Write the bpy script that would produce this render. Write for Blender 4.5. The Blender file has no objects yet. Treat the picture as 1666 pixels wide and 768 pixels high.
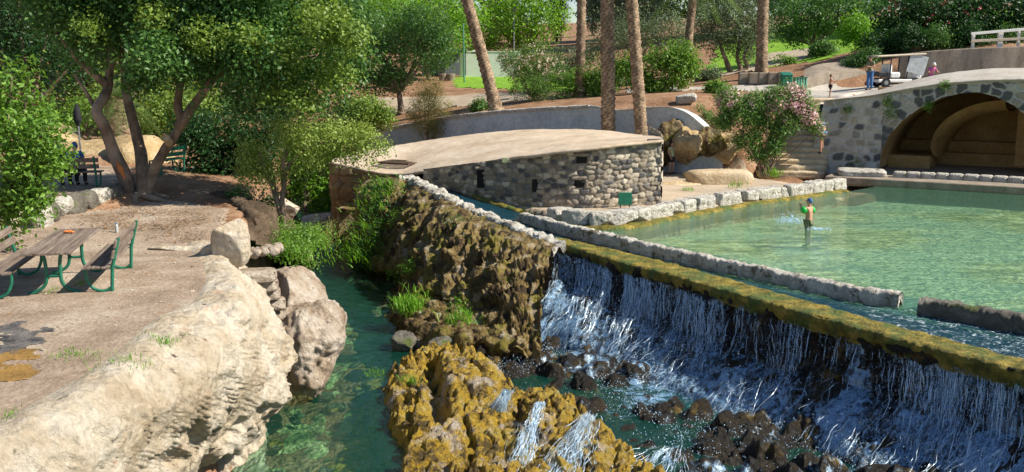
import bpy, math, random
import numpy as np
from mathutils import Vector
R = math.radians
rng = np.random.default_rng(7)
random.seed(7)
sc = bpy.context.scene
COL = sc.collection

# ------------------------------------------------------------------ camera, world, sun, exposure
CAMH, FPX, CX, CY, HORIZON = 4.9, 1600.0, 833.0, 384.0, 105.0
PITCH = math.atan((CY - HORIZON) / FPX)
cam = bpy.data.cameras.new('camera'); cam.sensor_width = 36; cam.lens = 36 * FPX / 1666.0
cam.clip_end = 3000; cam.clip_start = 0.1
camo = bpy.data.objects.new('camera', cam); COL.objects.link(camo)
camo.location = (0, 0, CAMH); camo.rotation_euler = (math.pi / 2 - PITCH, 0, 0)
sc.camera = camo
SUN_DIR = Vector((0.985, -0.18, 0)).normalized()
SUN_EL = R(42)
w = bpy.data.worlds.new('World'); sc.world = w; w.use_nodes = True
nt = w.node_tree; nt.nodes.clear()
sky = nt.nodes.new('ShaderNodeTexSky'); sky.sky_type = 'NISHITA'; sky.sun_disc = False
sky.sun_elevation = SUN_EL; sky.sun_rotation = math.atan2(SUN_DIR.x, SUN_DIR.y)
sky.air_density = 1.0; sky.dust_density = 0.2; sky.ozone_density = 1.6
bg = nt.nodes.new('ShaderNodeBackground'); bg.inputs[1].default_value = 0.075
wo = nt.nodes.new('ShaderNodeOutputWorld')
nt.links.new(sky.outputs[0], bg.inputs[0]); nt.links.new(bg.outputs[0], wo.inputs[0])
sl = bpy.data.lights.new('sun', 'SUN'); sl.energy = 5.0; sl.angle = R(0.5); sl.color = (1.0, 0.92, 0.77)
so = bpy.data.objects.new('sun', sl); COL.objects.link(so)
sd = Vector((SUN_DIR.x * math.cos(SUN_EL), SUN_DIR.y * math.cos(SUN_EL), math.sin(SUN_EL)))
so.rotation_euler = (-sd).to_track_quat('-Z', 'Y').to_euler(); so.location = (30, -10, 40)
sc.view_settings.view_transform = 'Standard'; sc.view_settings.look = 'None'
sc.view_settings.exposure = 0.74; sc.view_settings.gamma = 1
sc.render.engine = 'CYCLES'
sc.cycles.max_bounces = 7; sc.cycles.transparent_max_bounces = 12; sc.cycles.diffuse_bounces = 3
sc.cycles.caustics_reflective = False; sc.cycles.caustics_refractive = False

# ------------------------------------------------------------------ measuring helpers
sp_, cp_ = math.sin(PITCH), math.cos(PITCH)
def ray(px, py):
    x = (px - CX) / FPX; y = -(py - CY) / FPX
    return np.array([x, cp_ + y * sp_, -sp_ + y * cp_])
def U(px, py, z):
    d = ray(px, py); t = (z - CAMH) / d[2]
    return np.array([d[0] * t, d[1] * t, z])
def UD(px, py, D):
    d = ray(px, py); t = D / d[1]
    return np.array([d[0] * t, D, CAMH + d[2] * t])

# ------------------------------------------------------------------ noise
def _hash(ix, iy, iz, seed):
    h = (ix.astype(np.int64) * 374761393 + iy.astype(np.int64) * 668265263 + iz.astype(np.int64) * 2147483647 + seed * 974634777) & 0xffffffff
    h = ((h ^ (h >> 13)) * 1274126177) & 0xffffffff
    h = h ^ (h >> 16)
    return (h & 0xffff) / 65535.0
def vnoise(p, seed=0):
    p = np.asarray(p, float); i = np.floor(p).astype(np.int64); f = p - i; f = f * f * (3 - 2 * f)
    r = 0
    for dx in (0, 1):
        for dy in (0, 1):
            for dz in (0, 1):
                wgt = (f[..., 0] if dx else 1 - f[..., 0]) * (f[..., 1] if dy else 1 - f[..., 1]) * (f[..., 2] if dz else 1 - f[..., 2])
                r = r + wgt * _hash(i[..., 0] + dx, i[..., 1] + dy, i[..., 2] + dz, seed)
    return r * 2 - 1
def fbm(p, octv=4, seed=0, gain=0.5):
    p = np.asarray(p, float); a = 1; s = 0; t = 0
    for o in range(octv):
        s = s + a * vnoise(p * 2 ** o + 17.3 * o, seed + o); t += a; a *= gain
    return s / t
def ridge(p, octv=4, seed=0):
    p = np.asarray(p, float); a = 1; s = 0; t = 0
    for o in range(octv):
        s = s + a * (1 - 2 * np.abs(vnoise(p * 2 ** o + 9.1 * o, seed + o))); t += a; a *= .5
    return s / t
def sstep(a, b, x):
    t = np.clip((x - a) / (b - a), 0, 1); return t * t * (3 - 2 * t)

# ------------------------------------------------------------------ object helpers
def link(o, parent=None):
    COL.objects.link(o)
    if parent is not None: o.parent = parent
    return o
def tag(o, label=None, cat=None, group=None, kind=None):
    if label: o['label'] = label
    if cat: o['category'] = cat
    if group: o['group'] = group
    if kind: o['kind'] = kind
    return o
def empty(name, loc=(0, 0, 0), rz=0, label=None, cat=None, group=None):
    o = bpy.data.objects.new(name, None); o.empty_display_size = .2
    o.location = Vector([float(v) for v in loc]); o.rotation_euler = (0, 0, rz)
    link(o); return tag(o, label, cat, group)
def copy_tree(o, parent=None):
    c = o.copy(); COL.objects.link(c)
    if parent is not None: c.parent = parent
    for ch in [k for k in COL.objects if k.parent == o]: copy_tree(ch, c)
    return c
def mesh_np(name, V, Q, m=None, parent=None, smooth=True, col=None):
    """V (n,3); Q either (k,4)/(k,3) array or list of arrays"""
    V = np.asarray(V, np.float32)
    Qs = Q if isinstance(Q, list) else [Q]
    Qs = [np.asarray(q, np.int32) for q in Qs if len(q)]
    me = bpy.data.meshes.new(name)
    nl = sum(q.size for q in Qs); nf = sum(len(q) for q in Qs)
    me.vertices.add(len(V)); me.vertices.foreach_set('co', V.ravel())
    me.loops.add(nl); me.polygons.add(nf)
    me.loops.foreach_set('vertex_index', np.concatenate([q.ravel() for q in Qs]))
    st = []; o = 0
    for q in Qs:
        st.append(o + np.arange(len(q)) * q.shape[1]); o += q.size
    me.polygons.foreach_set('loop_start', np.concatenate(st).astype(np.int32))
    me.polygons.foreach_set('use_smooth', np.full(nf, smooth))
    me.update(calc_edges=True)
    if col is not None:
        a = me.color_attributes.new('Col', 'FLOAT_COLOR', 'POINT')
        c = np.ones((len(V), 4), np.float32); c[:, :3] = col; a.data.foreach_set('color', c.ravel())
    if m is not None: me.materials.append(m)
    me.validate()
    ob = bpy.data.objects.new(name, me); link(ob, parent)
    return ob
class MB:
    def __init__(s): s.V = []; s.F = []; s.n = 0
    def add(s, V, F):
        V = np.asarray(V, float); F = np.asarray(F, int)
        s.V.append(V); s.F.append(F + s.n); s.n += len(V); return s
    def box(s, c, size, rz=0, bev=0.0, rx=0, ry=0):
        hx, hy, hz = [v / 2 for v in size]
        b = min(bev, hx * .9, hy * .9, hz * .9)
        if b <= 0:
            P = np.array([[x, y, z] for x in (-hx, hx) for y in (-hy, hy) for z in (-hz, hz)])
            F = [[0, 1, 3, 2], [4, 6, 7, 5], [0, 4, 5, 1], [2, 3, 7, 6], [0, 2, 6, 4], [1, 5, 7, 3]]
        else:
            P = []; lv = [(-hz, b), (-hz + b, 0), (hz - b, 0), (hz, b)]
            for z, i in lv:
                x, y = hx - i, hy - i; cb = b if i == 0 else b * .3
                P += [[-x, -y + cb, z], [-x + cb, -y, z], [x - cb, -y, z], [x, -y + cb, z], [x, y - cb, z], [x - cb, y, z], [-x + cb, y, z], [-x, y - cb, z]]
            P = np.array(P); F = []
            for k in range(3):
                for j in range(8):
                    a = k * 8 + j; c2 = k * 8 + (j + 1) % 8; F.append([a, c2, c2 + 8, a + 8])
            for base, rev in ((0, True), (24, False)):
                qs = [[0, 1, 2, 3], [0, 3, 4, 7], [4, 5, 6, 7]]
                for q in qs: F.append([base + i for i in (q[::-1] if rev else q)])
        P = rotm(rx, ry, rz) @ P.T
        return s.add(P.T + np.asarray(c, float), F)
    def tube(s, pts, rad, seg=8, cap=True):
        pts = np.asarray(pts, float); n = len(pts)
        rad = np.full(n, rad, float) if np.isscalar(rad) else np.asarray(rad, float)
        T = np.gradient(pts, axis=0); T /= np.linalg.norm(T, axis=1)[:, None] + 1e-9
        up = np.array([0, 0, 1.]) if abs(T[0, 2]) < .9 else np.array([1., 0, 0])
        V = []
        for i in range(n):
            a = np.cross(T[i], up); a /= np.linalg.norm(a) + 1e-9; b = np.cross(T[i], a); up = -b if False else np.cross(a, T[i])
            th = np.arange(seg) * 2 * math.pi / seg
            V.append(pts[i] + rad[i] * (np.cos(th)[:, None] * a + np.sin(th)[:, None] * up))
        V = np.concatenate(V); F = []
        for i in range(n - 1):
            for j in range(seg):
                k = (j + 1) % seg; F.append([i * seg + j, i * seg + k, (i + 1) * seg + k, (i + 1) * seg + j])
        if cap:
            V = np.vstack([V, pts[0], pts[-1]]); a, b = n * seg, n * seg + 1
            for j in range(0, seg):
                k = (j + 1) % seg
                F.append([a, k, j, j]); F.append([b, (n - 1) * seg + j, (n - 1) * seg + k, (n - 1) * seg + k])
        s.add(V, F); return s
    def ball(s, c, r, nu=12, nv=8, rz=0, rx=0):
        V = []; F = []
        for i in range(nv + 1):
            ph = math.pi * i / nv
            for j in range(nu):
                th = 2 * math.pi * j / nu; V.append([math.sin(ph) * math.cos(th), math.sin(ph) * math.sin(th), math.cos(ph)])
        V = np.array(V) * np.asarray(r, float)
        V = (rotm(rx, 0, rz) @ V.T).T + np.asarray(c, float)
        for i in range(nv):
            for j in range(nu):
                k = (j + 1) % nu; F.append([i * nu + j, (i + 1) * nu + j, (i + 1) * nu + k, i * nu + k])
        return s.add(V, F)
    def build(s, name, m, parent=None, smooth=False):
        V = np.concatenate(s.V); F = [f for a in s.F for f in a.tolist()]
        Q = []; T3 = []
        for f in F:
            g = []
            for v in f:
                if v not in g: g.append(v)
            if len(g) == 4: Q.append(g)
            elif len(g) == 3: T3.append(g)
        L = [np.array(x) for x in (Q, T3) if len(x)]
        return mesh_np(name, V, L, m, parent, smooth)
def rotm(rx, ry, rz):
    cx, sx, cy, sy, cz, sz = math.cos(rx), math.sin(rx), math.cos(ry), math.sin(ry), math.cos(rz), math.sin(rz)
    return np.array([[cz, -sz, 0], [sz, cz, 0], [0, 0, 1]]) @ np.array([[cy, 0, sy], [0, 1, 0], [-sy, 0, cy]]) @ np.array([[1, 0, 0], [0, cx, -sx], [0, sx, cx]])
def gridfaces(nu, nv, wrap=False):
    a = np.arange(nu * nv).reshape(nu, nv)
    if wrap: a = np.vstack([a, a[:1]])
    return np.stack([a[:-1, :-1], a[1:, :-1], a[1:, 1:], a[:-1, 1:]], -1).reshape(-1, 4)
def crv(P, n):
    """Catmull-Rom resample of polyline to n points, even in chord length"""
    P = np.asarray(P, float)
    if len(P) == 2:
        t = np.linspace(0, 1, n)[:, None]; return P[0] * (1 - t) + P[1] * t
    Q = np.vstack([2 * P[0] - P[1], P, 2 * P[-1] - P[-2]]); out = []
    for i in range(1, len(Q) - 2):
        t = np.linspace(0, 1, 24, endpoint=(i == len(Q) - 3))[:, None]
        p0, p1, p2, p3 = Q[i - 1], Q[i], Q[i + 1], Q[i + 2]
        out.append(.5 * (2 * p1 + (p2 - p0) * t + (2 * p0 - 5 * p1 + 4 * p2 - p3) * t ** 2 + (3 * p1 - p0 - 3 * p2 + p3) * t ** 3))
    o = np.vstack(out); d = np.r_[0, np.cumsum(np.linalg.norm(np.diff(o, axis=0), axis=1))]
    s = np.linspace(0, d[-1], n)
    return np.stack([np.interp(s, d, o[:, k]) for k in range(o.shape[1])], 1)
def crv_st(P, n):
    """resample by station (keeps stations aligned between rows)"""
    P = np.asarray(P, float); Q = np.vstack([2 * P[0] - P[1], P, 2 * P[-1] - P[-2]])
    s = np.linspace(0, len(P) - 1, n); i = np.clip(s.astype(int), 0, len(P) - 2); t = (s - i)[:, None]
    p0, p1, p2, p3 = Q[i], Q[i + 1], Q[i + 2], Q[i + 3]
    return .5 * (2 * p1 + (p2 - p0) * t + (2 * p0 - 5 * p1 + 4 * p2 - p3) * t ** 2 + (3 * p1 - p0 - 3 * p2 + p3) * t ** 3)
def loftgrid(rows, nu, nv):
    A = np.stack([crv_st(r, nu) for r in rows])            # rows x nu x 3
    G = np.stack([crv_st(A[:, i], nv) for i in range(nu)])  # nu x nv x 3
    return G
def gnormals(G):
    du = np.gradient(G, axis=0); dv = np.gradient(G, axis=1); N = np.cross(du, dv)
    return N / (np.linalg.norm(N, axis=2)[..., None] + 1e-9)
def inpoly(X, Y, poly):
    poly = np.asarray(poly)[:, :2]; ins = np.zeros(X.shape, bool); n = len(poly)
    for i in range(n):
        x1, y1 = poly[i]; x2, y2 = poly[(i + 1) % n]
        c = ((y1 > Y) != (y2 > Y)) & (X < (x2 - x1) * (Y - y1) / (y2 - y1 + 1e-12) + x1)
        ins ^= c
    return ins
def sdf(X, Y, poly):
    """positive inside"""
    poly = np.asarray(poly)[:, :2]; d = np.full(X.shape, 1e9); n = len(poly)
    for i in range(n):
        a = poly[i]; b = poly[(i + 1) % n]; e = b - a; L = (e ** 2).sum() + 1e-12
        t = np.clip(((X - a[0]) * e[0] + (Y - a[1]) * e[1]) / L, 0, 1)
        d = np.minimum(d, np.hypot(X - a[0] - t * e[0], Y - a[1] - t * e[1]))
    return np.where(inpoly(X, Y, poly), d, -d)

# ------------------------------------------------------------------ materials
class NT:
    def __init__(s, name):
        s.m = bpy.data.materials.new(name); s.m.use_nodes = True; s.t = s.m.node_tree; s.t.nodes.clear()
        s.out = s.t.nodes.new('ShaderNodeOutputMaterial')
    def n(s, typ, **kw):
        x = s.t.nodes.new(typ)
        for k, v in kw.items():
            if k.startswith('i_'):
                k2 = k[2:]; k2 = int(k2) if k2.isdigit() else k2.replace('_', ' ')
                if isinstance(v, bpy.types.NodeSocket): s.t.links.new(v, x.inputs[k2])
                else: x.inputs[k2].default_value = v
            else: setattr(x, k, v)
        return x
    def l(s, a, b): s.t.links.new(a, b)
    def coord(s): return s.n('ShaderNodeTexCoord').outputs['Object']
    def noise(s, scale, detail=6, rough=.6, vec=None, dist=0, stretch=None):
        v = vec or s.coord()
        if stretch: v = s.n('ShaderNodeMapping', i_Vector=v, i_Scale=stretch).outputs[0]
        return s.n('ShaderNodeTexNoise', i_Vector=v, i_Scale=scale, i_Detail=detail, i_Roughness=rough, i_Distortion=dist).outputs['Fac']
    def ramp(s, fac, stops, interp='LINEAR'):
        r = s.n('ShaderNodeValToRGB', i_Fac=fac); cr = r.color_ramp; cr.interpolation = interp
        while len(cr.elements) < len(stops): cr.elements.new(.5)
        for e, (p, c) in zip(cr.elements, stops): e.position = p; e.color = (*c[:3], 1)
        return r.outputs[0]
    def mix(s, f, a, b, bt='MIX'):
        x = s.n('ShaderNodeMix', data_type='RGBA', blend_type=bt)
        for sock, v in ((x.inputs[0], f), (x.inputs[6], a), (x.inputs[7], b)):
            if isinstance(v, bpy.types.NodeSocket): s.l(v, sock)
            elif isinstance(v, tuple): sock.default_value = (*v[:3], 1)
            else: sock.default_value = v
        return x.outputs[2]
    def math(s, op, a, b=0.0, clamp=False):
        x = s.n('ShaderNodeMath', operation=op, use_clamp=clamp)
        for sock, v in ((x.inputs[0], a), (x.inputs[1], b)):
            if isinstance(v, bpy.types.NodeSocket): s.l(v, sock)
            else: sock.default_value = v
        return x.outputs[0]
    def smooth(s, v, a, b):
        return s.n('ShaderNodeMapRange', interpolation_type='SMOOTHSTEP', i_0=v, i_1=a, i_2=b).outputs[0]
    def bump(s, h, st=.5, dist=.05, nrm=None):
        b = s.n('ShaderNodeBump', i_Height=h, i_Strength=st, i_Distance=dist)
        if nrm: s.l(nrm, b.inputs['Normal'])
        return b.outputs[0]
    def pbr(s, color, rough=.8, bump=None, metal=0, spec=.3, **kw):
        b = s.n('ShaderNodeBsdfPrincipled')
        for sock, v in ((b.inputs['Base Color'], color), (b.inputs['Roughness'], rough)):
            if isinstance(v, bpy.types.NodeSocket): s.l(v, sock)
            elif isinstance(v, tuple): sock.default_value = (*v[:3], 1)
            else: sock.default_value = v
        b.inputs['Metallic'].default_value = metal; b.inputs['Specular IOR Level'].default_value = spec
        if bump: s.l(bump, b.inputs['Normal'])
        s.l(b.outputs[0], s.out.inputs[0]); return b
def flat(name, c, rough=.6, metal=0, var=.25, scale=8, bump=.1, spec=.4):
    n = NT(name); f = n.noise(scale, 5); d = tuple(x * (1 - var) for x in c); e = tuple(min(1, x * (1 + var)) for x in c)
    n.pbr(n.ramp(f, [(.3, d), (.7, e)]), rough, n.bump(n.noise(scale * 4), bump, .02), metal, spec); return n.m
def rockmat(name, stops, scale=1.5, bs=6, bst=.8, bd=.08, rough=.85, moss=None, stretch=None, spec=.3, spots=None):
    """moss: (color, noise_scale, lo, hi, normal_z_min)"""
    n = NT(name)
    f = n.noise(scale, 9, .68, stretch=stretch)
    c = n.ramp(f, stops)
    fine = n.noise(scale * 9, 6, .7)
    c = n.mix(.55, c, n.ramp(fine, [(.3, (.35, .35, .35)), (.7, (1, 1, 1))]), 'MULTIPLY')
    if spots:
        sf = n.smooth(n.noise(spots[1], 5, .7), spots[2], spots[3]); c = n.mix(sf, c, spots[0])
    if moss:
        mf = n.smooth(n.noise(moss[1], 6, .65), moss[2], moss[3])
        if moss[4] is not None:
            g = n.n('ShaderNodeNewGeometry'); z = n.n('ShaderNodeSeparateXYZ', i_0=g.outputs['Normal']).outputs[2]
            mf = n.math('MULTIPLY', mf, n.smooth(z, moss[4] - .2, moss[4] + .2))
        mc = n.ramp(fine, [(.3, tuple(x * .5 for x in moss[0])), (.65, moss[0])])
        c = n.mix(mf, c, mc)
    v = n.n('ShaderNodeTexVoronoi', i_Vector=n.coord(), i_Scale=bs).outputs[0]
    h = n.math('ADD', n.noise(bs, 10, .72), n.math('MULTIPLY', v, .35))
    n.pbr(c, rough, n.bump(h, bst, bd), spec=spec); return n.m
def attrmat(name, rough=.85, bs=20, bst=.5, noise_amt=.5, lichen=None):
    n = NT(name); a = n.n('ShaderNodeAttribute', attribute_name='Col').outputs['Color']
    f = n.noise(9, 7, .7)
    c = n.mix(noise_amt, a, n.ramp(f, [(.3, (.4, .4, .4)), (.68, (1.15, 1.1, 1.05))]), 'MULTIPLY')
    if lichen: c = n.mix(n.smooth(n.noise(lichen[1], 6, .7), lichen[2], lichen[3]), c, lichen[0])
    n.pbr(c, rough, n.bump(n.noise(bs, 8, .7), bst, .03)); return n.m
def leafmat(name, dark, light, scale=.9, trans=.35, rough=.45, spec=.35):
    n = NT(name); g = n.n('ShaderNodeNewGeometry').outputs['Random Per Island']
    cl = n.noise(scale, 3, .6)
    f = n.math('ADD', n.math('MULTIPLY', g, .6), n.math('MULTIPLY', cl, .5))
    c = n.ramp(f, [(.15, dark), (.5, tuple((a + b) / 2 for a, b in zip(dark, light))), (.85, light)])
    b = n.pbr(c, rough, spec=spec)
    t = n.n('ShaderNodeBsdfTranslucent'); n.l(n.mix(.5, c, (min(1, light[0] * 1.6), min(1, light[1] * 1.6), light[2] * .7)), t.inputs[0])
    mx = n.n('ShaderNodeMixShader', i_0=trans); n.l(b.outputs[0], mx.inputs[1]); n.l(t.outputs[0], mx.inputs[2]); n.l(mx.outputs[0], n.out.inputs[0])
    return n.m
def barkmat(name, a, b, scale=6):
    n = NT(name); f = n.noise(scale, 8, .7, stretch=(1, 1, .35)); g = n.noise(1.2, 4)
    c = n.mix(n.smooth(g, .45, .62), n.ramp(f, [(.3, a), (.7, b)]), tuple(x * 1.35 for x in b))
    n.pbr(c, .9, n.bump(n.noise(scale * 2, 8, .7, stretch=(1, 1, .3)), .9, .05)); return n.m
def watermat(name, tint, refl=.9, bd=.11, waves=((2.2, .5), (7, .25)), deep=None, rough=.03, foam=None, mixd=0.0, stretch=(1, 1, 1)):
    """clear tinted water over a real bed, fresnel gloss, optional white churned foam"""
    n = NT(name); h = None
    for s_, a in waves:
        q = n.math('MULTIPLY', n.noise(s_, 4, .55, dist=.6, stretch=stretch), a); h = q if h is None else n.math('ADD', h, q)
    bp = n.bump(h, 1.0, bd)
    tr = n.n('ShaderNodeBsdfTransparent'); tr.inputs[0].default_value = (*tint, 1)
    base = tr.outputs[0]
    if deep:
        df = n.n('ShaderNodeBsdfDiffuse'); df.inputs[0].default_value = (*deep, 1)
        mx = n.n('ShaderNodeMixShader', i_0=mixd); n.l(base, mx.inputs[1]); n.l(df.outputs[0], mx.inputs[2]); base = mx.outputs[0]
    gl = n.n('ShaderNodeBsdfGlossy', i_Roughness=rough); gl.inputs[0].default_value = (refl, refl, refl, 1); n.l(bp, gl.inputs['Normal'])
    fr = n.n('ShaderNodeFresnel', i_IOR=1.33); n.l(bp, fr.inputs['Normal'])
    mx = n.n('ShaderNodeMixShader', i_0=fr.outputs[0]); n.l(base, mx.inputs[1]); n.l(gl.outputs[0], mx.inputs[2]); res = mx.outputs[0]
    if foam:
        ff = n.smooth(n.noise(foam[0], 8, .75, dist=1.5, stretch=stretch), foam[1], foam[2])
        if len(foam) > 3:
            at = n.n('ShaderNodeAttribute', attribute_name='Col').outputs['Fac']; ff = n.math('MULTIPLY', ff, at)
        wd = n.n('ShaderNodeBsdfDiffuse'); wd.inputs[0].default_value = (.72, .84, .93, 1); n.l(bp, wd.inputs['Normal'])
        mx = n.n('ShaderNodeMixShader', i_0=ff); n.l(res, mx.inputs[1]); n.l(wd.outputs[0], mx.inputs[2]); res = mx.outputs[0]
    n.l(res, n.out.inputs[0]); return n.m

M = {}
M['terrace'] = rockmat('packed_earth', [(.3, (.24, .17, .12)), (.5, (.42, .32, .24)), (.68, (.56, .47, .38))], .8, 14, .8, .05, spots=((.30, .16, .05), 1.1, .62, .72))
M['soil'] = rockmat('garden_soil', [(.3, (.17, .09, .05)), (.5, (.33, .18, .10)), (.7, (.46, .31, .20))], .8, 10, .9, .06)
M['grass'] = rockmat('lawn_green', [(.3, (.08, .20, .015)), (.55, (.22, .42, .025)), (.7, (.34, .52, .05))], 1.5, 30, .8, .03)
M['darkgrass'] = rockmat('dry_slope_grass', [(.3, (.05, .07, .015)), (.55, (.13, .15, .04)), (.7, (.22, .20, .09))], 1.5, 30, .8, .03)
M['sandpath'] = rockmat('pale_path', [(.3, (.38, .30, .22)), (.6, (.52, .43, .33))], 1, 20, .4, .02)
M['paving'] = rockmat('stone_paving', [(.3, (.42, .38, .34)), (.6, (.56, .52, .47))], 1, 12, .4, .02)
M['bed'] = rockmat('stream_bed', [(.34, (.05, .07, .03)), (.46, (.26, .32, .13)), (.58, (.74, .74, .42))], 1.0, 4, 1, .15)
def poolbed():
    n = NT('pool_floor_silt')
    f = n.noise(.95, 7, .66, dist=1.4, stretch=(.55, 1.5, 1)); big = n.noise(.16, 3)
    c = n.ramp(f, [(.38, (.15, .15, .05)), (.46, (.44, .42, .14)), (.52, (.78, .70, .30)), (.60, (1.0, .95, .58))])
    c = n.mix(n.math('MULTIPLY', n.smooth(big, .42, .56), .62), c, (.52, .68, .52))
    cv = n.n('ShaderNodeTexVoronoi', feature='DISTANCE_TO_EDGE', i_Vector=n.n('ShaderNodeMapping', i_Vector=n.coord(), i_Scale=(1.3, 1.9, 1)).outputs[0], i_Scale=1.0).outputs[0]
    n.pbr(c, .9, n.bump(n.noise(5), .5, .05)); return n.m
M['poolbed'] = poolbed()
M['poolwater'] = watermat('pool_water', (.82, .98, .88), .80, .045, ((2.6, .5), (8, .35)), (.30, .74, .50), .04, None, .14, stretch=(.7, 1.5, 1))
M['stream'] = watermat('stream_water', (.74, .98, .84), .90, .08, ((1.8, .5), (6, .3)), (.03, .34, .24), .03, (3.2, .60, .72, 1), .08)
M['channel'] = watermat('channel_water', (.35, .62, .66), .98, .17, ((2.5, .6), (8, .5)), (.015, .09, .15), .05, (5, .52, .7, 1), .35, stretch=(1.2, 1.2, 1))  # bluish deep colour stands in for reflected sky
M['bank'] = rockmat('pale_travertine', [(.28, (.42, .31, .20)), (.45, (.64, .53, .39)), (.62, (.80, .72, .60))], 1.1, 7, 1, .13, moss=((.16, .11, .07), 2.6, .60, .70, None), spots=((.55, .30, .18), 1.2, .62, .74))
M['pink'] = rockmat('pinkish_tufa', [(.3, (.22, .14, .09)), (.45, (.50, .39, .29)), (.60, (.74, .65, .55))], 1.5, 8, 1, .16, spots=((.12, .07, .05), 3.0, .60, .70))
M['tufa'] = rockmat('tufa_drapery', [(.30, (.025, .016, .010)), (.43, (.10, .062, .028)), (.52, (.29, .20, .06)), (.61, (.42, .34, .22)), (.72, (.62, .57, .50))], 1.7, 9, 1, .16, .6, moss=((.26, .22, .035), 1.1, .52, .62, None), stretch=(1.6, 1.6, .45), spots=((.05, .035, .025), 2.2, .60, .70))
M['wet'] = rockmat('wet_dark_rock', [(.35, (.006, .005, .004)), (.52, (.020, .014, .008)), (.70, (.070, .045, .012))], 2, 8, 1, .12, .5, spec=.3, moss=((.16, .10, .015), 1.6, .56, .66, None))
M['crest'] = rockmat('mossy_crest', [(.3, (.05, .05, .012)), (.46, (.20, .17, .025)), (.6, (.42, .31, .05)), (.72, (.50, .42, .20))], 3.0, 16, 1, .08, .6, moss=((.12, .17, .035), 1.3, .48, .6, None))
M['gold'] = rockmat('golden_mossy_tufa', [(.32, (.03, .02, .008)), (.42, (.17, .11, .015)), (.50, (.62, .39, .025)), (.60, (.58, .42, .07)), (.72, (.62, .52, .36))], 2.2, 13, 1, .2, .5, moss=((.68, .58, .47), 1.2, .54, .66, None), spec=.5, spots=((.06, .04, .015), 3.5, .60, .68))
M['grey'] = rockmat('grey_shelf_rock', [(.3, (.06, .055, .05)), (.5, (.17, .155, .13)), (.7, (.30, .28, .24))], 1.8, 7, 1, .1, .7, moss=((.10, .13, .03), 1.1, .5, .62, .35))
M['whitestone'] = rockmat('white_weathered_stone', [(.3, (.34, .31, .26)), (.47, (.60, .57, .51)), (.64, (.80, .77, .71))], 2.8, 11, 1, .10, moss=((.20, .17, .10), 2.4, .55, .66, None), spots=((.14, .12, .09), 6.0, .57, .66))
M['roofplaster'] = rockmat('pale_roof_plaster', [(.3, (.42, .32, .23)), (.5, (.60, .48, .36)), (.7, (.70, .60, .48))], .5, 20, .35, .02)
M['shadeplaster'] = rockmat('plaster_shade_blue', [(.3, (.40, .46, .50)), (.6, (.60, .65, .67))], .7, 12, .3, .02, moss=((.60, .55, .48), 1.0, .62, .7, None))  # plaster tinted bluish: the wall's shade is put into its colour
M['concrete'] = rockmat('stained_concrete', [(.3, (.20, .16, .12)), (.6, (.36, .30, .24))], .9, 12, .3, .02, stretch=(2, 2, .5))
M['deck'] = rockmat('lime_deck', [(.3, (.40, .36, .31)), (.6, (.55, .51, .46))], .8, 14, .3, .02)
M['vault'] = rockmat('ochre_vault_plaster', [(.3, (.30, .17, .06)), (.55, (.48, .30, .12)), (.7, (.58, .40, .19))], .7, 12, .5, .03)
M['sandstone'] = rockmat('golden_sandstone', [(.3, (.40, .29, .17)), (.5, (.58, .45, .29)), (.7, (.68, .57, .42))], 1.2, 8, .8, .05)
M['mound'] = rockmat('sandy_mound', [(.3, (.34, .23, .11)), (.5, (.52, .38, .20)), (.7, (.62, .50, .32))], .9, 5, 1, .1)
M['darkearth'] = rockmat('dark_earth', [(.3, (.05, .035, .02)), (.5, (.14, .095, .06)), (.7, (.26, .19, .13))], 1.2, 9, 1, .1)
M['masonry'] = attrmat('rubble_masonry')
M['bridgestone'] = attrmat('plastered_rubble', lichen=((.10, .14, .05), 1.2, .62, .70))
M['bark'] = barkmat('grey_bark', (.09, .06, .04), (.27, .20, .15))
M['palmbark'] = barkmat('palm_bark', (.10, .07, .045), (.30, .225, .16), 10)
M['palmattr'] = attrmat('palm_leaf_bases', noise_amt=.4)
M['woodslat'] = NT('weathered_slats'); _n = M['woodslat']; _n.pbr(_n.ramp(_n.noise(14, 6, .7, stretch=(1, .08, 1)), [(.3, (.06, .045, .035)), (.5, (.17, .13, .105)), (.72, (.30, .25, .21))]), .8, _n.bump(_n.noise(30, stretch=(1, .1, 1)), .4, .01)); M['woodslat'] = _n.m
M['greenmetal'] = flat('green_painted_steel', (.012, .14, .085), .4)
M['darkmetal'] = flat('dark_metal', (.03, .03, .035), .5)
M['greymetal'] = flat('grey_metal', (.30, .31, .32), .4, .5)
M['greypole'] = flat('green_grey_pole', (.10, .25, .18), .5)
M['whitepaint'] = flat('white_paint', (.75, .75, .73), .6, var=.08)
M['whitewall'] = flat('whitewashed_wall', (.82, .82, .82), .8, var=.06, scale=2)
M['skin'] = flat('sun_tanned_skin', (.48, .26, .17), .6, var=.08)
M['black'] = flat('black_fabric', (.02, .02, .025), .9)
M['jeans'] = flat('blue_jeans', (.05, .14, .34), .9)
M['olive'] = flat('olive_shirt', (.16, .17, .10), .9)
M['sagegreen'] = flat('sage_shirt', (.38, .42, .25), .9)
M['blueshirt'] = flat('blue_shirt', (.06, .20, .42), .9)
M['armband'] = flat('green_inflatable', (.02, .42, .06), .3)
M['khaki'] = flat('khaki_cloth', (.22, .18, .13), .9)
M['pinkcloth'] = flat('pink_purple_cloth', (.45, .10, .30), .9)
M['hair'] = flat('dark_hair', (.02, .014, .01), .7)
M['cap'] = flat('blue_cap_cloth', (.05, .13, .30), .8)
M['redcap'] = flat('pink_red_peak', (.55, .13, .12), .8)
M['whitecloth'] = flat('white_cloth', (.78, .8, .8), .8)
M['beige'] = flat('beige_roof_panel', (.50, .43, .33), .6)
M['plastic'] = flat('clear_grey_plastic', (.42, .45, .47), .3)
M['bluetint'] = flat('blue_plastic', (.05, .25, .55), .3)
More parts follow.
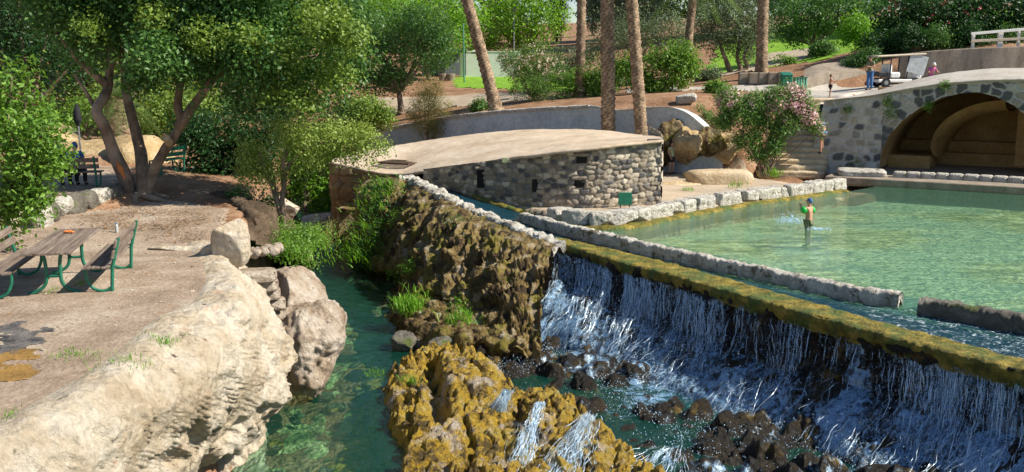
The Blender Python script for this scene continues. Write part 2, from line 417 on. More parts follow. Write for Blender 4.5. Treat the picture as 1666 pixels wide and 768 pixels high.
M['orange'] = flat('orange_peel', (.75, .20, .04), .6)
M['net'] = flat('dark_green_net', (.015, .03, .03), .9)
M['shade'] = flat('grey_blue_panel', (.20, .26, .30), .8)
M['water_white'] = None
n = NT('falling_water'); d = n.n('ShaderNodeBsdfDiffuse'); d.inputs[0].default_value = (.68, .84, .99, 1)  # diffuse leans blue: sky-lit shade of the falls put into the colour
g = n.n('ShaderNodeBsdfGlossy', i_Roughness=.18); g.inputs[0].default_value = (.9, .95, 1, 1)
tr = n.n('ShaderNodeBsdfTransparent'); tr.inputs[0].default_value = (.9, .96, 1, 1)
mx = n.n('ShaderNodeMixShader', i_0=.24); n.l(d.outputs[0], mx.inputs[1]); n.l(g.outputs[0], mx.inputs[2])
ff = n.smooth(n.noise(9, 5, .7, stretch=(1, 1, .3)), .38, .58)
m2 = n.n('ShaderNodeMixShader'); n.l(n.math('ADD', n.math('MULTIPLY', ff, .62), .08), m2.inputs[0]); n.l(tr.outputs[0], m2.inputs[1]); n.l(mx.outputs[0], m2.inputs[2]); n.l(m2.outputs[0], n.out.inputs[0])
M['water_white'] = n.m
# foliage
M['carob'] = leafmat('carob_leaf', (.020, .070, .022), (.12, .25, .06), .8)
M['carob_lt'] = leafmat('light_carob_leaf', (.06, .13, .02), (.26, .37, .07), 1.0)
M['lime'] = leafmat('bright_leaf', (.05, .15, .012), (.24, .46, .035), .5)
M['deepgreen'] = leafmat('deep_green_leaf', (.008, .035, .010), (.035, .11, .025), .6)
M['olivelf'] = leafmat('olive_leaf', (.055, .085, .045), (.19, .25, .14), .8, .2)
M['younglf'] = leafmat('young_leaf', (.10, .17, .03), (.38, .48, .12), 1.0)
M['oleander'] = leafmat('oleander_leaf', (.03, .085, .018), (.18, .33, .08), 1.4)
M['shrub'] = leafmat('shrub_leaf', (.03, .10, .014), (.20, .36, .05), 1.2)
M['cypress'] = leafmat('cypress_needle', (.008, .03, .018), (.03, .075, .04), 1.5, .1)
M['dry'] = leafmat('dry_tamarisk', (.12, .13, .03), (.36, .33, .12), 1.2)
M['fern'] = leafmat('fresh_grass', (.04, .13, .01), (.20, .42, .03), 2.0)
M['frond'] = leafmat('palm_frond', (.035, .08, .02), (.16, .25, .07), 1.0)
M['litter'] = leafmat('dry_fallen_leaf', (.10, .055, .025), (.33, .20, .10), 2, .1)
M['pinkflower'] = leafmat('pink_blossom', (.60, .26, .36), (.88, .60, .68), 2, .3)
M['whiteflower'] = leafmat('cream_blossom', (.45, .32, .26), (.75, .64, .55), 2, .3)
M['redflower'] = leafmat('red_blossom', (.35, .03, .05), (.60, .06, .10), 2, .3)

# ------------------------------------------------------------------ terrain
WATER_Z = -1.9
LIP = [(352, 395, 1.1), (375, 430, 1.1), (385, 465, 1.1), (365, 497, 1.1), (320, 515, 1.1), (285, 545, 1.1), (240, 590, 1.1), (190, 625, 1.1), (110, 670, 1.1), (0, 730, 1.1), (-150, 790, 1.1)]
lip = [U(*p) for p in LIP]
# right hand side of the valley: line under the weir crest, tower, upstream bank
weir_mid = [U(1900, 640, 0), U(1666, 590, 0), U(1450, 540, 0), U(1250, 488, 0), U(1100, 445, 0), U(905, 385, 0.1), U(810, 350, .4), U(710, 302, .6), U(665, 280, .7)]
tower_line = [UD(655, 270, 37.5), UD(600, 275, 38.2), UD(548, 268, 39.3), UD(548, 268, 44)]
left_up = [UD(535, 300, 60), UD(480, 300, 62), UD(455, 300, 48), U(440, 352, .3), U(425, 385, .6), U(372, 400, 1.0)]
valley = np.array([p[:2] for p in lip[::-1][0:0]] + [p[:2] for p in weir_mid] + [p[:2] for p in tower_line] + [p[:2] for p in left_up] + [p[:2] for p in lip] + [[-14, -5], [25, -5]])
RIM = [U(905, 362, 0), U(1000, 372, 0), U(1100, 354, 0), U(1200, 336, 0), U(1300, 322, 0), U(1372, 311, 0)]
PLAT = [U(1372, 311, 0), U(1392, 312, 0), U(1450, 300, 0), U(1560, 305, 0), U(1700, 313, 0)]
DIV = [U(850, 350, .2), U(960, 378, .2), U(1100, 410, .2), U(1250, 441, .2), U(1400, 472, .2), U(1466, 482, .2)]
DIV2 = [U(1502, 492, .15), U(1600, 510, .15), U(1700, 528, .15), U(1850, 560, .15)]
pool = np.array([p[:2] for p in weir_mid[:6]] + [p[:2] for p in RIM] + [p[:2] for p in PLAT] + [[45, 38], [45, 10]])

ctrl = [U(0, 740, 1.1), U(100, 500, 1.1), U(250, 480, 1.1), U(-100, 480, 1.1), U(330, 430, 1.1), U(200, 362, 1.1), U(340, 340, 1.1), U(60, 600, 1.1), U(60, 365, 1.1),
        U(110, 303, 1.45), U(270, 290, 1.5), U(0, 300, 1.6), UD(400, 290, 31), UD(440, 300, 44), UD(200, 250, 38), UD(50, 235, 42), UD(300, 230, 48), UD(450, 240, 60),
        (-60, 30, 3.0), (-60, 80, 6.5), (-30, 80, 5.0), (-15, 80, 3.9), (0, 100, 5.0), (30, 100, 8.2), (60, 100, 10), (-100, 150, 11), (0, 150, 8.5), (100, 150, 15), (-200, 400, 24), (0, 400, 20), (200, 400, 28), (0, 800, 30), (-500, 800, 40), (500, 800, 40), (-500, 0, 20), (500, 0, 20),
        # yard behind the hut and stairs
        U(1092, 284, .12), U(1250, 300, .15), U(1330, 300, .25), U(1000, 300, .1), UD(900, 240, 41), UD(700, 235, 45), UD(620, 230, 46), UD(1160, 262, 41.5),
        UD(1290, 235, 44.0), UD(1345, 178, 47.5), UD(1351, 160, 49),
        # garden above the retaining wall
        UD(620, 205, 57), UD(700, 195, 56), UD(800, 180, 53.5), UD(960, 170, 50), UD(1090, 170, 47.5), UD(1160, 200, 46), UD(700, 150, 66), UD(600, 158, 66), UD(800, 150, 62), UD(760, 134, 78), UD(900, 140, 66), UD(1000, 155, 56), UD(1120, 150, 53), UD(1210, 145, 54),
        UD(1150, 120, 68), UD(1250, 112, 70), UD(1330, 85, 78), UD(1420, 62, 90), UD(1250, 80, 88), UD(1500, 50, 85), UD(1650, 40, 80), UD(1400, 160, 51), UD(1460, 150, 50), UD(1600, 150, 50),
        UD(1340, 112, 57), UD(1480, 84, 56), UD(1640, 75, 55), UD(1800, 70, 54), (30, 44, 3.2), (45, 44, 3.5), (45, 30, 2.5)]
# low foot of the retaining wall
ctrl = np.array([np.asarray(c, float) for c in ctrl])
def tps_fit(C, lam=1.2):
    n = len(C); d = np.hypot(C[:, None, 0] - C[None, :, 0], C[:, None, 1] - C[None, :, 1]) + 1e-9
    K = d * d * np.log(d) + lam * np.eye(n); P = np.c_[np.ones(n), C[:, :2]]
    A = np.block([[K, P], [P.T, np.zeros((3, 3))]]); return np.linalg.solve(A, np.r_[C[:, 2], 0, 0, 0])
_w = tps_fit(ctrl / np.array([10., 10., 1.]), .02)
def land(X, Y):
    X = np.asarray(X, float); Y = np.asarray(Y, float); r = _w[-3] + _w[-2] * X / 10 + _w[-1] * Y / 10
    for c, k in zip(ctrl, _w):
        d = np.hypot(X - c[0], Y - c[1]) / 10 + 1e-9; r = r + k * d * d * np.log(d)
    return r
terr_poly = np.array([p[:2] for p in lip] + [[-20, 4], [-30, 20], U(-150, 345, 1.1)[:2], U(60, 352, 1.1)[:2], U(120, 345, 1.1)[:2], U(190, 338, 1.1)[:2], U(260, 322, 1.1)[:2], U(380, 338, 1.1)[:2], U(425, 375, 1.1)[:2], U(372, 392, 1.1)[:2]])
yard_poly = np.array([p[:2] for p in RIM] + [U(1372, 300, 0.2)[:2], U(1335, 285, .2)[:2], U(1265, 285, .15)[:2], U(1140, 275, .15)[:2], UD(1070, 270, 42.2)[:2], UD(640, 250, 44)[:2], UD(560, 260, 43)[:2], UD(600, 270, 38)[:2]])
# the retaining wall's line (garden behind it, hollow in front of it)
WALLTOP = [UD(590, 222, 58), UD(640, 209, 56), UD(720, 194, 53.5), UD(800, 184, 51), UD(880, 178, 49), UD(960, 174, 47.5), UD(1003, 180, 46.3), UD(1060, 176, 45.2), UD(1092, 176, 44.6), UD(1120, 186, 44.0), UD(1150, 210, 43.8), UD(1180, 232, 43.9)]
hollow_poly = np.array([p[:2] for p in WALLTOP] + [UD(1180, 262, 43)[:2], UD(1070, 270, 41.5)[:2], UD(640, 250, 43)[:2], UD(555, 260, 43)[:2], UD(560, 240, 57)[:2]])
LC = U(1402, 300, 0); STA = U(1285, 284, .15); STB = UD(1330, 172, 47.3)
_bd = np.array([.86, -.51]); _ax = np.array([.51, .86]); _a0 = UD(1362, 165, 44.3)[:2]
bridge_poly = np.array([_a0 - _bd * .6 - _ax * 3.5, _a0 + _bd * 14 - _ax * 3.5, _a0 + _bd * 14 + _ax * 5.6, _a0 + _bd * .3 + _ax * 5.6])
_ch = [(664, 274, .72), (705, 284, .70), (780, 324, .30), (850, 346, .05), (905, 362, -.05), (1100, 402, -.05), (1400, 466, -.05), (1850, 548, -.05)]
_cl = [(650, 279, .72), (678, 292, .70), (738, 324, .45), (800, 354, .12), (905, 391, -.05), (1100, 431, -.05), (1450, 531, -.05), (1850, 645, -.05)]
chan_poly = np.array([U(*p)[:2] for p in _ch] + [U(*p)[:2] for p in _cl[::-1]])
def _pl(px, D): d = ray(px, 200); return [d[0] / d[1] * D, D]
road_poly = np.array([_pl(1330, 49.2), _pl(1365, 47.8), _a0 + _ax * 4.2 + _bd * 1, _a0 + _ax * 4.2 + _bd * 16, _pl(1800, 51.5), _pl(1640, 52.3), _pl(1500, 53.1), _pl(1462, 53.5), _pl(1420, 54.2), _pl(1306, 53.2), _pl(1270, 53.0)])
ledge_poly = np.array([U(20, 370, 1.1)[:2], U(100, 344, 1.1)[:2], U(150, 332, 1.1)[:2], U(185, 324, 1.1)[:2], _pl(205, 30), _pl(215, 33.5), _pl(-40, 34), _pl(-60, 24)])
def height(X, Y):
    X = np.asarray(X, float); Y = np.asarray(Y, float)
    z = land(X, Y)
    z = np.where(Y > 95, np.maximum(z, 4 + (Y - 95) * .02), z)
    s = sdf(X, Y, hollow_poly); z = z + (0.12 - z) * sstep(-.40, .05, s)
    s = sdf(X, Y, yard_poly); z = z + (0.12 - z) * sstep(-.5, .3, s)
    s = sdf(X, Y, terr_poly); z = z + (1.08 - z) * sstep(-.45, .15, s)
    t = np.clip(((X - STA[0]) * (STB[0] - STA[0]) + (Y - STA[1]) * (STB[1] - STA[1])) / ((STB[:2] - STA[:2]) ** 2).sum(), 0, 1)
    dd = np.hypot(X - STA[0] - t * (STB[0] - STA[0]), Y - STA[1] - t * (STB[1] - STA[1])); zr = STA[2] + t * (STB[2] - STA[2]) - .25
    z = z + (zr - z) * (1 - sstep(1.4, 2.4, dd))
    s = sdf(X, Y, road_poly); z = z + (3.36 + np.clip(.09 * (X - 15.5), 0, .6) - z) * sstep(-.9, .1, s)
    s = sdf(X, Y, ledge_poly); z = z + (1.46 - z) * sstep(-.3, .1, s)
    s = sdf(X, Y, bridge_poly); z = z + (0.0 - z) * sstep(-.6, .1, s)
    dd = np.hypot(X - LC[0], Y - LC[1]); z = z + (-.3 - z) * (1 - sstep(2.8, 3.6, dd))
    s = sdf(X, Y, chan_poly); z = z + (-.65 - z) * sstep(-.5, -.15, s)
    P = np.stack([X, Y, 0 * X], -1)
    z = z + .05 * fbm(P * .7, 3, 5)
    s = sdf(X, Y, pool); z = np.where(s > -.25, z + (-.95 - z) * sstep(-.2, .1, s), z)
    s = sdf(X, Y, valley); z = np.where(s > -1.2, z + (-2.75 + .35 * fbm(P * .8, 4, 3) - z) * sstep(-.38, -.04, s), z)
    return z
def ground_at(px, py):
    """where a line of sight meets the land"""
    d = ray(px, py); t = np.linspace(8, 400, 6000); t = t
    X = d[0] * t; Y = d[1] * t; Z = CAMH + d[2] * t; h = height(X, Y); k = np.argmax(h > Z)
    if not (h > Z).any(): k = 3000
    return np.array([X[k], Y[k], h[k]])
def on_land(px, D):
    d = ray(px, 200); X = d[0] / d[1] * D; return np.array([X, D, float(height(np.array([X]), np.array([D]))[0])])
ax = np.concatenate([-np.geomspace(700, 26, 34), np.arange(-25, 30, .25), np.geomspace(30, 700, 34)])
ay = np.concatenate([[-60, -25, -8, 0], np.arange(4, 62, .25), np.arange(62, 110, 1.2), np.geomspace(110, 1500, 34)])
GX, GY = np.meshgrid(ax, ay, indexing='ij'); GZ = height(GX, GY)
g = mesh_np('ground', np.stack([GX, GY, GZ], -1).reshape(-1, 3), gridfaces(len(ax), len(ay)), M['soil']); tag(g, kind='structure')

def sheet(name, poly, mat, off=.012, step=.16, kind='structure', edge=.35, seed=0, zfix=None, ff=.9):
    poly = np.asarray(poly)[:, :2]; mn = poly.min(0); mx_ = poly.max(0)
    xs = np.arange(mn[0], mx_[0], step); ys = np.arange(mn[1], mx_[1], step); X, Y = np.meshgrid(xs, ys, indexing='ij')
    s = sdf(X, Y, poly) + edge * fbm(np.stack([X, Y, 0 * X], -1) * ff, 4, seed)
    Z = height(X, Y) + off if zfix is None else np.full(X.shape, zfix)
    Z = Z - np.where(s < 0, .05, 0)
    F = gridfaces(len(xs), len(ys)); keep = (s.ravel()[F] > -step).all(1); F = F[keep]
    used = np.unique(F); idx = np.full(X.size, -1); idx[used] = np.arange(len(used))
    V = np.stack([X, Y, Z], -1).reshape(-1, 3)[used]
    return tag(mesh_np(name, V, idx[F], mat), kind=kind)
sheet('terrace_ground', np.vstack([terr_poly[:-3], [U(372, 340, 1.1)[:2]]]), M['terrace'], .02, .12, edge=.04)
sheet('yard_paving', yard_poly, M['sandpath'], .02, .2)
def G2(px, py): return ground_at(px, py)[:2]
sheet('lawn', [on_land(1130, 62)[:2], on_land(1180, 66)[:2], on_land(1330, 60)[:2], on_land(1420, 64)[:2], on_land(1560, 75)[:2], on_land(1800, 80)[:2], on_land(1700, 130)[:2], on_land(1180, 125)[:2]], M['grass'], .05, .5, edge=1.0, seed=4)
sheet('garden_lawn', [on_land(745, 68)[:2], on_land(900, 60)[:2], on_land(960, 58)[:2], on_land(960, 84)[:2], on_land(740, 84)[:2]], M['grass'], .04, .35, edge=1.0, seed=8)
sheet('road', [on_land(1200, 53)[:2], on_land(1300, 49.2)[:2], on_land(1365, 47.6)[:2], _pl(1800, 46), _pl(1780, 51.5), _pl(1500, 53.0), _pl(1370, 54), on_land(1280, 54.5)[:2], on_land(1120, 57)[:2], on_land(1020, 59)[:2], on_land(1020, 57.5)[:2]], M['paving'], .05, .25, edge=.3)
sheet('slope_grass', [on_land(1440, 58)[:2], on_land(1700, 56)[:2], on_land(1800, 75)[:2], on_land(1420, 75)[:2]], M['darkgrass'], .05, .4, edge=.8, seed=9)
sheet('path', [on_land(1170, 62)[:2], on_land(1230, 61)[:2], on_land(1330, 82)[:2], on_land(1250, 84)[:2]], M['sandpath'], .09, .35, edge=.6)
sheet('garden_path', [on_land(600, 61)[:2], on_land(860, 57)[:2], on_land(860, 60)[:2], on_land(600, 66)[:2]], M['sandpath'], .07, .3, edge=.5)

def watersheet(name, poly, z, mat, step=.5, foamf=None):
    poly = np.asarray(poly)[:, :2]; mn = poly.min(0); mx_ = poly.max(0)
    xs = np.arange(mn[0], mx_[0] + step, step); ys = np.arange(mn[1], mx_[1] + step, step); X, Y = np.meshgrid(xs, ys, indexing='ij')
    s = sdf(X, Y, poly); F = gridfaces(len(xs), len(ys)); F = F[(s.ravel()[F] > -step * 1.2).all(1)]
    c = np.zeros((X.size, 3)) if foamf is None else np.repeat(foamf(X, Y).reshape(-1, 1), 3, 1)
    used = np.unique(F); idx = np.full(X.size, -1); idx[used] = np.arange(len(used))
    V = np.stack([X, Y, np.full(X.shape, z)], -1).reshape(-1, 3)[used]
    return tag(mesh_np(name, V, idx[F], mat, col=c[used]), kind='structure')
footline = [U(640, 470, -1.9), U(830, 590, -1.9), U(950, 620, -1.9), U(1070, 650, -1.9), U(1210, 715, -1.9), U(1420, 780, -1.9), U(1640, 850, -1.9), U(1750, 900, -1.9)]
def stream_foam(X, Y):
    d = np.full(X.shape, 1e9)
    for i in range(1, len(footline) - 1):
        a, b = footline[i][:2], footline[i + 1][:2]; e = b - a; t = np.clip(((X - a[0]) * e[0] + (Y - a[1]) * e[1]) / (e ** 2).sum(), 0, 1)
        d = np.minimum(d, np.hypot(X - a[0] - t * e[0], Y - a[1] - t * e[1]))
    return np.clip(1.25 - d / 1.5, 0, 1)
vpoly = np.array([list(U(1900, 700, -.5)[:2]), *[list(p[:2]) for p in weir_mid[1:]], *[list(p[:2]) for p in tower_line], *[list(p[:2]) for p in left_up], *[list(p[:2]) for p in lip[:]], [-14, -5], [25, -5]])
_vb = np.array([list(p) for p in vpoly])
xs_ = np.arange(-15, 26, .2); ys_ = np.arange(3, 62, .2); BX, BY = np.meshgrid(xs_, ys_, indexing='ij'); BP = np.stack([BX, BY, 0 * BX], -1)
BZ = -2.78 + .30 * fbm(BP * .8, 4, 3) + .10 * ridge(BP * 1.8, 3, 4); _F = gridfaces(len(xs_), len(ys_)); _F = _F[(sdf(BX, BY, _vb).ravel()[_F] > -.9).all(1)]
_u = np.unique(_F); _i = np.full(BX.size, -1); _i[_u] = np.arange(len(_u))
tag(mesh_np('stream_bed', np.stack([BX, BY, BZ], -1).reshape(-1, 3)[_u], _i[_F], M['bed']), kind='structure')
watersheet('stream_water', vpoly, WATER_Z, M['stream'], .25, stream_foam)
_F = None
xs_ = np.arange(0, 46, .3); ys_ = np.arange(9, 44, .3); BX, BY = np.meshgrid(xs_, ys_, indexing='ij'); _F = gridfaces(len(xs_), len(ys_)); _F = _F[((sdf(BX, BY, pool).ravel()[_F] > -.5) & (sdf(BX, BY, chan_poly).ravel()[_F] < .1) & (sdf(BX, BY, valley).ravel()[_F] < -.55)).all(1)]
_u = np.unique(_F); _i = np.full(BX.size, -1); _i[_u] = np.arange(len(_u)); BP = np.stack([BX, BY, 0 * BX], -1)
tag(mesh_np('pool_floor', np.stack([BX, BY, -.60 + .04 * fbm(BP * .6, 3, 4)], -1).reshape(-1, 3)[_u], _i[_F], M['poolbed']), kind='structure')
pp = np.array([p[:2] for p in DIV] + [U(1484, 487, 0)[:2]] + [p[:2] for p in DIV2] + [[45, 12], [45, 40]] + [p[:2] for p in PLAT[::-1]] + [p[:2] for p in RIM[::-1]])
watersheet('pool_water', pp, 0.0, M['poolwater'], .3)

# ------------------------------------------------------------------ lofted rock
def loft(name, rows, nu, nv, mat, disp=None, parent=None, flip=False, amp=.1, freq=1.5, seed=0, col=None):
    G = loftgrid([[U(*p) if isinstance(p, tuple) else np.asarray(p) for p in r] for r in rows], nu, nv)
    N = gnormals(G) * (-1 if flip else 1)
    if disp is None: d = amp * (fbm(G * freq, 5, seed) + .5 * ridge(G * freq * 1.7, 4, seed + 3) - .2)
    else: d = disp(G, N)
    G = G + N * d[..., None]; F = gridfaces(nu, nv)
    if flip: F = F[:, ::-1]
    return mesh_np(name, G.reshape(-1, 3), F, mat, parent, col=col)
def cell3(Pp, seed=0):
    i = np.floor(Pp); F1 = np.full(Pp.shape[:-1], 9.); F2 = F1.copy()
    for dx in (-1, 0, 1):
        for dy in (-1, 0, 1):
            for dz in (-1, 0, 1):
                c = i + np.array([dx, dy, dz]); q = np.stack([_hash(c[..., 0], c[..., 1], c[..., 2], seed + k) for k in range(3)], -1)
                d = np.linalg.norm(c + q - Pp, axis=-1); F2 = np.where(d < F1, F1, np.minimum(F2, d)); F1 = np.minimum(F1, d)
    return F1, F2
# left bank of pale travertine
B = [  # lip, mid, outer edge
 ((352, 395, 1.1), (360, 397, 1.1), (374, 402, .7)),
 ((375, 430, 1.1), (384, 433, 1.0), (402, 442, .5)),
 ((385, 465, 1.1), (403, 472, .9), (428, 497, .2)),
 ((365, 497, 1.1), (404, 507, .95), (460, 545, -.1)),
 ((320, 515, 1.1), (388, 538, .8), (470, 580, -.35)),
 ((285, 545, 1.1), (355, 585, .7), (458, 622, -.6)),
 ((240, 590, 1.1), (310, 632, .6), (412, 668, -.75)),
 ((190, 625, 1.1), (255, 680, .55), (330, 722, -.75)),
 ((110, 670, 1.1), (180, 735, .55), (292, 770, -.75)),
 ((0, 730, 1.1), (90, 800, .55), (262, 840, -.75)),
 ((-150, 790, 1.1), (-40, 900, .55), (190, 980, -.75))]
def shift(P, dx, dz): P = np.array(P, float).copy(); P[0] += dx; P[2] += dz; return P
rowsB = [[shift(U(*b[0]), -.8, -.15) for b in B], [shift(U(*b[0]), -.5, .03) for b in B], [shift(U(*b[0]), 0, .05) for b in B], [U(*b[1]) for b in B], [U(*b[2]) for b in B],
         [shift(U(*b[2]), -.12, -.35) for b in B], [shift(U(*b[2]), -.55, -.8) for b in B], [np.array([*shift(U(*b[2]), -.75, 0)[:2], -2.6]) for b in B]]
def bankd(G, N):
    W3 = G + .25 * np.stack([fbm(G * 1.4, 3, 41), fbm(G * 1.4, 3, 42), fbm(G * 1.4, 3, 43)], -1); f1, f2 = cell3(W3 * np.array([1.1, 1.1, 1.5]), 3); g1, g2 = cell3(W3 * 3.4, 8)
    vv = np.linspace(0, 1, G.shape[1])[None, :]; lowp = sstep(.44, .62, vv + .22 * fbm(G * .6, 3, 50)); CH = (.18 * (sstep(0, .40, f2 - f1) - .7) + .035 * (sstep(0, .4, g2 - g1) - .7)) * lowp + .012 * (sstep(0, .3, g2 - g1) - .8) * sstep(.2, .3, vv)
    return CH + bankd0(G, N)
def bankd0(G, N):
    v = np.linspace(0, 1, G.shape[1])[None, :]
    e = sstep(.16, .36, v)
    return sstep(.1, .2, v) * .05 * fbm(G * 5, 4, 9) + e * (.18 * fbm(G * .8, 5, 2) + .03 * ridge(G * 2.3, 4, 6) + .012 * ridge(G * 7, 3, 9) - .09 * sstep(.25, .5, fbm(G * 2.6, 4, 33)) * sstep(.3, .45, v)) + sstep(.5, .7, v) * .16 * (fbm(G * 1.5, 4, 12))
o = loft('rocky_bank', rowsB, 420, 180, M['bank'], bankd, flip=True)
tag(o, 'pale travertine rock bank bulging over the stream below the picnic terrace', 'rock bank')
# left bank between the tree and the stream, dark earth
rowsE = [[(250, 318, 1.1), (330, 322, 1.1), (375, 340, 1.0), (400, 372, 1.0), (375, 388, 1.0)],
         [(300, 300, 1.2), (360, 312, 1.1), (410, 330, 1.0), (440, 365, .8), (425, 400, .6)],
         [(440, 300, -1), (455, 320, -1.2), (470, 345, -1.2), (480, 372, -1.2), (500, 420, -1.2)],
         [(450, 310, -2.5), (462, 330, -2.5), (478, 360, -2.5), (490, 385, -2.5), (512, 435, -2.5)]]
o = loft('earth_bank', rowsE, 90, 50, M['darkearth'], amp=.35, freq=.9, seed=5); tag(o, 'dark earthy stream bank between the big tree and the stream', 'earth bank')

# rock blob (boulder) builder
def boulder(name, c, size, mat, rz=0, seed=0, amp=.25, freq=1.3, facet=0, label=None, cat='rock', group=None, parent=None, nu=40, nv=24, box=2.6, loc_obj=True):
    th = np.linspace(0, 2 * math.pi, nu, endpoint=False); ph = np.linspace(.03, math.pi - .03, nv)
    T, P_ = np.meshgrid(th, ph, indexing='ij')
    x = np.sin(P_) * np.cos(T); y = np.sin(P_) * np.sin(T); z = np.cos(P_)
    k = (np.abs(x) ** box + np.abs(y) ** box + np.abs(z) ** box) ** (-1 / box)
    D = np.stack([x, y, z], -1) * k[..., None]
    if facet:
        rf2 = np.random.default_rng(seed + 77)
        for _ in range(facet):
            fn = rf2.normal(size=3); fn /= np.linalg.norm(fn); o_ = rf2.uniform(.62, .88); ov = np.clip((D * fn).sum(-1) - o_, 0, None); D = D - fn * (ov * .92)[..., None]
    n_ = fbm(D * freq + seed * 3.7, 5, seed) + .6 * ridge(D * freq * 1.6 + seed, 4, seed + 1) * .5
    D = D * (1 + amp * n_)[..., None] * np.asarray(size) / 2
    D = D @ rotm(0, 0, rz).T
    ob = mesh_np(name, D.reshape(-1, 3), gridfaces(nu, nv, True), mat, parent); ob.location = Vector([float(v) for v in c])
    if label: tag(ob, label, cat, group)
    return ob
# second rock (pinkish tufa lump) and steps
p2 = U(492, 500, .0)
boulder('tufa_rock', (p2[0] - .06, p2[1] + .8, -1.1), (1.5, 2.6, 1.9), M['pink'], R(8), 3, .26, 2.0, 3, 'large knobbly pinkish tufa rock standing in the stream beside the pale bank', nu=130, nv=80)
p2 = U(440, 440, .45)
boulder('tufa_ledge', (p2[0] + .2, p2[1] + 1.0, -.75), (1.6, 3.0, 2.1), M['pink'], R(10), 8, .12, 1.8, 8, 'flat-topped pinkish rock ledge between the stream steps and the green plants', nu=100, nv=60)
st = empty('stone_steps', U(415, 460, .3), 0, 'short flight of worn rock steps going down to the stream', 'steps')
for i, (px, py, z) in enumerate([(408, 433, .85), (411, 449, .6), (415, 463, .35), (424, 480, .1), (436, 500, -.2)]):
    c = U(px, py, z) - U(415, 460, .3)
    boulder('step', c - np.array([0, 0, .2]), (1.0, .60, .24), M['pink'], R(12), 20 + i, .07, 2, parent=st, box=6)
for (px, py, z, s, rz, lab) in [(375, 396, 1.35, (.75, .6, 1.0), .3, 'upright split pale boulder at the corner of the terrace'),
        (345, 410, 1.15, (.45, .4, .4), .3, 'small pale stone on the terrace edge next to the upright boulder'),
        (285, 405, 1.08, (1.1, .35, .16), 0, 'flat grey stone lying in the bare terrace ground'),
        (462, 342, -.8, (1.4, 1.2, 1.2), 0, 'rounded pale boulder under the small twin-stemmed tree'),
        (522, 362, -1.5, (1.6, 1.1, 1.0), .4, 'dark wet rock in the stream beside the hut corner'),
        (1116, 163, 0, (1.0, .8, .7), 0, 'rounded pale boulder in the garden soil by a palm foot')]:
    c = U(px, py, z) if z else ground_at(px, py + 6) + np.array([0, 0, .2])
    boulder('boulder', c, s, M['bank'] if px < 500 else M['whitestone'], rz, int(px), .09, 1.8, 9, lab, 'rock', box=3.2, nu=64, nv=40)
for i in range(9):
    c = U(392 + i * 7.5, 413 - i * 1.2 + (i % 2) * 3, .95)
    boulder('edging_stone', c, (.30, .25, .24), M['pink'], i, 50 + i, .12, 1.7, 6, 'small pale edging stone in the row behind the stream steps', 'stone', 'row of edging stones behind the stream steps', nu=16, nv=10)

# tufa weir: drapery wall (left) and waterfall wall (right)
S = [ # top outer, foot, edge at water
 ((600, 292, .6), (575, 400, -1.5), (566, 412, -2.3)),
 ((648, 288, .95), (598, 425, -1.5), (590, 440, -2.3)),
 ((668, 291, .9), (632, 436, -1.4), (625, 452, -2.3)),
 ((710, 313, .8), (664, 448, -1.2), (655, 462, -2.3)),
 ((760, 338, .62), (715, 480, -1.1), (645, 480, -2.3)),
 ((810, 359, .48), (775, 515, -1.25), (625, 530, -2.3)),
 ((860, 378, .38), (828, 552, -1.4), (660, 585, -2.3)),
 ((906, 396, .25), (880, 585, -1.6), (800, 625, -2.3))]
def flute(G, N, k=7.0, a=.16, seed=0):
    v = np.linspace(0, 1, G.shape[1])[None, :]; u = np.cumsum(np.r_[0, np.linalg.norm(np.diff(G[:, 8, :2], axis=0), axis=1)])[:, None]
    def rr(fu, fv, sd, warp=.35):
        q = np.stack([u * fu + warp * fbm(G * 1.1, 3, sd), v * fv + 0 * u, 0 * u + 0 * v + sd], -1); return ridge(q, 3, sd)
    m1 = sstep(-.25, .35, fbm(G * .8, 3, seed + 4))
    ua = .35 + .9 * sstep(.25, .8, u / u.max())
    d = a * 1.3 * rr(.9, .8, seed, .8) + a * .7 * rr(2.2, 1.4, seed + 1, .7) * m1 * ua + a * .25 * rr(5.5, 3.5, seed + 2, .9)
    led = (v * 5 + .8 * fbm(G * .8, 3, seed + 6)) % 1
    return d + a * .8 * (1 - m1) * (led - .5) + .16 * fbm(G * 1.6, 5, seed + 2) + .09 * ridge(G * 3.6, 5, 4)
def drape(G, N):
    v = np.linspace(0, 1, G.shape[1])[None, :]
    fl = flute(G, N, 7, .22, 5); sh = .25 * ridge(G * np.array([1.1, 1.6, 1.1]), 4, 9) + .08 * fbm(G * 5, 3, 2)
    t = sstep(.50, .68, v); top = sstep(.15, .40, v)
    W3 = G * np.array([1.5, 1.5, .8]) + .3 * fbm(G * 1.2, 3, 71)[..., None]; f1, f2 = cell3(W3 * 1.3, 15); g1, g2 = cell3(W3 * 3.6, 16)
    cr = .16 * (sstep(0, .45, f2 - f1) - .6) + .07 * (sstep(0, .4, g2 - g1) - .6)
    return (fl * .8 * (1 - t) + sh * t + cr) * top + .03 * fbm(G * 6, 3, 3)
tops = [U(*s[0]) for s in S]
rowsD = [[shift(p, .28, -.35) + np.array([0, .1, 0]) for p in tops], tops, [t * .75 + U(*s[1]) * .25 + np.array([-.16, -.18, .05]) for t, s in zip(tops, S)], [t * .35 + U(*s[1]) * .65 + np.array([-.12, -.1, .0]) for t, s in zip(tops, S)], [U(*s[1]) for s in S],
         [(U(*s[1]) * .4 + U(*s[2]) * .6) + np.array([0, 0, .55]) for s in S], [U(*s[2]) for s in S]]
o = loft('tufa_wall', rowsD, 330, 130, M['tufa'], drape, flip=True)
tag(o, 'brown fluted tufa wall dripping down from the channel parapet to the stream', 'rock wall')
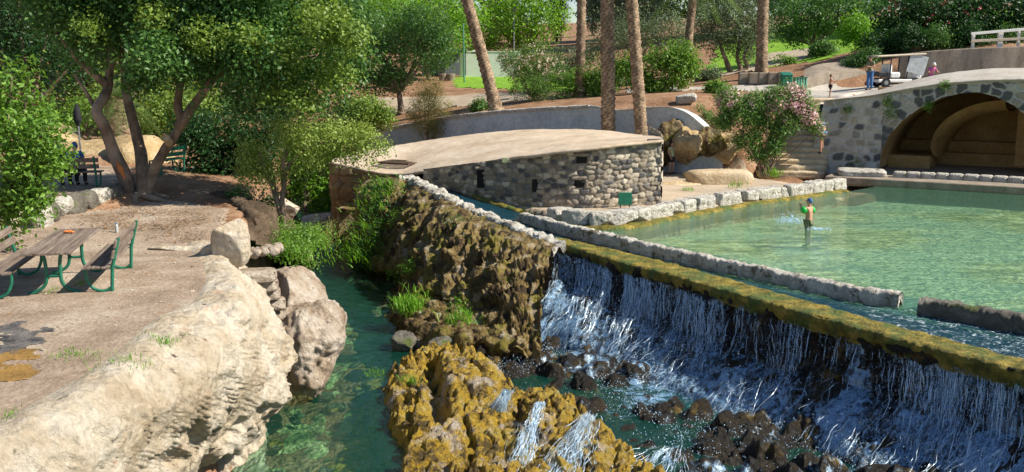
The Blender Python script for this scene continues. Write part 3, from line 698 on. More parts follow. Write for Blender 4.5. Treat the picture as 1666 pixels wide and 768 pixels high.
# white stone parapet along the channel: a real low wall of rounded cobbles
pth = crv([shift(t, .10, -.02) for t in tops[1:]], 80)
def sweep(name, path, wid, hgt, mat, amp, freq, seed, nprof=14, cob=0, parent=None):
    T = np.gradient(path, axis=0); T[:, 2] = 0; T /= np.linalg.norm(T, axis=1)[:, None]; Sd = np.stack([-T[:, 1], T[:, 0], 0 * T[:, 0]], 1)
    th = np.linspace(-.15 * math.pi, 1.15 * math.pi, nprof)
    cx = np.sign(np.cos(th)) * np.abs(np.cos(th)) ** .6; sz = np.sign(np.sin(th)) * np.abs(np.sin(th)) ** .6
    G = path[:, None] + Sd[:, None] * (cx * wid / 2)[None, :, None] + np.array([0, 0, 1.])[None, None] * (sz * hgt / 2)[None, :, None]
    rad = Sd[:, None] * cx[None, :, None] + np.array([0, 0, 1.]) * sz[None, :, None]
    d = amp * (fbm(G * freq, 4, seed) + .6 * ridge(G * freq * 2, 3, seed + 1))
    if cob:
        u = np.r_[0, np.cumsum(np.linalg.norm(np.diff(path, axis=0), axis=1))][:, None]; d = d - cob * np.clip(1 - np.abs(((u / .32 + .3 * vnoise(np.stack([u * 2, 0 * u, 0 * u], -1), 3)) % 1) - .5) * 0 - np.abs(np.sin(u * 9.5 + fbm(G * .8, 2, 8) * 4)) * 1.0, 0, 1)
    G = G + rad * d[..., None]
    F = gridfaces(*G.shape[:2])
    caps = [np.array([[0, i, i + 1, i + 1]]) for i in range(0)]
    V = G.reshape(-1, 3); n0 = len(V); V = np.vstack([V, G[0].mean(0), G[-1].mean(0)]); b = (len(path) - 1) * nprof
    T3 = np.array([[n0, i + 1, i] for i in range(nprof - 1)] + [[n0 + 1, b + i, b + i + 1] for i in range(nprof - 1)])
    return mesh_np(name, V, [F, T3], mat, parent)
o = sweep('parapet', crv([shift(t, .06, -.20) for t in tops[1:]], 300), .44, .50, M['whitestone'], .10, 3.6, 4, nprof=24, cob=.03)
tag(o, 'white weathered stone parapet along the outer edge of the upper channel', 'parapet')
Rw = [((906, 394, .05), (880, 585, -1.7)), ((1000, 424, 0), (960, 612, -1.9)), ((1100, 450, 0), (1075, 650, -1.9)), ((1250, 493, 0), (1215, 708, -1.9)), ((1450, 549, 0), (1425, 770, -1.9)), ((1666, 605, 0), (1650, 850, -1.9)), ((1850, 652, 0), (1850, 930, -1.9))]
rt = [U(*a) for a, b in Rw]; rf = [U(*b) for a, b in Rw]; rf = [np.array([b[0] * .46 + a[0] * .54, b[1] * .46 + a[1] * .54, b[2]]) for a, b in zip(rt, rf)]
rowsW = [[shift(p, .1, -.02) for p in rt], rt, [a * .8 + b * .2 + np.array([.25, .22, 0]) for a, b in zip(rt, rf)], [a * .45 + b * .55 + np.array([.34, .31, 0]) for a, b in zip(rt, rf)], [a * .16 + b * .84 + np.array([.18, .16, 0]) for a, b in zip(rt, rf)], [np.array([b[0] - .35, b[1] - .5, -2.6]) for b in rf]]
def wetd(G, N):
    v = np.linspace(0, 1, G.shape[1])[None, :]; t = sstep(.15, .3, v)
    return t * (flute(G, N, 8, .13, 8) + .22 * sstep(.5, .9, v) * (1 + ridge(G * 1.3, 3, 7)) + .12 * fbm(G * 2, 4, 2)) + .02 * fbm(G * 5, 3, 1)
G_w = loftgrid(rowsW, 420, 110); N_w = -gnormals(G_w); G_w = G_w + N_w * wetd(G_w, N_w)[..., None]
weir = mesh_np('weir_wall', G_w.reshape(-1, 3), gridfaces(420, 110)[:, ::-1], M['wet'])
tag(weir, 'long dark wet weir wall under the waterfall, with a mossy olive crest slab', 'weir')
ci = [U(903, 386, 0), U(1000, 408, 0), U(1100, 432, 0), U(1250, 474, 0), U(1450, 529, 0), U(1666, 587, 0), U(1850, 636, 0)]
rowsC = [[shift(p, .12, -.6) for p in ci], [shift(p, .03, -.10) for p in ci], [shift(p, 0, .02) for p in ci], [a * .5 + b * .5 + np.array([0, 0, .03]) for a, b in zip(ci, rt)], [shift(p, 0, .03) for p in rt], [shift(p, -.06, -.10) for p in rt], [shift(p, .05, -.30) for p in rt]]
o = loft('crest_slab', rowsC, 420, 40, M['crest'], lambda G, N: .045 * fbm(G * 5, 5, 3) + (.05 * ridge(G * 2.2, 5, 6) + .03 * ridge(G * 8, 3, 2)) * sstep(.5, .8, np.linspace(0, 1, 40)[None, :]), parent=weir, flip=True)

# channel bed and channel water (between hut side and weir)
chR = [U(664, 274, .72), U(705, 284, .70), U(780, 324, .30), U(850, 346, .05), U(905, 362, -.05), U(1100, 402, -.05), U(1250, 436, -.05), U(1400, 466, -.05), U(1470, 482, -.05), U(1666, 515, -.05), U(1850, 548, -.05)]
chL = [U(650, 279, .72), U(678, 292, .70), U(738, 324, .45), U(800, 354, .12), U(905, 391, -.05), U(1000, 407, -.05), U(1100, 431, -.05), U(1250, 470, -.05), U(1450, 531, -.05), U(1666, 594, -.05), U(1850, 645, -.05)]
Gc = loftgrid([chL, chR], 160, 14); Gc2 = Gc.copy(); Gc2[:, 0] = Gc[:, 0] * 1.06 - Gc[:, -1] * .06; Gc2[:, -1] = Gc[:, -1] * 1.04 - Gc[:, 0] * .04
Gc = loftgrid([Gc2[:, 0], Gc2[:, -1]], 160, 14)
us = np.linspace(0, 10, 160)[:, None] + 0 * np.linspace(0, 1, 14)[None]
foam = np.exp(-((us - 8.4) / .55) ** 2) * 1.1 + .8 * sstep(8.0, 9, us) + .12 * sstep(4, 6, us)
Gc[..., 2] += .02 * fbm(Gc * 3, 3, 4) + .05 * foam * fbm(Gc * 2.2, 3, 1)
o = mesh_np('channel_water', Gc.reshape(-1, 3), gridfaces(160, 14), M['channel'], col=np.repeat(np.clip(foam, 0, 1).reshape(-1, 1), 3, 1)); tag(o, kind='structure')
Gb = Gc.copy(); _t = np.linspace(.16, 1, 14)[None, :, None]; Gb = Gc[:, :1] * (1 - _t) + Gc[:, -1:] * _t; Gb[..., 2] -= .45
o = mesh_np('channel_bed', Gb.reshape(-1, 3), gridfaces(160, 14), M['bed']); tag(o, kind='structure')
# curb on the hut side of the channel
o = sweep('channel_curb', crv([shift(p, .02, -.12) for p in chR[:4]], 120), .30, .42, M['crest'], .04, 3, 9); tag(o, 'low mossy curb between the channel and the stone hut', 'curb')
# divider walls
o = sweep('divider_wall', crv([p + np.array([0, 0, -.13]) for p in DIV], 400), .28, .40, M['whitestone'], .06, 3.4, 3); tag(o, 'long narrow whitish stone wall dividing the pool from the channel', 'low wall')
o = sweep('divider_wall', crv([p + np.array([0, 0, -.13]) for p in DIV2], 200), .40, .46, M['grey'], .07, 2.6, 13); tag(o, 'grey stone divider wall continuing past the gap at the right edge', 'low wall')

# ------------------------------------------------------------------ masonry
def masonry(name, P, U_, V_, pal, sw=.34, sh=.24, depth=.05, mortar=(.42, .36, .28), mw=.035, seed=0, mat=None, parent=None, extra=None, jit=.8, flip=False):
    """P: (nu,nv,3) grid, U_/V_: metric coordinates on it. Stones are real relief with their own stone colour."""
    r_ = np.random.default_rng(seed); u0, u1, v0, v1 = U_.min() - sw, U_.max() + sw, V_.min() - sh, V_.max() + sh
    S_ = []
    for j, v in enumerate(np.arange(v0, v1, sh)):
        for u in np.arange(u0 + (j % 2) * sw / 2, u1, sw):
            S_.append((u + (r_.random() - .5) * sw * jit, v + (r_.random() - .5) * sh * jit * .7))
    S_ = np.array(S_)
    if extra is not None:
        dmin = np.min(np.hypot(S_[:, None, 0] - extra[None, :, 0], S_[:, None, 1] - extra[None, :, 1]), 1); S_ = np.vstack([S_[dmin > .32], extra[:, :2]])
    pal = np.asarray(pal); ci_ = r_.integers(0, len(pal), len(S_)); cc = pal[ci_] * (1 + .35 * (r_.random(len(S_))[:, None] - .5)); hh = r_.random(len(S_))
    if extra is not None: cc[-len(extra):] = extra[:, 2:5]
    uu = U_.ravel() + .05 * fbm(np.stack([U_.ravel() * 4, V_.ravel() * 4, 0 * U_.ravel()], -1), 2, seed); vv = V_.ravel() + .04 * fbm(np.stack([U_.ravel() * 4, V_.ravel() * 4, 9 + 0 * U_.ravel()], -1), 2, seed + 5)
    F1 = np.full(uu.shape, 1e9); F2 = F1.copy(); I1 = np.zeros(uu.shape, int)
    for k, (a, b) in enumerate(S_):
        m_ = np.abs(uu - a) < sw * 1.6
        if not m_.any(): continue
        d = (np.abs((uu[m_] - a) / sw) ** 4.5 + np.abs((vv[m_] - b) / sh) ** 4.5) ** (1 / 4.5) * sh
        f1, f2, i1 = F1[m_], F2[m_], I1[m_]; cl = d < f1
        f2 = np.where(cl, f1, np.minimum(f2, d)); i1 = np.where(cl, k, i1); f1 = np.where(cl, d, f1); F1[m_], F2[m_], I1[m_] = f1, f2, i1
    e = F2 - F1; t = sstep(mw * .3, mw * 1.6, e)
    c = np.asarray(mortar)[None] * (1 - t[:, None]) + cc[I1] * t[:, None]
    N = gnormals(P).reshape(-1, 3) * (-1 if flip else 1); h = t * (depth * (.5 + hh[I1])) + .012 * fbm(P.reshape(-1, 3) * 9, 3, seed)
    V3 = P.reshape(-1, 3) + N * h[:, None]; F = gridfaces(*P.shape[:2])
    if flip: F = F[:, ::-1]
    return mesh_np(name, V3, F, mat or M['masonry'], parent, col=np.clip(c, 0, 1))
def wallgrid(path, ztop, zbot, step=.045):
    """path (k,2) stations, ztop/zbot per station"""
    A = np.c_[path, ztop, zbot]; L = np.linalg.norm(np.diff(A[:, :2], axis=0), axis=1).sum(); nu = max(8, int(L / step)); A = crv(A, nu) if len(A) > 2 else np.linspace(A[0], A[1], nu)
    u = np.r_[0, np.cumsum(np.linalg.norm(np.diff(A[:, :2], axis=0), axis=1))]; nv = max(6, int((A[:, 2] - A[:, 3]).max() / step)); t = np.linspace(0, 1, nv)
    Z = A[:, 3:4] * (1 - t) + A[:, 2:3] * t; P = np.stack([np.repeat(A[:, 0:1], nv, 1), np.repeat(A[:, 1:2], nv, 1), Z], -1)
    return P, np.repeat(u[:, None], nv, 1), Z
STONE = [(.42, .37, .30), (.34, .29, .23), (.50, .45, .37), (.26, .22, .17), (.12, .12, .125), (.09, .09, .10), (.20, .19, .18), (.30, .26, .21), (.56, .50, .41)]
hut = empty('stone_hut', U(1075, 332, 0), 0, 'low vaulted stone hut with a pale domed plaster roof beside the channel', 'building')
hl = np.array(hut.location)
# front wall
def wD(px): return float(np.interp(px, [690, 760, 850, 960, 1076], [35.5, 34.3, 33.3, 32.8, 33.6]))
WP = [UD(a, b, wD(a)) for a, b in ((690, 275), (760, 266), (850, 255), (960, 240), (1076, 228))]
P, Ua, Va = wallgrid(np.array([p[:2] for p in WP]), np.array([p[2] for p in WP]), np.array([-.3] * 5), .034)
P = P - hl
def hutstones(e): return e
front = masonry('front_wall', P, Ua, Va, STONE, .27, .165, .055, mw=.02, mortar=(.34, .29, .22), seed=3, parent=hut, jit=.85)
# end wall (right, unseen from here) and rear
EP = [UD(1076, 228, 33.6), UD(1076, 226, 33.6) + np.array([.50, 4.0, 0]), UD(1076, 226, 33.6) + np.array([.6, 7.6, 0])]
P, Ua, Va = wallgrid(np.array([p[:2] for p in EP]), np.array([EP[0][2]] * 3), np.array([-.1] * 3), .08); masonry('end_wall', P - hl, Ua, Va, STONE, .34, .24, .07, seed=4, parent=hut)
# quoins (dark basalt blocks) at the right corner
q = MB(); a = WP[-1]
for k in range(8): q.box((a[0] - .24 - hl[0], a[1] - .03 - hl[1], k * .3 + .18 - hl[2]), (.5 if k % 2 else .36, .12, .25), R(-1), .03)
q.build('quoins', rockmat('dark_basalt', [(.3, (.05, .05, .055)), (.6, (.13, .13, .135)), (.75, (.25, .24, .22))], 3, 12, .8, .03), hut)
# openings: near-black boxes, the shade inside painted as colour, with stone jambs, and small ventilation holes
darkm = flat('opening_shade_black', (.006, .006, .006), .9)
for (px, py, ww, hh_) in [(784, 291, .30, .62), (946, 260, .34, .22), (872, 302, .26, .42), (942, 299, .34, .26)]:
    c = UD(px, py, wD(px) - .04)
    mb = MB(); mb.box((c[0] - hl[0], c[1] - hl[1] + .10, c[2] - hl[2]), (ww, .36, hh_), R(-6 if px < 800 else 0)); wn = mb.build('window_opening', darkm, hut)
    mb = MB(); mb.box((c[0] - hl[0] + ww / 2 + .08, c[1] - hl[1] - .05, c[2] - hl[2]), (.10, .16, hh_ + .02), 0, .02)
    mb.box((c[0] - hl[0], c[1] - hl[1] - .05, c[2] - hl[2] + hh_ / 2 + .07), (ww + .16, .16, .09), 0, .02); mb.build('stone_jamb', M['concrete'], wn)
# roof: domed sheet
RO = [[UD(538, 263, 39.3), UD(600, 276, 38.2), UD(655, 283, 37.2), UD(720, 272, 35.5), UD(850, 254, 33.2), UD(960, 239, 32.6), UD(1078, 226, 33.5)],
      [UD(545, 258, 40.5), UD(600, 262, 40.0), UD(660, 262, 39.5), UD(730, 250, 39.0), UD(850, 236, 37.3), UD(960, 226, 37.0), UD(1076, 222, 36.7)],
      [UD(555, 254, 41.5), UD(600, 248, 41.5), UD(660, 240, 42.5), UD(740, 228, 42.5), UD(850, 217, 42.0), UD(960, 215, 41.5), UD(1060, 222, 40.0)],
      [UD(560, 252, 42.2), UD(600, 244, 42.6), UD(660, 234, 44.0), UD(740, 222, 44.5), UD(850, 212, 44.6), UD(960, 212, 43.6), UD(1050, 221, 41.8)],
      [UD(560, 256, 42.6), UD(600, 250, 43.2), UD(660, 242, 45.0), UD(740, 234, 46.0), UD(850, 228, 46.5), UD(960, 228, 45.3), UD(1045, 232, 43.0)]]
G_ = loftgrid(RO, 120, 50) - hl; G_ = G_ + gnormals(G_) * (.05 * fbm(G_ * .9, 4, 3) + .012 * fbm(G_ * 6, 3, 3))[..., None]
rf_ = mesh_np('roof', G_.reshape(-1, 3), gridfaces(120, 50), M['roofplaster'], hut)
# roof edge slab following the front
e1 = np.array([g[0] for g in G_]); EG = np.stack([e1 + np.array([0, 0, .0]), e1 + np.array([0, -.07, -.02]), e1 + np.array([0, -.07, -.10]), e1 + np.array([0, .2, -.12])], 1); EG = EG + .02 * fbm(EG * 3, 3, 1)[..., None]
mesh_np('roof_edge', EG.reshape(-1, 3), gridfaces(120, 4)[:, ::-1], M['roofplaster'], rf_)
# tower-like left end
TP = [UD(538, 263, 39.3) + np.array([.15, 3.6, 0]), UD(538, 263, 39.3), UD(600, 276, 38.2), UD(655, 283, 37.2)]
P, Ua, Va = wallgrid(np.array([p[:2] for p in TP]), np.array([p[2] - .06 for p in TP]), np.array([-2.6] * 4), .06)
P = P + gnormals(P) * (.10 * fbm(P * 1.2, 4, 4))[..., None]
masonry('tower_wall', P - hl, Ua, Va, [(.30, .22, .10), (.24, .17, .08), (.36, .28, .15), (.20, .15, .08), (.28, .22, .12)], .5, .34, .06, mortar=(.18, .13, .07), seed=9, parent=hut)
# low pier at the waterline
pc = U(566, 395, -1.9); mb = MB(); mb.box((pc[0], pc[1] + .3, -1.35), (.75, .7, 1.6), 0, .06); tag(mb.build('stone_pier', M['tufa']), 'small squared stone pier at the foot of the hut tower in the stream', 'pier')
# grate on the roof
gc = UD(651, 266, 39.0); gr = empty('iron_grate', gc, R(-28), 'rusty iron grate lying on the roof at the head of the channel', 'grate')
f = MB(); 
for s in (-1, 1): f.box((0, s * .55, .05), (1.5, .06, .06)); f.box((s * .75, 0, .05), (.06, 1.16, .06))
rust = flat('rusty_iron', (.07, .045, .03), .8); f.build('frame', rust, gr)
f = MB()
for k in range(15): f.box((-.7 + k * .1, 0, .05), (.025, 1.05, .03))
for k in range(6): f.box((0, -.45 + k * .18, .055), (1.44, .02, .02))
f.build('bars', rust, gr)
# small plate on the hut and green board at its foot
c = UD(822, 260, wD(822) - .08); mb = MB(); mb.box((c[0], c[1] - .12, c[2]), (.22, .04, .18), 0, .01); tag(mb.build('plaque', M['sagegreen']), 'small pale green plate fixed under the hut roof edge', 'plaque')
c = UD(1018, 335, 32.4); gb = MB(); gb.box((c[0], c[1] + .2, .48), (.46, .04, .42), R(6), .01); o = gb.build('green_board', M['greenmetal']); tag(o, 'bright green board leaning at the foot of the hut wall', 'board')
for x_ in (-.15, .15): gb = MB(); gb.tube([(c[0] + x_, c[1] + .24, 0), (c[0] + x_, c[1] + .24, .5)], .02); gb.build('post', M['darkmetal'], o)

# retaining wall behind the hut
wt = crv(WALLTOP, 200); rows_ = [wt + np.array([.5, 1.1, -.06]), wt + np.array([0, 0, .02]), wt + np.array([0, -.04, -.1]), np.c_[wt[:, :2] + np.array([-.1, -.14]), wt[:, 2] * .5], np.c_[wt[:, :2] + np.array([-.15, -.25]), np.full(200, -.1)]]
G_ = loftgrid(rows_, 200, 40); G_ = G_ - gnormals(G_) * (.05 * fbm(G_ * 1.3, 4, 3))[..., None]
o = mesh_np('retaining_wall', G_.reshape(-1, 3), gridfaces(200, 40)[:, ::-1], M['shadeplaster']); tag(o, 'long pale plastered retaining wall between the hut and the red soil garden', 'retaining wall')
ct = sweep('capping', crv([p + np.array([0, .12, .02]) for p in WALLTOP[:6]], 120), .42, .16, M['whitestone'], .03, 1.5, 2, parent=o)
# cave-like rock under the right end of the wall
for i, (px, py, D, s) in enumerate([(1092, 222, 43.6, (1.2, 1.0, 1.3)), (1122, 238, 43.2, (1.8, 1.2, 1.6)), (1150, 235, 43.2, (1.7, 1.3, 1.4)), (1180, 240, 43.2, (1.5, 1.2, 1.3)), (1080, 240, 43.9, (.9, .8, 1.4))]):
    c = UD(px, py, D + .55); boulder('cave_rock', c, np.array(s) * 1.05, M['mound'] if i % 2 else M['tufa'], i, 70 + i, .26, 1.9, 8, ['craggy brown rock under the left part of the wall end', 'largest ochre overhanging rock under the wall end', 'brown rock behind the striped bin', 'ochre rock behind the pink oleander', 'small ochre rock beside the hut corner'][i], 'rock', nu=60, nv=36)

# rim of white blocks along the pool
rim = empty('pool_rim', RIM[1], 0, 'row of big white stone blocks edging the far side of the pool', 'pool rim')
rl = np.array(RIM[1]); rp = crv([p + np.array([-.25, .35, 0]) for p in RIM], 400); rd = np.r_[0, np.cumsum(np.linalg.norm(np.diff(rp, axis=0), axis=1))]
s_ = .2; k = 0
while s_ < rd[-1] - .5:
    L = [.62, .85, .6, .95, .7, 1.3, .6, .75][k % 8]; m_ = s_ + L / 2; c = np.array([np.interp(m_, rd, rp[:, j]) for j in range(3)]); c2 = np.array([np.interp(m_ + .1, rd, rp[:, j]) for j in range(3)])
    a = math.atan2(c2[1] - c[1], c2[0] - c[0]); boulder('stone_block', c - rl + np.array([0, 0, .19]), (L * 1.06, .66, .56), M['whitestone'], a + .03 * ((k * 7) % 5 - 2), 100 + k, .09, 2.6, 2, parent=rim, box=8, nu=56, nv=30); s_ += L; k += 1
o = sweep('footing', rp - rl + np.array([.22, -.30, -.08]), .62, .30, M['crest'], .04, 2, 3, parent=rim)
# platform rim in front of the vault
pr = empty('platform_rim', PLAT[2], 0, 'shaded row of squared white blocks along the edge of the vault platform', 'platform rim')
pl0 = np.array(PLAT[2]); rp = crv([p + np.array([.05, .25, 0]) for p in PLAT[2:]], 300); rd = np.r_[0, np.cumsum(np.linalg.norm(np.diff(rp, axis=0), axis=1))]
s_ = .1; k = 0
while s_ < rd[-1] - .3:
    L = .50 + .04 * (k % 3); m_ = s_ + L / 2; c = np.array([np.interp(m_, rd, rp[:, j]) for j in range(3)]); c2 = np.array([np.interp(m_ + .1, rd, rp[:, j]) for j in range(3)])
    a = math.atan2(c2[1] - c[1], c2[0] - c[0]); boulder('stone_block', c - pl0 + np.array([0, 0, .33]), (L, .5, .40), M['whitestone'], a, 140 + k, .05, 1.6, parent=pr, box=9, nu=24, nv=14); s_ += L; k += 1
G_ = np.stack([rp - pl0 + np.array([0, -.22, .14]), rp - pl0 + np.array([0, -.28, -.6])], 1); mesh_np('base_course', G_.reshape(-1, 3), gridfaces(300, 2)[:, ::-1], M['tufa'], pr)
c = U(1408, 298, 0); lg = empty('landing', c, 0, 'stepped corner landing of blue-white stone blocks jutting into the pool', 'landing'); 
for nm, pts_ in (('slab', ((0, .55, .40, 1.9, 1.6, .26), (-.05, .5, .15, 2.0, 1.7, .26))), ('lower_ledge', ((.25, -.1, -.02, 2.4, .9, .16),))):
    for t_ in pts_: boulder(nm, t_[:3], t_[3:], M['whitestone'], R(-14), int(t_[5] * 100), .05, 2, parent=lg, box=9, nu=60, nv=20)

# ------------------------------------------------------------------ vaulted bridge
A0 = np.array([*UD(1362, 165, 44.3)[:2]]); Bd = np.array([.86, -.51]); Bd /= np.linalg.norm(Bd); AX = np.array([.51, .86]); AX /= np.linalg.norm(AX)
br = empty('vaulted_bridge', (A0[0], A0[1], 0), 0, 'broad humped stone bridge vault with a shaded arch over a platform', 'bridge'); b0 = np.array([A0[0], A0[1], 0])
def px_on_face(px, py):
    d = ray(px, py); A_ = np.array([[d[0], -Bd[0]], [d[1], -Bd[1]]]); t, s = np.linalg.solve(A_, A0); return s, CAMH + d[2] * t
arch_px = [(1430, 274), (1434, 248), (1446, 222), (1466, 198), (1496, 176), (1530, 160), (1562, 152), (1590, 150), (1620, 157), (1650, 172), (1680, 196), (1705, 228), (1718, 262), (1722, 280)]
arch = np.array([px_on_face(*p) for p in arch_px]); arch = arch[np.argsort(arch[:, 0])]
top_px = [(1345, 163), (1362, 161), (1420, 154), (1480, 143), (1540, 134), (1600, 129), (1666, 128), (1760, 134), (1850, 150)]
top = np.array([px_on_face(*p) for p in top_px]); s0 = px_on_face(1336, 270)[0]
uu = np.arange(s0, top[-1, 0], .05); tz = np.interp(uu, top[:, 0], top[:, 1])
ins = (uu > arch[0, 0]) & (uu < arch[-1, 0]); az = np.interp(uu, arch[:, 0], arch[:, 1])
acent = []
al = crv(arch, 26)
for i in range(1, 25):
    t_ = al[min(i + 1, 25)] - al[i - 1]; t_ /= np.linalg.norm(t_); n_ = np.array([-t_[1], t_[0]]); p_ = al[i] + n_ * .2
    cc = [(.10, .10, .105), (.42, .40, .36), (.30, .27, .22)][i % 3 if i % 2 else 0]; acent.append([p_[0], p_[1], *cc])
    if i % 2: p_ = al[i] + n_ * .42; acent.append([p_[0], p_[1], *cc])
acent = np.array(acent)
BST = [(.50, .48, .44), (.56, .53, .48), (.14, .14, .145), (.34, .32, .28), (.10, .10, .11), (.45, .42, .38), (.38, .34, .27)]
def facegrid(us_, zb, zt, batter=0.0):
    nv = max(8, int((zt - zb).max() / .05)); t = np.linspace(0, 1, nv); Z = zb[:, None] * (1 - t) + zt[:, None] * t
    XY = A0[None] + Bd[None] * us_[:, None]; out = -AX * 1.0
    off = batter * (3.3 - Z)
    return np.stack([XY[:, 0:1] + out[0] * off, XY[:, 1:2] + out[1] * off, Z], -1) - b0, np.repeat(us_[:, None], nv, 1), Z
L_ = uu[uu <= arch[0, 0] + .09]; P, a_, b_ = facegrid(L_, np.full(len(L_), -.2), np.interp(L_, top[:, 0], top[:, 1]), .03)
# left corner leans outward toward its foot
P[..., 0] -= (.22 * (3.3 - b_) * np.exp(-(a_ - s0) / .9) * (a_ < arch[0, 0] - .3)) * Bd[0]
masonry('abutment', P, a_, b_, BST, .42, .34, .05, mortar=(.50, .49, .46), mw=.07, seed=21, mat=M['bridgestone'], parent=br)
C_ = uu[ins]; P, a_, b_ = facegrid(C_, np.interp(C_, arch[:, 0], arch[:, 1]), np.interp(C_, top[:, 0], top[:, 1]), .03)
masonry('spandrel', P, a_, b_, BST, .36, .3, .05, mortar=(.50, .49, .46), mw=.05, seed=22, mat=M['bridgestone'], parent=br, extra=acent)
R_ = uu[uu >= arch[-1, 0] - .02]; P, a_, b_ = facegrid(R_, np.full(len(R_), -.2), np.interp(R_, top[:, 0], top[:, 1])); masonry('abutment', P, a_, b_, BST, .42, .34, .05, mortar=(.50, .49, .46), mw=.07, seed=23, mat=M['bridgestone'], parent=br)
# left return wall of the bridge
P, a_, b_ = wallgrid(np.array([(A0 + Bd * s0 - np.array([.2, 0])) + AX * 3.5, A0 + Bd * s0 - np.array([.2, -.02])]), np.array([3.2, 3.2]), np.array([0., -.1]), .07); masonry('return_wall', P - b0, a_, b_, BST, .42, .34, .05, mortar=(.50, .49, .46), seed=24, mat=M['bridgestone'], parent=br)
# deck
dk = []
for off, dz in ((-.05, -.12), (-.08, 0.02), (1.4, .28), (2.8, .42), (4.2, .38), (6.0, .05)):
    dk.append(np.array([[*(A0 + Bd * s + AX * off), z + dz * sstep(0, 5, s + 1)] for s, z in zip(np.interp(np.linspace(0, 1, 60), [0, 1], [s0, top[-1, 0]]), np.interp(np.linspace(s0, top[-1, 0], 60), top[:, 0], top[:, 1]))]) - b0)
G_ = loftgrid(dk, 120, 40); G_ = G_ + .025 * fbm(G_ * .9, 4, 3)[..., None] * np.array([0, 0, 1]); mesh_np('deck', G_.reshape(-1, 3), gridfaces(120, 40), M['deck'], br)
# intrados barrel + inner cross vault, back wall, benches, floor
al = crv(arch, 70); DEP = 5.5
def bar(depths, dzs, name, mat, sc_=1.0):
    G = np.stack([np.c_[A0[0] + Bd[0] * al[:, 0] + AX[0] * d, A0[1] + Bd[1] * al[:, 0] + AX[1] * d, al[:, 1] * 1 + dz] for d, dz in zip(depths, dzs)], 1) - b0
    return mesh_np(name, G.reshape(-1, 3), gridfaces(*G.shape[:2])[:, ::-1], mat, br)
bar(np.linspace(0, DEP, 30), [0] * 30, 'vault_soffit', M['vault'])
def facebox(s, d, z, size, name, mat, parent=br):   # box in bridge axes
    c = A0 + Bd * s + AX * d; mb = MB(); mb.box((c[0] - b0[0], c[1] - b0[1], z), size, math.atan2(Bd[1], Bd[0]), .03); return mb.build(name, mat, parent)
facebox((arch[0, 0] + arch[-1, 0]) / 2, DEP + .15, 1.6, (9.5, .3, 4.4), 'back_wall', M['vault'])
facebox((arch[0, 0] + arch[-1, 0]) / 2, 1.2, .14, (arch[-1, 0] - arch[0, 0] + 3, 9.4, .3), 'platform_floor', M['concrete'])
facebox((arch[0, 0] + arch[-1, 0]) / 2, DEP - .5, .55, (8.2, 1.2, .62), 'bench_step', M['vault'])
facebox((arch[0, 0] + arch[-1, 0]) / 2, DEP - .25, 1.1, (8.2, .7, .55), 'bench_step', M['vault'])
facebox(arch[0, 0] + .9, 3.2, .55, (1.8, 2.6, .6), 'bench_step', M['vault'])
# inner rib arch (lighter band) springing from the back-left
sp = np.linspace(0, math.pi * .62, 26); rb = []
for t_ in sp:
    s = arch[0, 0] + 1.9 + 3.3 * (1 - math.cos(t_)) * .62; z = .9 + 2.15 * math.sin(t_ * .8) ** .9; rb.append((s, z))
rb = np.array(rb); Gs = []
for d_, o_ in ((1.6, .35), (2.0, .05), (2.6, -.12), (3.6, -.2), (5.4, -.1)):
    Gs.append(np.c_[A0[0] + Bd[0] * (rb[:, 0] + (d_ - 2.2) * .1) + AX[0] * d_, A0[1] + Bd[1] * (rb[:, 0] + (d_ - 2.2) * .1) + AX[1] * d_, rb[:, 1] + o_])
G_ = np.stack(Gs, 1) - b0; mesh_np('inner_rib', G_.reshape(-1, 3), gridfaces(*G_.shape[:2]), M['vault'], br)
facebox(arch[-1, 0] - 1.55, 3.0, 1.75, (.5, .8, 2.5), 'inner_pier', M['vault'])

# stairs up to the road, beside the bridge
stt = empty('garden_stairs', ground_at(1300, 275), 0, 'broad golden stone stairs climbing beside the bridge to the road', 'stairs'); s0_ = np.array(stt.location)
A_ = np.array([U(1288, 282, .15), UD(1330, 172, 47.3)]); 
for i in range(14):
    t_ = i / 13; c = A_[0] * (1 - t_) + A_[1] * t_; c[2] = .15 + (3.2 - .15) * t_
    boulder('step', c - s0_ + np.array([0, .25, -.06]), (2.9 - .9 * t_, .95, .36), M['sandstone'], R(-8 + 5 * math.sin(i)), 200 + i, .06, 2, parent=stt, box=8, nu=50, nv=14)
for i, (px, py, z, s, lab) in enumerate([(1175, 262, .35, (3.2, 1.6, .9), 'large flat golden rock slab behind the oleander'), (1172, 290, .35, (2.6, 1.4, .85), 'golden rock block with a flat top left of the oleander stems'), (1128, 283, .35, (.9, .7, .5), 'small golden stone step by the bin'), (1105, 268, .3, (1.9, .6, .5), 'low stone ledge behind the standing boy'), (1108, 302, .15, (1.6, 1.0, .45), 'low golden stone step beside the hut corner'), (1150, 240, 1.0, (1.4, 1.0, .6), 'golden ledge under the garden soil')]):
    c = U(px, py, z); boulder('stone_slab', c + np.array([0, .3, -.1]), s, M['sandstone'], .1 * i, 230 + i, .08, 1.6, 6, lab, 'stone', box=6)

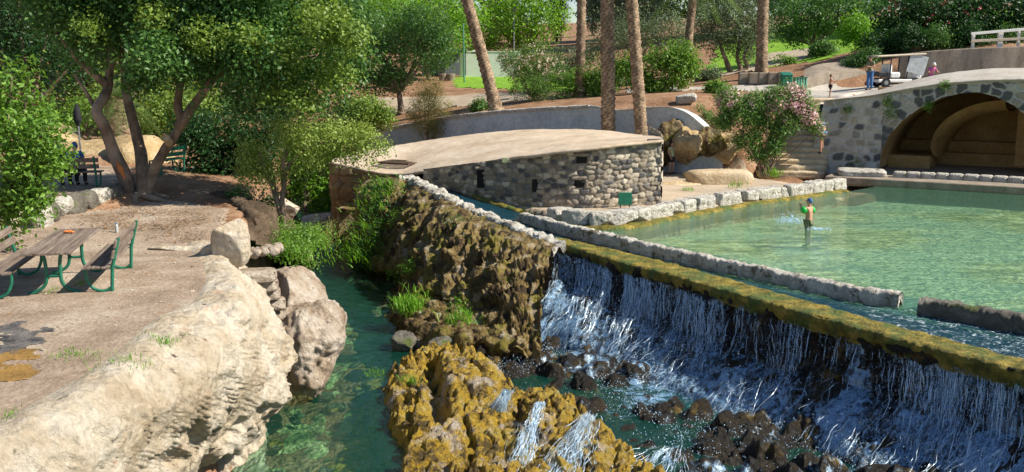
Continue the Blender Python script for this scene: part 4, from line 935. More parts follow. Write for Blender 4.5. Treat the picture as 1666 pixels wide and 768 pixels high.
# concrete ramp walls behind the road, right
cw = crv([UD(1462, 90, 54), UD(1500, 84, 53.5), UD(1570, 79, 53), UD(1640, 76, 52.5), UD(1780, 72, 52)], 80)
G_ = np.stack([cw + np.array([0, .5, -.02]), cw, cw + np.array([0, -.02, -.06]), np.c_[cw[:, :2], np.full(80, 2.8)]], 1); G_ = G_ + .01 * fbm(G_ * 2, 3, 1)[..., None]
o = mesh_np('concrete_wall', G_.reshape(-1, 3), gridfaces(*G_.shape[:2])[:, ::-1], M['concrete']); tag(o, 'stained brown concrete retaining wall behind the bridge road', 'retaining wall')
cw = crv([UD(1306, 130, 53.5), UD(1330, 121, 54.0), UD(1370, 117, 54.5), UD(1420, 116, 54.8), UD(1470, 112, 55)], 60)
G_ = np.stack([cw + np.array([.8, 2.4, .55]), cw + np.array([.1, .3, .05]), cw, np.c_[cw[:, :2], np.full(60, 3.0)]], 1)
o = mesh_np('kerb_wall', G_.reshape(-1, 3), gridfaces(*G_.shape[:2])[:, ::-1], M['concrete']); tag(o, 'low curved concrete wall with a sloping top behind the golf cart', 'retaining wall')
mb = MB(); a = ground_at(1205, 137)
for i in range(5): 
    c = ground_at(1212 + i * 16, 138); mb.box((c[0], c[1], c[2] + .3), (.75, .35, .75), 0, .04)
o = mb.build('garden_wall', M['concrete']); tag(o, 'low stone garden wall behind the tallest right palm', 'low wall')
# white wall and shelter, far garden
c = on_land(797, 84); mb = MB(); mb.box((c[0], c[1], c[2] + 1.0), (5.0, .3, 2.2), 0, .03); mb.box((c[0] - .9, c[1], c[2] + 2.1), (1.3, .3, .3), 0, .02); mb.box((c[0], c[1], c[2] + 2.14), (5.2, .36, .08)); tag(mb.build('white_wall', M['whitewall']), 'bright whitewashed garden wall behind the leaning palm', 'wall')
c = on_land(728, 86); sh = empty('shade_shelter', c, 0, 'grey garden shelter with a dark net roof among the trees', 'shelter')
mb = MB(); mb.box((0, 0, .95), (3.2, .1, 1.9)); mb.box((-1.9, -1, .95), (.1, 2, 1.9)); mb.build('panel', M['shade'], sh)
mb = MB(); mb.box((0, -1.2, 2.1), (3.6, 2.4, .08), 0, 0, R(6)); mb.build('net_roof', M['net'], sh)
for x in (-1.7, 1.7): mb = MB(); mb.tube([(x, -2.2, 0), (x, -2.2, 2)], .04); mb.build('post', M['darkmetal'], sh)
for px, lab in ((721, 'round pale planter by the shelter'), (734, 'low pale trough planter by the shelter')):
    c = on_land(px, 80); mb = MB(); mb.tube([c + np.array([0, 0, z]) for z in (0, .1, .5, .55)], [.28, .3, .38, .36], 12); mb.tube([c + np.array([0, 0, z]) for z in (.5, .52)], [.3, .05], 10); tag(mb.build('planter', M['concrete']), lab, 'planter')

# ------------------------------------------------------------------ golden tufa island and shelf under the falls
isl_px = [(655, 560), (618, 580), (608, 622), (608, 665), (640, 700), (620, 735), (630, 800), (700, 900), (1250, 900), (1150, 790), (1085, 740), (1040, 702), (960, 655), (925, 632), (870, 625), (815, 592), (790, 572), (740, 552), (700, 545)]
isl = np.array([U(a, b, -1.5)[:2] for a, b in isl_px])
xs = np.arange(isl[:, 0].min() - .4, isl[:, 0].max() + .4, .03); ys = np.arange(isl[:, 1].min() - .3, isl[:, 1].max() + .4, .038)
X, Y = np.meshgrid(xs, ys, indexing='ij'); P = np.stack([X, Y, 0 * X], -1)
s = sdf(X, Y, isl) + .25 * fbm(P * 1.3, 4, 3)
h = -2.5 + .84 * sstep(-.15, .45, s) + .16 * fbm(P * .75, 3, 8)
c1 = U(760, 590, -1.1)[:2]; c3 = U(900, 650, -1.3)[:2]
blk = np.exp(-(((X - c1[0]) / .95) ** 4 + ((Y - c1[1]) / 2.6) ** 4)); h = h + .36 * blk
h = h + .22 * np.exp(-(((X - c3[0]) / .7) ** 4 + ((Y - c3[1]) / 1.1) ** 4))
# a little gully between the two ridges
ga, gb_ = U(700, 580, -1.5)[:2], U(715, 680, -1.5)[:2]; e = gb_ - ga; t = np.clip(((X - ga[0]) * e[0] + (Y - ga[1]) * e[1]) / (e ** 2).sum(), 0, 1); dg = np.hypot(X - ga[0] - t * e[0], Y - ga[1] - t * e[1]); h = h - .45 * np.exp(-(dg / .17) ** 2)
# terracing: clumpy rounded cobbly tufa
pid = P + .25 * np.stack([fbm(P * 1.5, 3, 11), fbm(P * 1.5, 3, 12), 0 * X], -1)
def cells(Pxy, sc_, seed):
    q = Pxy * sc_; i = np.floor(q); F1 = np.full(X.shape, 9.); F2 = F1.copy()
    for dx in (-1, 0, 1):
        for dy in (-1, 0, 1):
            cx = i[..., 0] + dx; cy = i[..., 1] + dy; z0 = 0 * cx; a = cx + _hash(cx, cy, z0, seed); b = cy + _hash(cx, cy, z0, seed + 1)
            d = np.hypot(q[..., 0] - a, q[..., 1] - b); F2 = np.where(d < F1, F1, np.minimum(F2, d)); F1 = np.minimum(F1, d)
    return F1, F2
f1, f2 = cells(pid * np.array([1.0, .75, 1]), 1.15, 5); h = h + .17 * (sstep(0, .16, f2 - f1) - .6)
# ledges: the height steps in thin broken layers
q = (h * 7 + 1.4 * fbm(P * 1.7, 4, 21)); fq = q - np.floor(q); h = h * .55 + .45 * (np.floor(q) + sstep(.35, .75, fq) - 1.4 * fbm(P * 1.7, 4, 21)) / 7
f1, f2 = cells(pid, 2.8, 7); k2 = sstep(-.2, .3, fbm(P * .9, 3, 31)); h = h + (.10 + .07 * k2) * (sstep(0, .4, f2 - f1) - .5) * (1 - .75 * blk)
f1, f2 = cells(pid, 7.5, 9); h = h + .055 * (sstep(0, .5, f2 - f1) - .5) * (1 - .5 * blk) * (.4 + k2)
h = h + .055 * ridge(P * 3.2, 5, 5) + .05 * fbm(P * 9, 4, 6) - .05 * (ridge(P * 2.1, 4, 15) > .55)
sl_ = np.clip(s, -1, .6); h = np.where(s < -.2, -2.6, h)
G_ = np.stack([X, Y, h], -1)
o = mesh_np('tufa_island', G_.reshape(-1, 3), gridfaces(len(xs), len(ys)), M['gold']); tag(o, 'golden mossy tufa island of clumpy wet rock in the foreground stream', 'rock island')
# boulders under the falls
FB = [(935, 600, -1.5, (1.3, 1.0, 1.3)), (1000, 620, -1.6, (.9, .8, .8)), (790, 575, -1.6, (1.6, .8, .7)), (850, 560, -1.5, (1.0, .9, 1.0)), (1150, 665, -1.6, (1.7, 1.2, 1.3)), (1095, 640, -1.7, (.8, .8, .9)), (1250, 735, -1.6, (1.5, 1.1, 1.3)), (1330, 765, -1.7, (1.1, .9, 1.0)), (1480, 800, -1.7, (1.8, 1.0, 1.2)), (1040, 655, -1.8, (1.1, .8, .6)), (720, 560, -1.5, (1.2, .8, .6)), (660, 555, -1.6, (.9, .8, .5)), (690, 525, -1.5, (1.2, .9, .6))]
FBL = ['dark wet boulder under the leftmost water fall', 'small dark boulder in the spray right of the leftmost fall', 'long dark rock lying in the rapids above the golden island', 'ochre-streaked boulder against the tufa wall foot', 'large black boulder with water streaming over it under the middle fall', 'small wet rock left of the large black boulder', 'rounded black boulder ringed with foam near the bottom edge', 'dark wet rock right of the foam-ringed boulder', 'black boulder at the bottom right under the falls', 'low dark rock in the shaded basin', 'grey rock on the shelf above the golden island', 'grey rock at the waterline left of the golden ridge', 'grey lichened rock among the shelf plants']
for i, (px, py, z, sz) in enumerate(FB):
    if i in (0, 1, 4, 6, 7, 8, 5, 9): continue
    c = U(px, py, z - .12); sz = np.array(sz) * (.72, .8, .85); boulder('boulder', c, sz, M['wet'] if i not in (10, 11, 12) else M['grey'], i * .7, 300 + i, .24, 1.8, 8, FBL[i], 'rock', nu=60, nv=36, box=3)
# stones on the bed of the stream
r_ = np.random.default_rng(5)
for i in range(46):
    px = r_.uniform(330, 640); py = r_.uniform(560, 790); 
    if i > 36: px = r_.uniform(555, 630); py = r_.uniform(440, 560)
    c = U(px, py, -2.62); sz = r_.uniform(.18, .55)
    boulder('stream_stone', c, (sz, sz * .8, sz * .45), M['grey'] if i % 4 else M['gold'], i, 400 + i, .15, 1.5, 5, 'rounded stone lying on the clear green stream bed', 'stone', 'stones on the stream bed', nu=16, nv=10)

# ------------------------------------------------------------------ falling water
def strip_mesh(strands, name, mat, parent=None):
    mb_V = []; mb_F = []; n_ = 0
    for pts, rad in strands:
        k = len(pts); T = np.gradient(pts, axis=0); T /= np.linalg.norm(T, axis=1)[:, None] + 1e-9
        a = np.cross(T, [0, 1, 0.1]); a /= np.linalg.norm(a, axis=1)[:, None] + 1e-9; b = np.cross(T, a); th = np.arange(5) * 2 * math.pi / 5
        V = pts[:, None] + rad[:, None, None] * (np.cos(th)[None, :, None] * a[:, None] + .6 * np.sin(th)[None, :, None] * b[:, None])
        i = np.arange(k * 5).reshape(k, 5); F = np.stack([i[:-1], np.roll(i[:-1], -1, 1), np.roll(i[1:], -1, 1), i[1:]], -1).reshape(-1, 4)
        mb_V.append(V.reshape(-1, 3)); mb_F.append(F + n_); n_ += k * 5
    return mesh_np(name, np.concatenate(mb_V), np.concatenate(mb_F), mat, parent)
strands = []; drops = []; r_ = np.random.default_rng(11)
NU, NVv = G_w.shape[:2]; outn = np.array([-.80, -.6, 0.]); pxu = []
dens = lambda u: .5 + .5 * math.sin(u * 21 + 2 * math.sin(u * 7))
for k in range(3400):
    u = r_.random() ** .75; 
    if r_.random() > .06 + .9 * max(0, float(vnoise(np.array([u * 34., .3, 0]), 4)) + .5 * float(vnoise(np.array([u * 11., 5.3, 0]), 8)) + .22): continue
    iu = u * (NU - 1); L = 22; v = np.linspace(.33 if r_.random() < .8 else .45, r_.uniform(.55, .93), L); iv = v * (NVv - 1)
    i0 = int(iu); base = np.stack([G_w[i0, np.clip(iv.astype(int), 0, NVv - 1), c_] for c_ in range(3)], 1)
    # ballistic curve: leaves the lip and falls clear of the rock, then meets it again
    t_ = (v - v[0]) / (v[-1] - v[0] + 1e-6); z = base[:, 2]
    thr = r_.uniform(.01, .10); out_ = thr * np.sqrt(np.clip(base[0, 2] - z, 0, None)) + .04
    p0 = base[0].copy(); pts = base * .35 + (p0 + (base[-1] - p0) * t_[:, None]) * .65; pts[:, 2] = z
    pts = pts + outn * out_[:, None] + .035 * np.stack([fbm(np.stack([t_ * 7, 0 * t_ + k, 0 * t_], -1), 3, 3), fbm(np.stack([t_ * 7, 0 * t_ + k, 0 * t_ + 5], -1), 3, 4), 0 * t_], 1)
    rad = r_.uniform(.0022, .0085) * (1 + .6 * fbm(np.stack([t_ * 9, 0 * t_ + k, 0 * t_], -1), 3, 9)) * (1 - .3 * t_); rad[-1] = .001; rad[0] *= .5; rad = rad * np.clip(.55 + 1.9 * vnoise(np.stack([t_ * 8 + k * 3.1, 0 * t_ + k, 0 * t_], -1), 5), .04, 1.5)
    strands.append((pts, rad))
    for q in range(14):
        j = r_.integers(3, L); drops.append(pts[j] + r_.normal(0, .07, 3) * (.6 + 1.2 * t_[j]))
# broken cascade running over the boulders at the foot
for k in range(700):
    u = r_.random(); i0 = int(u * (NU - 1)); m_ = float(vnoise(np.array([u * 14., 2.3, 0]), 4)) + .55
    if r_.random() > m_: continue
    a = G_w[i0, int(NVv * r_.uniform(.62, .8))] + outn * .12; b = a + outn * r_.uniform(.3, 1.5) + np.array([r_.normal(0, .25), r_.normal(0, .2), 0]); b[2] = -1.86
    t_ = np.linspace(0, 1, 14)[:, None]; pts = a * (1 - t_) + b * t_; pts[:, 2] = a[2] + (b[2] - a[2]) * t_[:, 0] ** 1.5
    pts = pts + .11 * np.stack([fbm(pts * 2.6 + k * .01, 3, 3), fbm(pts * 2.6, 3, 7), .5 * fbm(pts * 4, 3, 8)], 1) * (1 + t_)
    rad = r_.uniform(.002, .007) * (1 + .7 * fbm(pts * 6, 3, 9)) * np.clip(.5 + 2.2 * vnoise(pts * 5 + k, 5), .03, 1.6); rad[-1] = .001; strands.append((pts, rad))
    for q in range(3): drops.append(pts[r_.integers(3, 14)] + np.abs(r_.normal(0, .12, 3)) * np.array([r_.choice([-1, 1]), -1, 1]))
wf = strip_mesh(strands, 'waterfall', M['water_white']); tag(wf, 'white curtain of falling water tinted blue for shade, spilling over the weir', 'waterfall', kind='stuff')
def dropmesh(name, pts, r0, r1, mat, seed=0, label=None, cat=None):
    r2 = np.random.default_rng(seed); pts = np.asarray(pts); rr = r0 + (r1 - r0) * r2.random(len(pts)) ** 3; O = np.array([[1, 0, 0], [-1, 0, 0], [0, 1, 0], [0, -1, 0], [0, 0, 1.5], [0, 0, -1.5]])
    V = pts[:, None] + rr[:, None, None] * O[None]; F0 = np.array([[0, 2, 4], [2, 1, 4], [1, 3, 4], [3, 0, 4], [2, 0, 5], [1, 2, 5], [3, 1, 5], [0, 3, 5]])
    F = (F0[None] + (np.arange(len(pts)) * 6)[:, None, None]).reshape(-1, 3); o = mesh_np(name, V.reshape(-1, 3), F, mat); return tag(o, label, cat, kind='stuff')
foamm = NT('shade_blue_foam'); foamm.pbr((.52, .72, .95), .5); M['foam'] = foamm.m  # foam tinted blue, the shade under the falls painted in
dropmesh('spray', drops, .0025, .009, M['foam'], 3, 'fine drops of spray flying around the waterfall', 'spray')
# foam churned on the basin
fp = []
for k in range(9000):
    i0 = int(r_.random() * (NU - 1)); u = i0 / NU; m_ = float(vnoise(np.array([u * 14., 2.3, 0]), 4)) + .55
    if r_.random() > m_: continue
    b = G_w[i0, -1]; d = abs(r_.normal(0, .8)); p = b + outn * d + np.array([r_.normal(0, .12), r_.normal(0, .12), 0]); p[2] = -1.9 + abs(r_.normal(0, .05)) + max(0, .12 - d * .1); fp.append(p)
for (px, py, sx, n_) in ((825, 600, .35, 700), (870, 575, .3, 700), (812, 692, .16, 900), (860, 735, .22, 700), (905, 765, .25, 700), (1040, 668, .35, 400), (1230, 690, .5, 900), (1130, 720, .5, 700)):
    c = U(px, py, -1.8)
    for k in range(n_): fp.append(c + np.array([r_.normal(0, sx), r_.normal(0, sx), abs(r_.normal(0, .08))]))
dropmesh('foam', fp, .002, .011, M['foam'], 5, 'white foam churned up where the falls meet the basin', 'foam')
# thin broken veils of water: sheets that leave the crest and follow the rock
def veilmat(name, sx, sz, lo, hi, dens):
    n = NT(name); v = n.n('ShaderNodeMapping', i_Vector=n.coord(), i_Scale=(sx, sx, sz)).outputs[0]
    a = n.n('ShaderNodeTexNoise', i_Vector=v, i_Scale=1.0, i_Detail=7, i_Roughness=.72, i_Distortion=.5).outputs['Fac']
    b = n.noise(4.5, 8, .78, stretch=(1, 1, .6), dist=1.2); at = n.n('ShaderNodeAttribute', attribute_name='Col').outputs['Fac']
    f = n.smooth(n.math('ADD', n.math('ADD', a, n.math('MULTIPLY', b, .35)), n.math('MULTIPLY', at, .22)), lo, hi); f = n.math('MULTIPLY', f, dens)
    df = n.n('ShaderNodeBsdfDiffuse'); df.inputs[0].default_value = (.34, .62, .98, 1); tl = n.n('ShaderNodeBsdfTranslucent'); tl.inputs[0].default_value = (.5, .75, 1, 1)  # blue tint paints the shaded look of the falls into the veils
    gl = n.n('ShaderNodeBsdfGlossy', i_Roughness=.25); gl.inputs[0].default_value = (.8, .92, 1, 1); bp = n.bump(a, 1, .05); n.l(bp, gl.inputs['Normal']); n.l(bp, df.inputs['Normal'])
    m1 = n.n('ShaderNodeMixShader', i_0=.35); n.l(df.outputs[0], m1.inputs[1]); n.l(tl.outputs[0], m1.inputs[2]); m2_ = n.n('ShaderNodeMixShader', i_0=.22); n.l(m1.outputs[0], m2_.inputs[1]); n.l(gl.outputs[0], m2_.inputs[2])
    tr = n.n('ShaderNodeBsdfTransparent'); m3 = n.n('ShaderNodeMixShader', i_0=f); n.l(tr.outputs[0], m3.inputs[1]); n.l(m2_.outputs[0], m3.inputs[2]); n.l(m3.outputs[0], n.out.inputs[0]); return n.m
v0 = int(.30 * NVv); uu_ = np.linspace(0, 1, NU)[:, None]
for li, (off, lo, hi, sx) in enumerate([(.04, .71, .98, 7.0), (.09, .79, 1.04, 13.0), (.15, .86, 1.08, 20.0)]):
    G = G_w[:, v0:].copy(); sm = G.copy(); kk = 9
    for _ in range(3): sm[kk:-kk] = (sm[kk:-kk] + sm[:-2 * kk] + sm[2 * kk:]) / 3
    vv_ = np.linspace(0, 1, G.shape[1])[None, :]; drop_ = np.clip(G[:, :1, 2] - G[..., 2], 0, None)
    G = sm + outn * (off * .4 + off * 1.2 * np.sqrt(drop_) + .18 * sstep(.6, 1, vv_))[..., None] * np.array([1, 1, 0.]); G = G + (.035 * fbm(G * np.array([3, 3, 1.2]), 4, 40 + li))[..., None] * outn
    dn = 1.3 * fbm(np.stack([uu_ * 24 + 0 * vv_, 0 * uu_ + 0 * vv_, 0 * uu_ + 0 * vv_ + li], -1), 2, 5) + .95 * sstep(.30, 1, vv_) + .10
    vl = mesh_np('water_veil', G.reshape(-1, 3), gridfaces(*G.shape[:2]), veilmat('water_veil_%d' % li, sx, .55, lo, hi, .8), col=np.repeat(np.clip(dn, 0, 1).reshape(-1, 1), 3, 1)); vl.parent = wf
# broken dark rock shelf at the foot of the falls, and rushing foam following it
ap = []; AT = np.linspace(0, 1, 110)
for t_ in AT: ap.append(G_w[:, int(NVv * .72)] * (1 - min(1, t_ * 4)) + G_w[:, int(NVv * .86)] * min(1, t_ * 4) + outn * (3.9 * t_))
G = np.stack(ap, 1); tt_ = AT[None, :]; Pq = G * np.array([1, 1, 0.])
W3 = Pq + .3 * np.stack([fbm(Pq * .9, 3, 61), fbm(Pq * .9, 3, 62), 0 * Pq[..., 0]], -1); f1, f2 = cell3(W3 * 1.25, 5); g1, g2 = cell3(W3 * 3.5, 6)
top_ = (-1.60 - .34 * tt_ ** .8) + .34 * fbm(Pq * .75, 3, 64); zz = top_ + .30 * (sstep(0, .45, f2 - f1) - .7) + .09 * (sstep(0, .4, g2 - g1) - .6) + .04 * fbm(Pq * 6, 3, 65)
zz = zz - .9 * sstep(.86, 1.0, tt_) + .0; k_in = sstep(0, .16, tt_); zz = zz * k_in + (G[..., 2] * (1 - k_in))
zz = np.minimum(zz, np.where(tt_ < .2, G[..., 2] + .1, 9)); G = np.stack([G[..., 0], G[..., 1], zz], -1)
shelf = mesh_np('rock_shelf', G.reshape(-1, 3), gridfaces(*G.shape[:2]), M['wet']); tag(shelf, 'broken dark wet rock shelf at the foot of the waterfall', 'rock shelf')
G = G[:, ::2].copy(); tt_ = AT[None, ::2]; sm = G[..., 2].copy(); sm[:, 1:-1] = (sm[:, 1:-1] * .5 + sm[:, :-2] * .25 + sm[:, 2:] * .25); G[..., 2] = np.maximum(sm + .035, -1.88) + .02 * fbm(G * 4, 3, 2)
dn = .75 - .60 * tt_ + 1.15 * fbm(G * np.array([1.1, 1.1, 0]), 3, 6)
vl = mesh_np('foam_apron', G.reshape(-1, 3), gridfaces(*G.shape[:2]), veilmat('foam_apron', 3.2, 3.2, .84, 1.04, .85), col=np.repeat(np.clip(dn, 0, 1).reshape(-1, 1), 3, 1)); vl.parent = wf
# small cascades across the island
ms = []
for (a_, b_, n_, wd) in (((826, 640, -1.05), (800, 700, -1.75), 200, .07), ((880, 660, -1.2), (845, 760, -1.7), 80, .07), ((960, 680, -1.4), (905, 790, -1.7), 100, .16), ((1085, 735, -1.6), (1020, 800, -1.8), 80, .3)):
    a, b = U(*a_), U(*b_)
    for k in range(n_):
        t_ = np.linspace(0, 1, 14)[:, None]; off = np.array([r_.normal(0, wd), r_.normal(0, wd * .6), 0]); pts = a * (1 - t_) + b * t_ + off * (.4 + t_ * 1.2); pts[:, 2] = a[2] + (b[2] - a[2]) * t_[:, 0] ** 1.3 + .06
        pts = pts + .13 * np.stack([fbm(pts * 4 + k, 3, 3), fbm(pts * 4, 3, 7), .6 * fbm(pts * 6 + k, 3, 8)], 1); ms.append((pts, np.full(14, r_.uniform(.002, .007)) * np.clip(.5 + 2.4 * vnoise(pts * 7 + k, 4), .02, 1.6)))
o = strip_mesh(ms, 'rapids', M['water_white']); tag(o, 'small white rapids trickling through the golden island', 'rapids', kind='stuff')

# ------------------------------------------------------------------ foliage
def leafcloud(blobs, n, size, aspect=.5, seed=0, clump=10, cs=.16, up=.5, gap=.0, gfreq=1.2, droop=0.0, inner=.25):
    """blobs: (x,y,z,rx,ry,rz). returns V,F of diamond leaves in clumps"""
    r2 = np.random.default_rng(seed); B_ = np.asarray(blobs, float); wgt = B_[:, 3] * B_[:, 5]; wgt /= wgt.sum(); nc = max(1, n // clump)
    bi = r2.choice(len(B_), nc, p=wgt); d = r2.normal(size=(nc, 3)); d /= np.linalg.norm(d, axis=1)[:, None]
    rr = np.where(r2.random(nc) < inner, r2.random(nc) ** .5 * .8, .72 + .33 * r2.random(nc))
    q = d * rr[:, None] * B_[bi, 3:6]; c = B_[bi, :3] + q
    c = c + d * (.22 * B_[bi, 3].mean() * fbm(c * .9, 3, seed))[:, None]
    if gap: keep = fbm(c * gfreq, 2, seed + 7) > -1 + gap * 1.0; keep |= r2.random(nc) < .08; c = c[keep]; d = d[keep]; nc = len(c)
    P = np.repeat(c, clump, 0) + r2.normal(size=(nc * clump, 3)) * cs; dd = np.repeat(d, clump, 0); m = len(P)
    N = dd * .6 + np.array([0, 0, up]) + r2.normal(size=(m, 3)) * .55; N /= np.linalg.norm(N, axis=1)[:, None]
    a = r2.normal(size=(m, 3)); a[:, 2] -= droop; a -= N * (a * N).sum(1)[:, None]; a /= np.linalg.norm(a, axis=1)[:, None]; b = np.cross(N, a)
    L = size * (.6 + .8 * r2.random(m))[:, None]; W_ = L * aspect
    V = np.stack([P - a * L * .5, P + b * W_ * .5 + N * L * .06, P + a * L * .5, P - b * W_ * .5 + N * L * .06], 1).reshape(-1, 3)
    return V, np.arange(m * 4).reshape(-1, 4)
def limbs(mb, polys, seg=9):
    for pts, r0, r1 in polys:
        p = crv(np.array(pts), max(8, len(pts) * 5)); k = len(p); t = np.linspace(0, 1, k)
        p = p + .5 * r0 * np.stack([fbm(p * .9, 3, 3), fbm(p * .9, 3, 5), 0 * t], 1) * (t * (1 - t) * 4)[:, None]
        mb.tube(p, (r0 * (1 - t) + r1 * t) * (1 + .12 * fbm(p * 4, 2, 2)), seg)
def blobs_px(lst, D):
    out = []
    for b in lst:
        px, py, r = b[:3]; dd = D + (b[3] if len(b) > 3 else 0); c = UD(px, py, dd); rr = r * dd / FPX; out.append((*c, rr, rr, rr * .85))
    return out
def auto_limbs(base, blobs, r0, rs, fork=.35):
    """a trunk from the base and limbs into the blobs"""
    B_ = np.asarray(blobs); cen = B_[:, :3].mean(0); f = base * (1 - fork) + cen * fork + rs.normal(size=3) * .1 * np.array([1, 1, 0]); ps = [([base, base * .5 + f * .5 + rs.normal(size=3) * .08, f], r0, r0 * .7)]
    for b in B_: e = b[:3]; m = f * .5 + e * .5 + rs.normal(size=3) * .25 * r0 * 3; ps.append(([f, m, e + np.array([0, 0, b[5] * .3])], r0 * .55, .02))
    return ps
def tree(name, base, blobs, n, size, lm, label, cat='tree', r0=.2, bark='bark', polys=None, seed=0, group=None, flowers=None, fork=.35, **kw):
    base = np.asarray(base, float); t = empty(name, base, 0, label, cat, group); rs = np.random.default_rng(seed)
    B_ = np.asarray(blobs, float).copy(); B_[:, :3] -= base
    mb = MB(); limbs(mb, polys if polys is not None else auto_limbs(np.zeros(3), B_, r0, rs, fork)); mb.build('trunk', M[bark], t, True)
    V, F = leafcloud(B_, n, size, seed=seed, **kw); mesh_np('crown', V, F, M[lm], t, False)
    if flowers:
        fm, nf, fs, sel = flowers; V, F = leafcloud(B_[sel] if sel is not None else B_, nf, fs, .8, seed + 50, 8, .07, .6, inner=0); mesh_np('flowers', V, F, M[fm], t, False)
    return t
def rel(pts, base): return [np.asarray(p) - base for p in pts]
# the big many-stemmed tree on the terrace
tb = U(228, 322, 1.15); DD = tb[1]
def T(px, py, dd=0): return UD(px, py, DD + dd) - tb
pol = [([T(214, 330), T(205, 292), T(186, 245), T(166, 200, -.3), T(158, 178, -.3), T(176, 140, .2), T(180, 60, .5)], .22, .09),
       ([T(232, 326), T(232, 290), T(228, 240, .4), T(215, 190, .5), T(204, 140, .6), T(198, 60, .9)], .20, .09),
       ([T(238, 326), T(246, 290), T(266, 250, -.2), T(292, 205, -.4), T(289, 170, -.4), T(296, 110, -.3), T(300, 40, 0)], .17, .07),
       ([T(290, 208, -.4), T(330, 150, -.4), T(370, 105, -.5), T(430, 60, -.6)], .15, .05), ([T(204, 140, .6), T(280, 80, 0), T(360, 20, 0)], .14, .05), ([T(176, 140, .2), T(130, 100, 0), T(90, 50, 0)], .13, .04),
       ([T(370, 105, -.5), T(440, 100, -.5), T(520, 90, -.4)], .09, .03), ([T(166, 200), T(140, 150), T(120, 120)], .08, .03)]
for a in range(7):
    an = a * .9 + .2; pol.append(([np.array([0, 0, .12]), np.array([.6 * math.cos(an), .5 * math.sin(an), .02]), np.array([1.3 * math.cos(an + .3), 1.1 * math.sin(an + .3), -.12])], .14, .03))
bl = blobs_px([(110, 20, 60), (190, 30, 72, 1), (280, 40, 75, 0), (300, 110, 48, -1), (250, 95, 42, -2), (365, 60, 75, 0), (430, 95, 62, -1), (500, 70, 70, 0), (560, 100, 42, .5), (510, 140, 42, 0), (410, 150, 45, 1), (340, -20, 90, 0), (150, 75, 40, -1), (480, -10, 80, 1), (570, 25, 50, 1), (225, 130, 28, -1.5), (330, 165, 28, -1), (460, 170, 30, 1), (200, -60, 100, 0), (100, -60, 90, 0), (400, -90, 100, 0)], DD)
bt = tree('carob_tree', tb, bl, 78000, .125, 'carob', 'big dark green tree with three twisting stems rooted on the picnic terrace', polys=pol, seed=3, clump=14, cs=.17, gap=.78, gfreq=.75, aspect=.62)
V, F = leafcloud([tuple(np.array(b[:3]) - tb) + tuple(b[3:]) for b in blobs_px([(440, 140, 30), (540, 120, 32), (490, 160, 26), (330, 60, 26), (520, 30, 40), (400, 70, 30), (570, 60, 30), (250, 30, 22), (470, 90, 24), (150, 40, 20)], DD - 1.4)], 13000, .11, .6, 9, 12, .15, gap=.85); mesh_np('sunlit_crown', V, F, M['carob_lt'], bt, False)  # sunlit clumps: the light is put into the paler leaf colour
mb = MB(); c = [T(190, 262, -.4), T(196, 275, -.42), T(204, 292, -.43)]; mb.tube(c, [.02, .09, .015], 8); mb.build('bark_wound', flat('orange_wound', (.50, .17, .05), .8), bt)
mb = MB(); mb.tube([T(275, 232, -.4), T(270, 224, -.75)], [.12, .10], 9); mb.build('cut_stub', M['sandstone'], bt)
# leafy shrub at the left edge, near
b = U(15, 400, 1.1); tree('leafy_shrub', b, blobs_px([(20, 130, 40), (45, 165, 42), (15, 200, 50), (70, 220, 36, -.5), (30, 255, 52, -.3), (80, 262, 32), (20, 315, 50), (60, 305, 36), (10, 365, 34), (50, 340, 26), (-60, 200, 80), (-60, 320, 70)], b[1] - .5), 17000, .115, 'shrub', 'tall bright leafy shrub at the left edge beside the picnic table', 'shrub', .09, seed=4, clump=7, cs=.14, gap=.85, aspect=.5, gfreq=1.6)
# small twin-stemmed tree over the stream
b = U(462, 374, .3); DD2 = b[1]
def T2(px, py, dd=0): return UD(px, py, DD2 + dd) - b
pol = [([T2(462, 376), T2(456, 345), T2(442, 300), T2(432, 280), T2(420, 240)], .10, .03), ([T2(462, 376), T2(459, 330), T2(464, 290), T2(462, 262), T2(480, 220)], .10, .03), ([T2(463, 280), T2(500, 240), T2(570, 225)], .05, .015), ([T2(436, 285), T2(420, 262), T2(400, 240)], .05, .015)]
tree('young_tree', b, blobs_px([(415, 245, 36), (455, 225, 36), (500, 225, 36), (545, 215, 32), (590, 225, 24), (570, 245, 22), (500, 262, 28), (450, 275, 24), (405, 280, 22), (620, 240, 14), (605, 262, 12), (530, 250, 24)], DD2), 19000, .08, 'younglf', 'small twin-stemmed tree with feathery light leaves leaning over the stream', polys=pol, seed=6, clump=10, cs=.13, gap=.85, gfreq=1.5, droop=.6)
# thickets on the left bank
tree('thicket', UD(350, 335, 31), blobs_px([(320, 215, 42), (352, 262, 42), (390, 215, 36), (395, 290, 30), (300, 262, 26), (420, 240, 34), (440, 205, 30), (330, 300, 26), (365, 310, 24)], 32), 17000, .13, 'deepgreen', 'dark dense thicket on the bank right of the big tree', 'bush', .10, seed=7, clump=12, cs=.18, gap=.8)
tree('bank_bush', U(405, 352, .8), blobs_px([(395, 325, 24), (418, 335, 22), (380, 340, 18), (430, 318, 20), (408, 352, 16)], 27.5), 6500, .09, 'carob', 'shady bush covering the earth bank left of the young tree', 'bush', .05, seed=9, clump=9, cs=.11, gap=.9, fork=.1)
tree('thicket', UD(500, 345, 46), blobs_px([(510, 290, 34), (525, 330, 30), (490, 310, 26), (480, 260, 30), (545, 250, 22), (520, 350, 20), (500, 230, 30)], 47), 9000, .17, 'lime', 'bright green bush beside the stream left of the hut tower', 'bush', .10, seed=8, clump=10, cs=.25, gap=.85)
